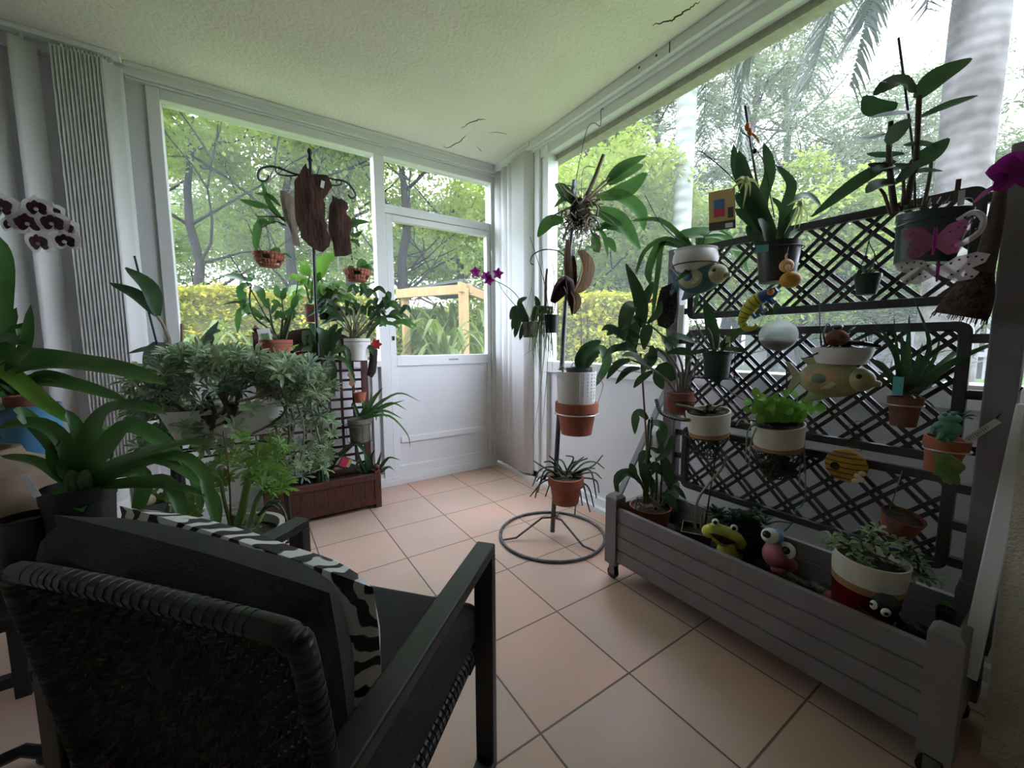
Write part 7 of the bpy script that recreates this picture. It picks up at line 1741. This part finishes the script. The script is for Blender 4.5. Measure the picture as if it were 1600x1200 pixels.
for k in range(220):                            # the mound
    t = p.r.random(); cx = 200 + 300 * t; top = 585 - 40 * math.sin(PI * min(1, t * 1.15)) - (14 if t > .75 else 0); cy = top + abs(p.r.gauss(0, 1)) * 34
    spray(cx + p.r.uniform(-10, 10), min(cy, 650 if t < .45 else 612), p.r.uniform(-.15, .12), p.r.uniform(18, 28), 15, 3.7, ('leaf_gr', 'leaf_pale', 'leaf_gr', 'leaf_sage')[k % 4])
for k in range(100):                             # curtain at the right
    cx = p.r.uniform(425, 520); cy = p.r.uniform(580, 745) - max(0, (cx - 490)) * .8; spray(cx, cy, p.r.uniform(-.15, .06), p.r.uniform(13, 21), 13, 3.2, ('leaf_gr', 'leaf_pale', 'leaf_pale', 'leaf_sage')[k % 4])
for k in range(26):                             # low left
    spray(p.r.uniform(205, 330), p.r.uniform(640, 700), p.r.uniform(-.14, .05), p.r.uniform(16, 24), 11, 5.5, 'leaf_gr')
for q in ((365, 672, 27), (290, 668, 20), (345, 560, 24), (312, 585, 26), (440, 585, 26), (355, 700, 18), (335, 735, 20), (318, 700, 20), (395, 640, 18), (330, 765, 20)): spray(q[0], q[1], -.17, q[2], 14, 6.5, 'leaf_pale')
for q, w in (([(440, 610), (448, 632), (440, 650), (425, 660)], 4), ([(432, 615), (446, 640), (452, 680), (446, 700), (430, 690)], 4), ([(430, 665), (438, 690), (448, 706), (470, 705)], 4), ([(360, 630), (366, 645), (356, 652)], 8), ([(300, 625), (315, 650), (328, 655)], 6), ([(260, 640), (290, 650), (312, 648)], 5), ([(320, 640), (326, 660), (334, 668)], 7), ([(365, 690), (362, 705), (364, 716)], 5), ([(420, 600), (400, 620), (350, 632)], 5), ([(430, 660), (410, 670), (390, 680)], 4), ([(455, 640), (460, 665), (452, 690)], 3), ([(380, 640), (350, 660), (330, 668)], 5), ([(450, 600), (430, 612), (400, 622)], 4), ([(480, 600), (490, 650), (500, 690)], 3), ([(460, 620), (475, 670), (470, 720)], 3), ([(440, 590), (500, 630), (512, 640)], 3), ([(300, 640), (330, 652), (352, 640), (350, 612)], 8), ([(268, 628), (300, 648), (322, 640)], 6), ([(345, 615), (358, 640), (362, 660)], 9), ([(372, 612), (368, 640), (352, 662)], 6), ([(325, 620), (335, 645), (330, 672)], 7)): p.S(q, w, p.r.uniform(-.17, -.12), 'cane' if w < 6 else 'brownstem', part='woody_stem', o0=-.12, taper=.8)
p.done()
# tall two-leaved orchid cane rising from behind the basin
P = AY(268, 600, -.40)
p = PL('potted_orchid', 'lone tall cane with two dark pointed leaves rising before the gathered blinds', P, 'potted orchid', None, 63)
p.pot(60, 60, 'blackpot', 'plain', .8)
b = MB(); b.tube([P - V((0, 0, 60 * p.s)), V((P.x, P.y, 0))], .02, 10); b.build('pedestal', 'black_metal', p.o)
p.S([(268, 598), (266, 540), (256, 510), (246, 494)], 5, 0, 'cane', taper=.8); p.S([(262, 598), (246, 540), (210, 400)], 3, .02, 'stake', part='stake', taper=1); p.S([(284, 598), (284, 540), (284, 506)], 4, .02, 'bamboo', part='stake', taper=1)
pix_leaves(p, [[(246, 494), (215, 462), (172, 442), 19], [(246, 494), (234, 450), (196, 418), 22], [(246, 494), (222, 470), (196, 452), 8]], 18, 'leaf_dk', .03, 'lance')
pix_leaves(p, [[(266, 560), (244, 545), (226, 580), 24], [(264, 555), (235, 545), (200, 552), 10], [(310, 575), (318, 540), (341, 503), 15], [(308, 575), (330, 525), (345, 517), 14], [(262, 560), (280, 540), (300, 548), 12]], 14, 'leaf_sage', .04, 'lance'); p.done()
# big white round pot on the floor with green succulents
P = V((-1.015, -1.075, .335))
p = PL('succulent_pot', 'wide white round pot with bright green branching succulents beside the armchair arm', P, 'potted plant', None, 64)
b = MB(); r_ = .165; b.lathe([(0, -.335), (r_ * .78, -.335), (r_ * .84, -.32), (r_ * .97, -.12), (r_, 0), (r_ * .89, 0), (r_ * .87, -.06)], P, 48); b.build('pot', 'creampot', p.o)
b = MB(); b.lathe([(r_ * .88, -.035), (r_ * .5, -.025), (0, -.02)], P, 24); b.build('soil', 'soil', p.o)
for q, w in (([(370, 830), (378, 800), (384, 770), (388, 745)], 13), ([(366, 832), (362, 815), (366, 805)], 11), ([(392, 815), (402, 780), (420, 755)], 8), ([(404, 815), (420, 785), (440, 755)], 7), ([(360, 820), (350, 780), (345, 750)], 6), ([(384, 748), (392, 735), (388, 722)], 6), ([(388, 745), (402, 740), (418, 738)], 5)): p.S(q, w, p.r.uniform(-.04, .05), 'leaf_lt', part='succulent_stem', taper=.8)
for cx, cy, R_ in ((386, 728, 30), (372, 712, 26), (418, 738, 30), (440, 752, 26), (432, 722, 26), (402, 716, 24), (436, 768, 24), (414, 764, 26), (350, 720, 20), (344, 745, 20), (424, 700, 22), (398, 745, 22), (440, 700, 20), (380, 690, 18)):
    for k in range(2): rosette(p.mb('foliage', 'leaf_br' if (cx + k) % 3 else 'leaf_lt'), p.W((cx + p.r.uniform(-6, 6), cy + p.r.uniform(-6, 6)), p.r.uniform(-.05, .12)), R_ * p.s, 12, p.r, 5.2 * p.s, .5, 'spoon', V((p.r.gauss(0, .5), p.r.gauss(-.3, .4), .9)))
for k in range(10):
    q = p.W((p.r.uniform(330, 420), p.r.uniform(818, 834)), p.r.uniform(-.06, .06)); rosette(p.mb('foliage', 'leaf_gr'), q, 8 * p.s, 8, p.r, 5 * p.s, .8)
for q in ([(410, 800), (430, 785), (444, 800), (449, 818)], [(408, 802), (420, 785), (438, 783)], [(404, 804), (424, 790), (436, 796)]): p.S(q, 5, -.05, 'cactus', part='trailing_cactus', taper=.6)
p.S([(361, 830), (358, 750), (349, 674)], 2.6, -.03, 'bamboo', part='stake', taper=1); p.done()
# small ivory pot of fleshy rosettes on the lower left
P = V((-1.10, -1.22, .34)); P = AY(255, 806, -.96)
p = PL('potted_succulent', 'fleshy pale green succulent with shells behind the top of the zebra pillow', P, 'potted plant', None, 65)
p.pot(90, 70, 'jar', 'plain', .8)
b = MB(); b.tube([P - V((0, 0, 70 * p.s)), V((P.x, P.y, 0))], .05, 12); b.build('pedestal', 'greypot', p.o)
for k in range(26): rosette(p.mb('foliage', 'leaf_lt' if k % 2 else 'leaf_gr'), p.W((p.r.uniform(215, 300), p.r.uniform(775, 812)), p.r.uniform(-.05, .05)), p.r.uniform(14, 22) * p.s, 9, p.r, 11 * p.s, .7, 'oval', V((p.r.gauss(0, .4), -.5, .8)))
for q in ((228, 782), (198, 800), (234, 800)): 
    b = MB(); b.ball(p.W(q, -.06), (12 * p.s, 9 * p.s, 9 * p.s), 12, 8, dent=lambda d: 1 + .2 * noise.noise(d * 3)); b.build('shell', 'bone', p.o)
p.done()
P = AY(160, 722, -1.26)
p = PL('white_pot', 'white ceramic pot glimpsed behind the strap-leaved orchid on the left', P, 'pot', None, 66)
p.pot(84, 62, 'whitepot', 'cyl', .9); b = MB(); b.tube([P - V((0, 0, 62 * p.s)), V((P.x, P.y, tz))], .05, 12); b.build('foot', 'whitepot', p.o); p.done()

# ---- on the black table
P = AY(122, 757, -1.56)
p = PL('potted_orchid', 'large strap-leaved orchid in a black pot behind the armchair cushion', P, 'potted orchid', None, 67)
hpx = (P.z - tz) / p.s
p.pot(128, hpx - .5, 'blackpot', 'nursery', .78)
b = MB(); b.lathe([(128 * p.sr / 2 * .80, -(P.z - tz) * .98), (128 * p.sr / 2 * .90, -(P.z - tz) * .45)], P, 32); b.build('teal_sleeve', 'greenpot', p.o)
pix_leaves(p, [[(116, 758), (104, 700), (76, 668), (36, 660), (-4, 670), 21], [(118, 756), (112, 704), (126, 668), (150, 694), 14], [(124, 756), (138, 715), (160, 674), (172, 668), 24], [(126, 754), (140, 680), (170, 640), (212, 634), (262, 648), 24], [(130, 754), (180, 680), (214, 668), (262, 698), (296, 734), 27], [(130, 758), (185, 728), (240, 714), (284, 728), (331, 768), 30], [(331, 766), (338, 800), (333, 840), 16],
    [(126, 760), (180, 738), (214, 738), (224, 764), (208, 818), 27], [(140, 760), (222, 754), (256, 752), (278, 780), (291, 836), 21], [(160, 750), (270, 712), (318, 740), (326, 772), (346, 848), 18], [(150, 745), (230, 708), (290, 692), (326, 694), 15], [(130, 758), (230, 758), (284, 762), (322, 776), 13], [(110, 760), (60, 722), (0, 712), 15], [(108, 764), (96, 776), (118, 782), (131, 800), 22], [(112, 756), (86, 700), (40, 650), (20, 640), 20], [(114, 756), (92, 728), (88, 700), (98, 690), 22], [(120, 754), (128, 700), (120, 668), (104, 640), 18], [(130, 756), (150, 700), (166, 690), (174, 720), 14], [(120, 756), (100, 740), (96, 715), 14], [(250, 700), (290, 722), (310, 770), (314, 800), 14]], 20, 'leaf', .06, 'strap', .25)
for q in ((112, 752), (122, 756), (134, 752)): b = MB(); b.ball(p.W(q, -.02), (9 * p.s, 9 * p.s, 18 * p.s), 12, 8); b.build('pseudobulb', 'stem', p.o)
b = MB(); b.box(p.W((48, 760), -.10), (.012, .0015, 34 * p.s), Matrix.Rotation(-.3, 3, 'Y')); b.build('white_tag', 'tag', p.o, smooth=False)
p.done()
P = AY(-48, 705, -1.38); s_ = depth(P) / FPX
b = MB(); hz = P.z - tz; R_ = .155; b.lathe([(0, -hz), (R_ * .62, -hz), (R_ * .95, -hz * .72), (R_ * 1.05, -hz * .45), (R_ * .9, -hz * .18), (R_ * .55, -.02), (R_ * .5, 0), (R_ * .42, 0), (R_ * .42, -.03), (0, -.05)], P, 36)
o = b.build('mottled_jar', 'jar', loc=P); tag(o, 'mottled tan jar at the left edge behind the armchair', 'jar')
P = AY(40, 806, -1.545); P.z = max(P.z, tz + .08)
p = PL('black_pot', 'black rounded planter in front of the mottled tan jar, at the left of the cushion', P, 'pot', None, 68)
p.pot(96, (P.z - tz) / p.s - .5, 'blackpot', 'squat'); p.done()
P = AY(44, 632, -1.235)
p = PL('blue_pot', 'sky blue glazed pot standing on the black table at the left edge', P, 'pot', None, 69)
p.pot(112, (P.z - tz) / p.s - .5, 'bluepot', 'plain', .7, soil=None); p.done()
P2 = AY(36, 618, -1.235)
p = PL('potted_orchid', 'broad strap-leaved orchid in a terracotta pot set inside the sky blue pot', P2, 'potted orchid', None, 70)
p.pot(66, 50, 'terra', 'collar', .7)
pix_leaves(p, [[(30, 616), (-10, 560), (40, 552), (100, 556), (165, 566), 20], [(34, 616), (20, 580), (90, 566), (190, 578), (262, 602), 34], [(34, 616), (50, 596), (110, 600), (200, 626), 26], [(30, 616), (20, 575), (40, 540), (48, 475), 16], [(20, 616), (0, 560), (2, 530), (26, 480), 26], [(26, 616), (-20, 560), (10, 530), (40, 540), 26], [(36, 616), (60, 590), (90, 590), (140, 606), 20], [(30, 616), (10, 600), (0, 612), (40, 632), 16], [(26, 616), (4, 520), (8, 420), (0, 370), 22], [(28, 616), (6, 560), (34, 510), (38, 560), 18]], 22, 'leaf', .05, 'strap', .25); p.L([(10, 600), (-30, 560), (20, 588), (70, 630), (126, 668)], 24, -.05, 'leaf_br', 'strap', .25); p.done()
# white and wine moth orchid
P = AY(-60, 690, -1.22)
p = PL('potted_orchid', 'white and wine-purple moth orchid spray at the left edge of the photo', P, 'potted orchid', None, 71)
p.pot(70, (P.z - tz) / p.s - .5, 'terra', 'collar', .75)
p.S([(-60, 690), (-50, 500), (-30, 340), (10, 310), (50, 330), (90, 360)], 3.5, 0, 'stem', part='flower_stem')
pix_leaves(p, [[(-34, 688), (-60, 660), (-70, 690), 26], [(-34, 688), (-10, 660), (10, 690), 26], [(-34, 688), (-20, 640), (8, 640), 24]], 24, 'leaf_dk', .03, 'oval')
for i, (cx, cy, R_) in enumerate(((5, 327, 27), (46, 350, 27), (64, 381, 25), (44, 328, 18), (60, 327, 22), (84, 350, 24), (106, 362, 24), (88, 335, 20), (104, 378, 20), (20, 352, 18))):
    off = -.03 + .012 * (i % 4); nn = (-HF + RT * .25 * math.sin(i * 1.7) + V((0, 0, -.15 + .2 * math.cos(i * 2.1)))).normalized(); fr = frame_to(nn); c0 = p.W((cx, cy), off)
    b = MB(); d_ = MB()
    for a, L_, w_, prof in ((90, .85, .62, 'oval'), (205, .85, .62, 'oval'), (335, .85, .62, 'oval'), (20, .98, 1.0, 'oval'), (160, .98, 1.0, 'oval')):
        d = fr @ V((math.cos(math.radians(a)), math.sin(math.radians(a)), .10)); q = R_ * p.s
        b.leaf([c0, c0 + d * q * .5, c0 + d * q * L_ - nn * .004], q * w_, prof, .08, 7, nn)
        c1 = c0 + nn * .0025; d_.leaf([c1, c1 + d * q * .36, c1 + d * q * L_ * .64 - nn * .002], q * w_ * .62, prof, .08, 6, nn)
    f_ = b.build('flower', 'petal_wh', p.o); d_.build('wine_blotch', 'petal_dk', f_)
    b = MB(); b.ball(c0 + nn * .006, (2.6 * p.s,) * 3, 8, 6); b.build('column', 'petal_wh', f_)
p.done()
# second dark chair foot at the far left
P = AZ(85, 1188, 0)
o = thing('table_caster_foot', 'black rounded metal foot on the floor at the lower left edge', 'foot', P); b = MB(); b.ball(P + V((0, 0, .02)), (.03, .022, .02), 14, 8); b.tube([P + V((0, 0, .02)), P + V((-.05, .01, .05)), P + V((-.10, 0, .05))], .014, 8); b.build('rounded_foot', 'black_gl', o)
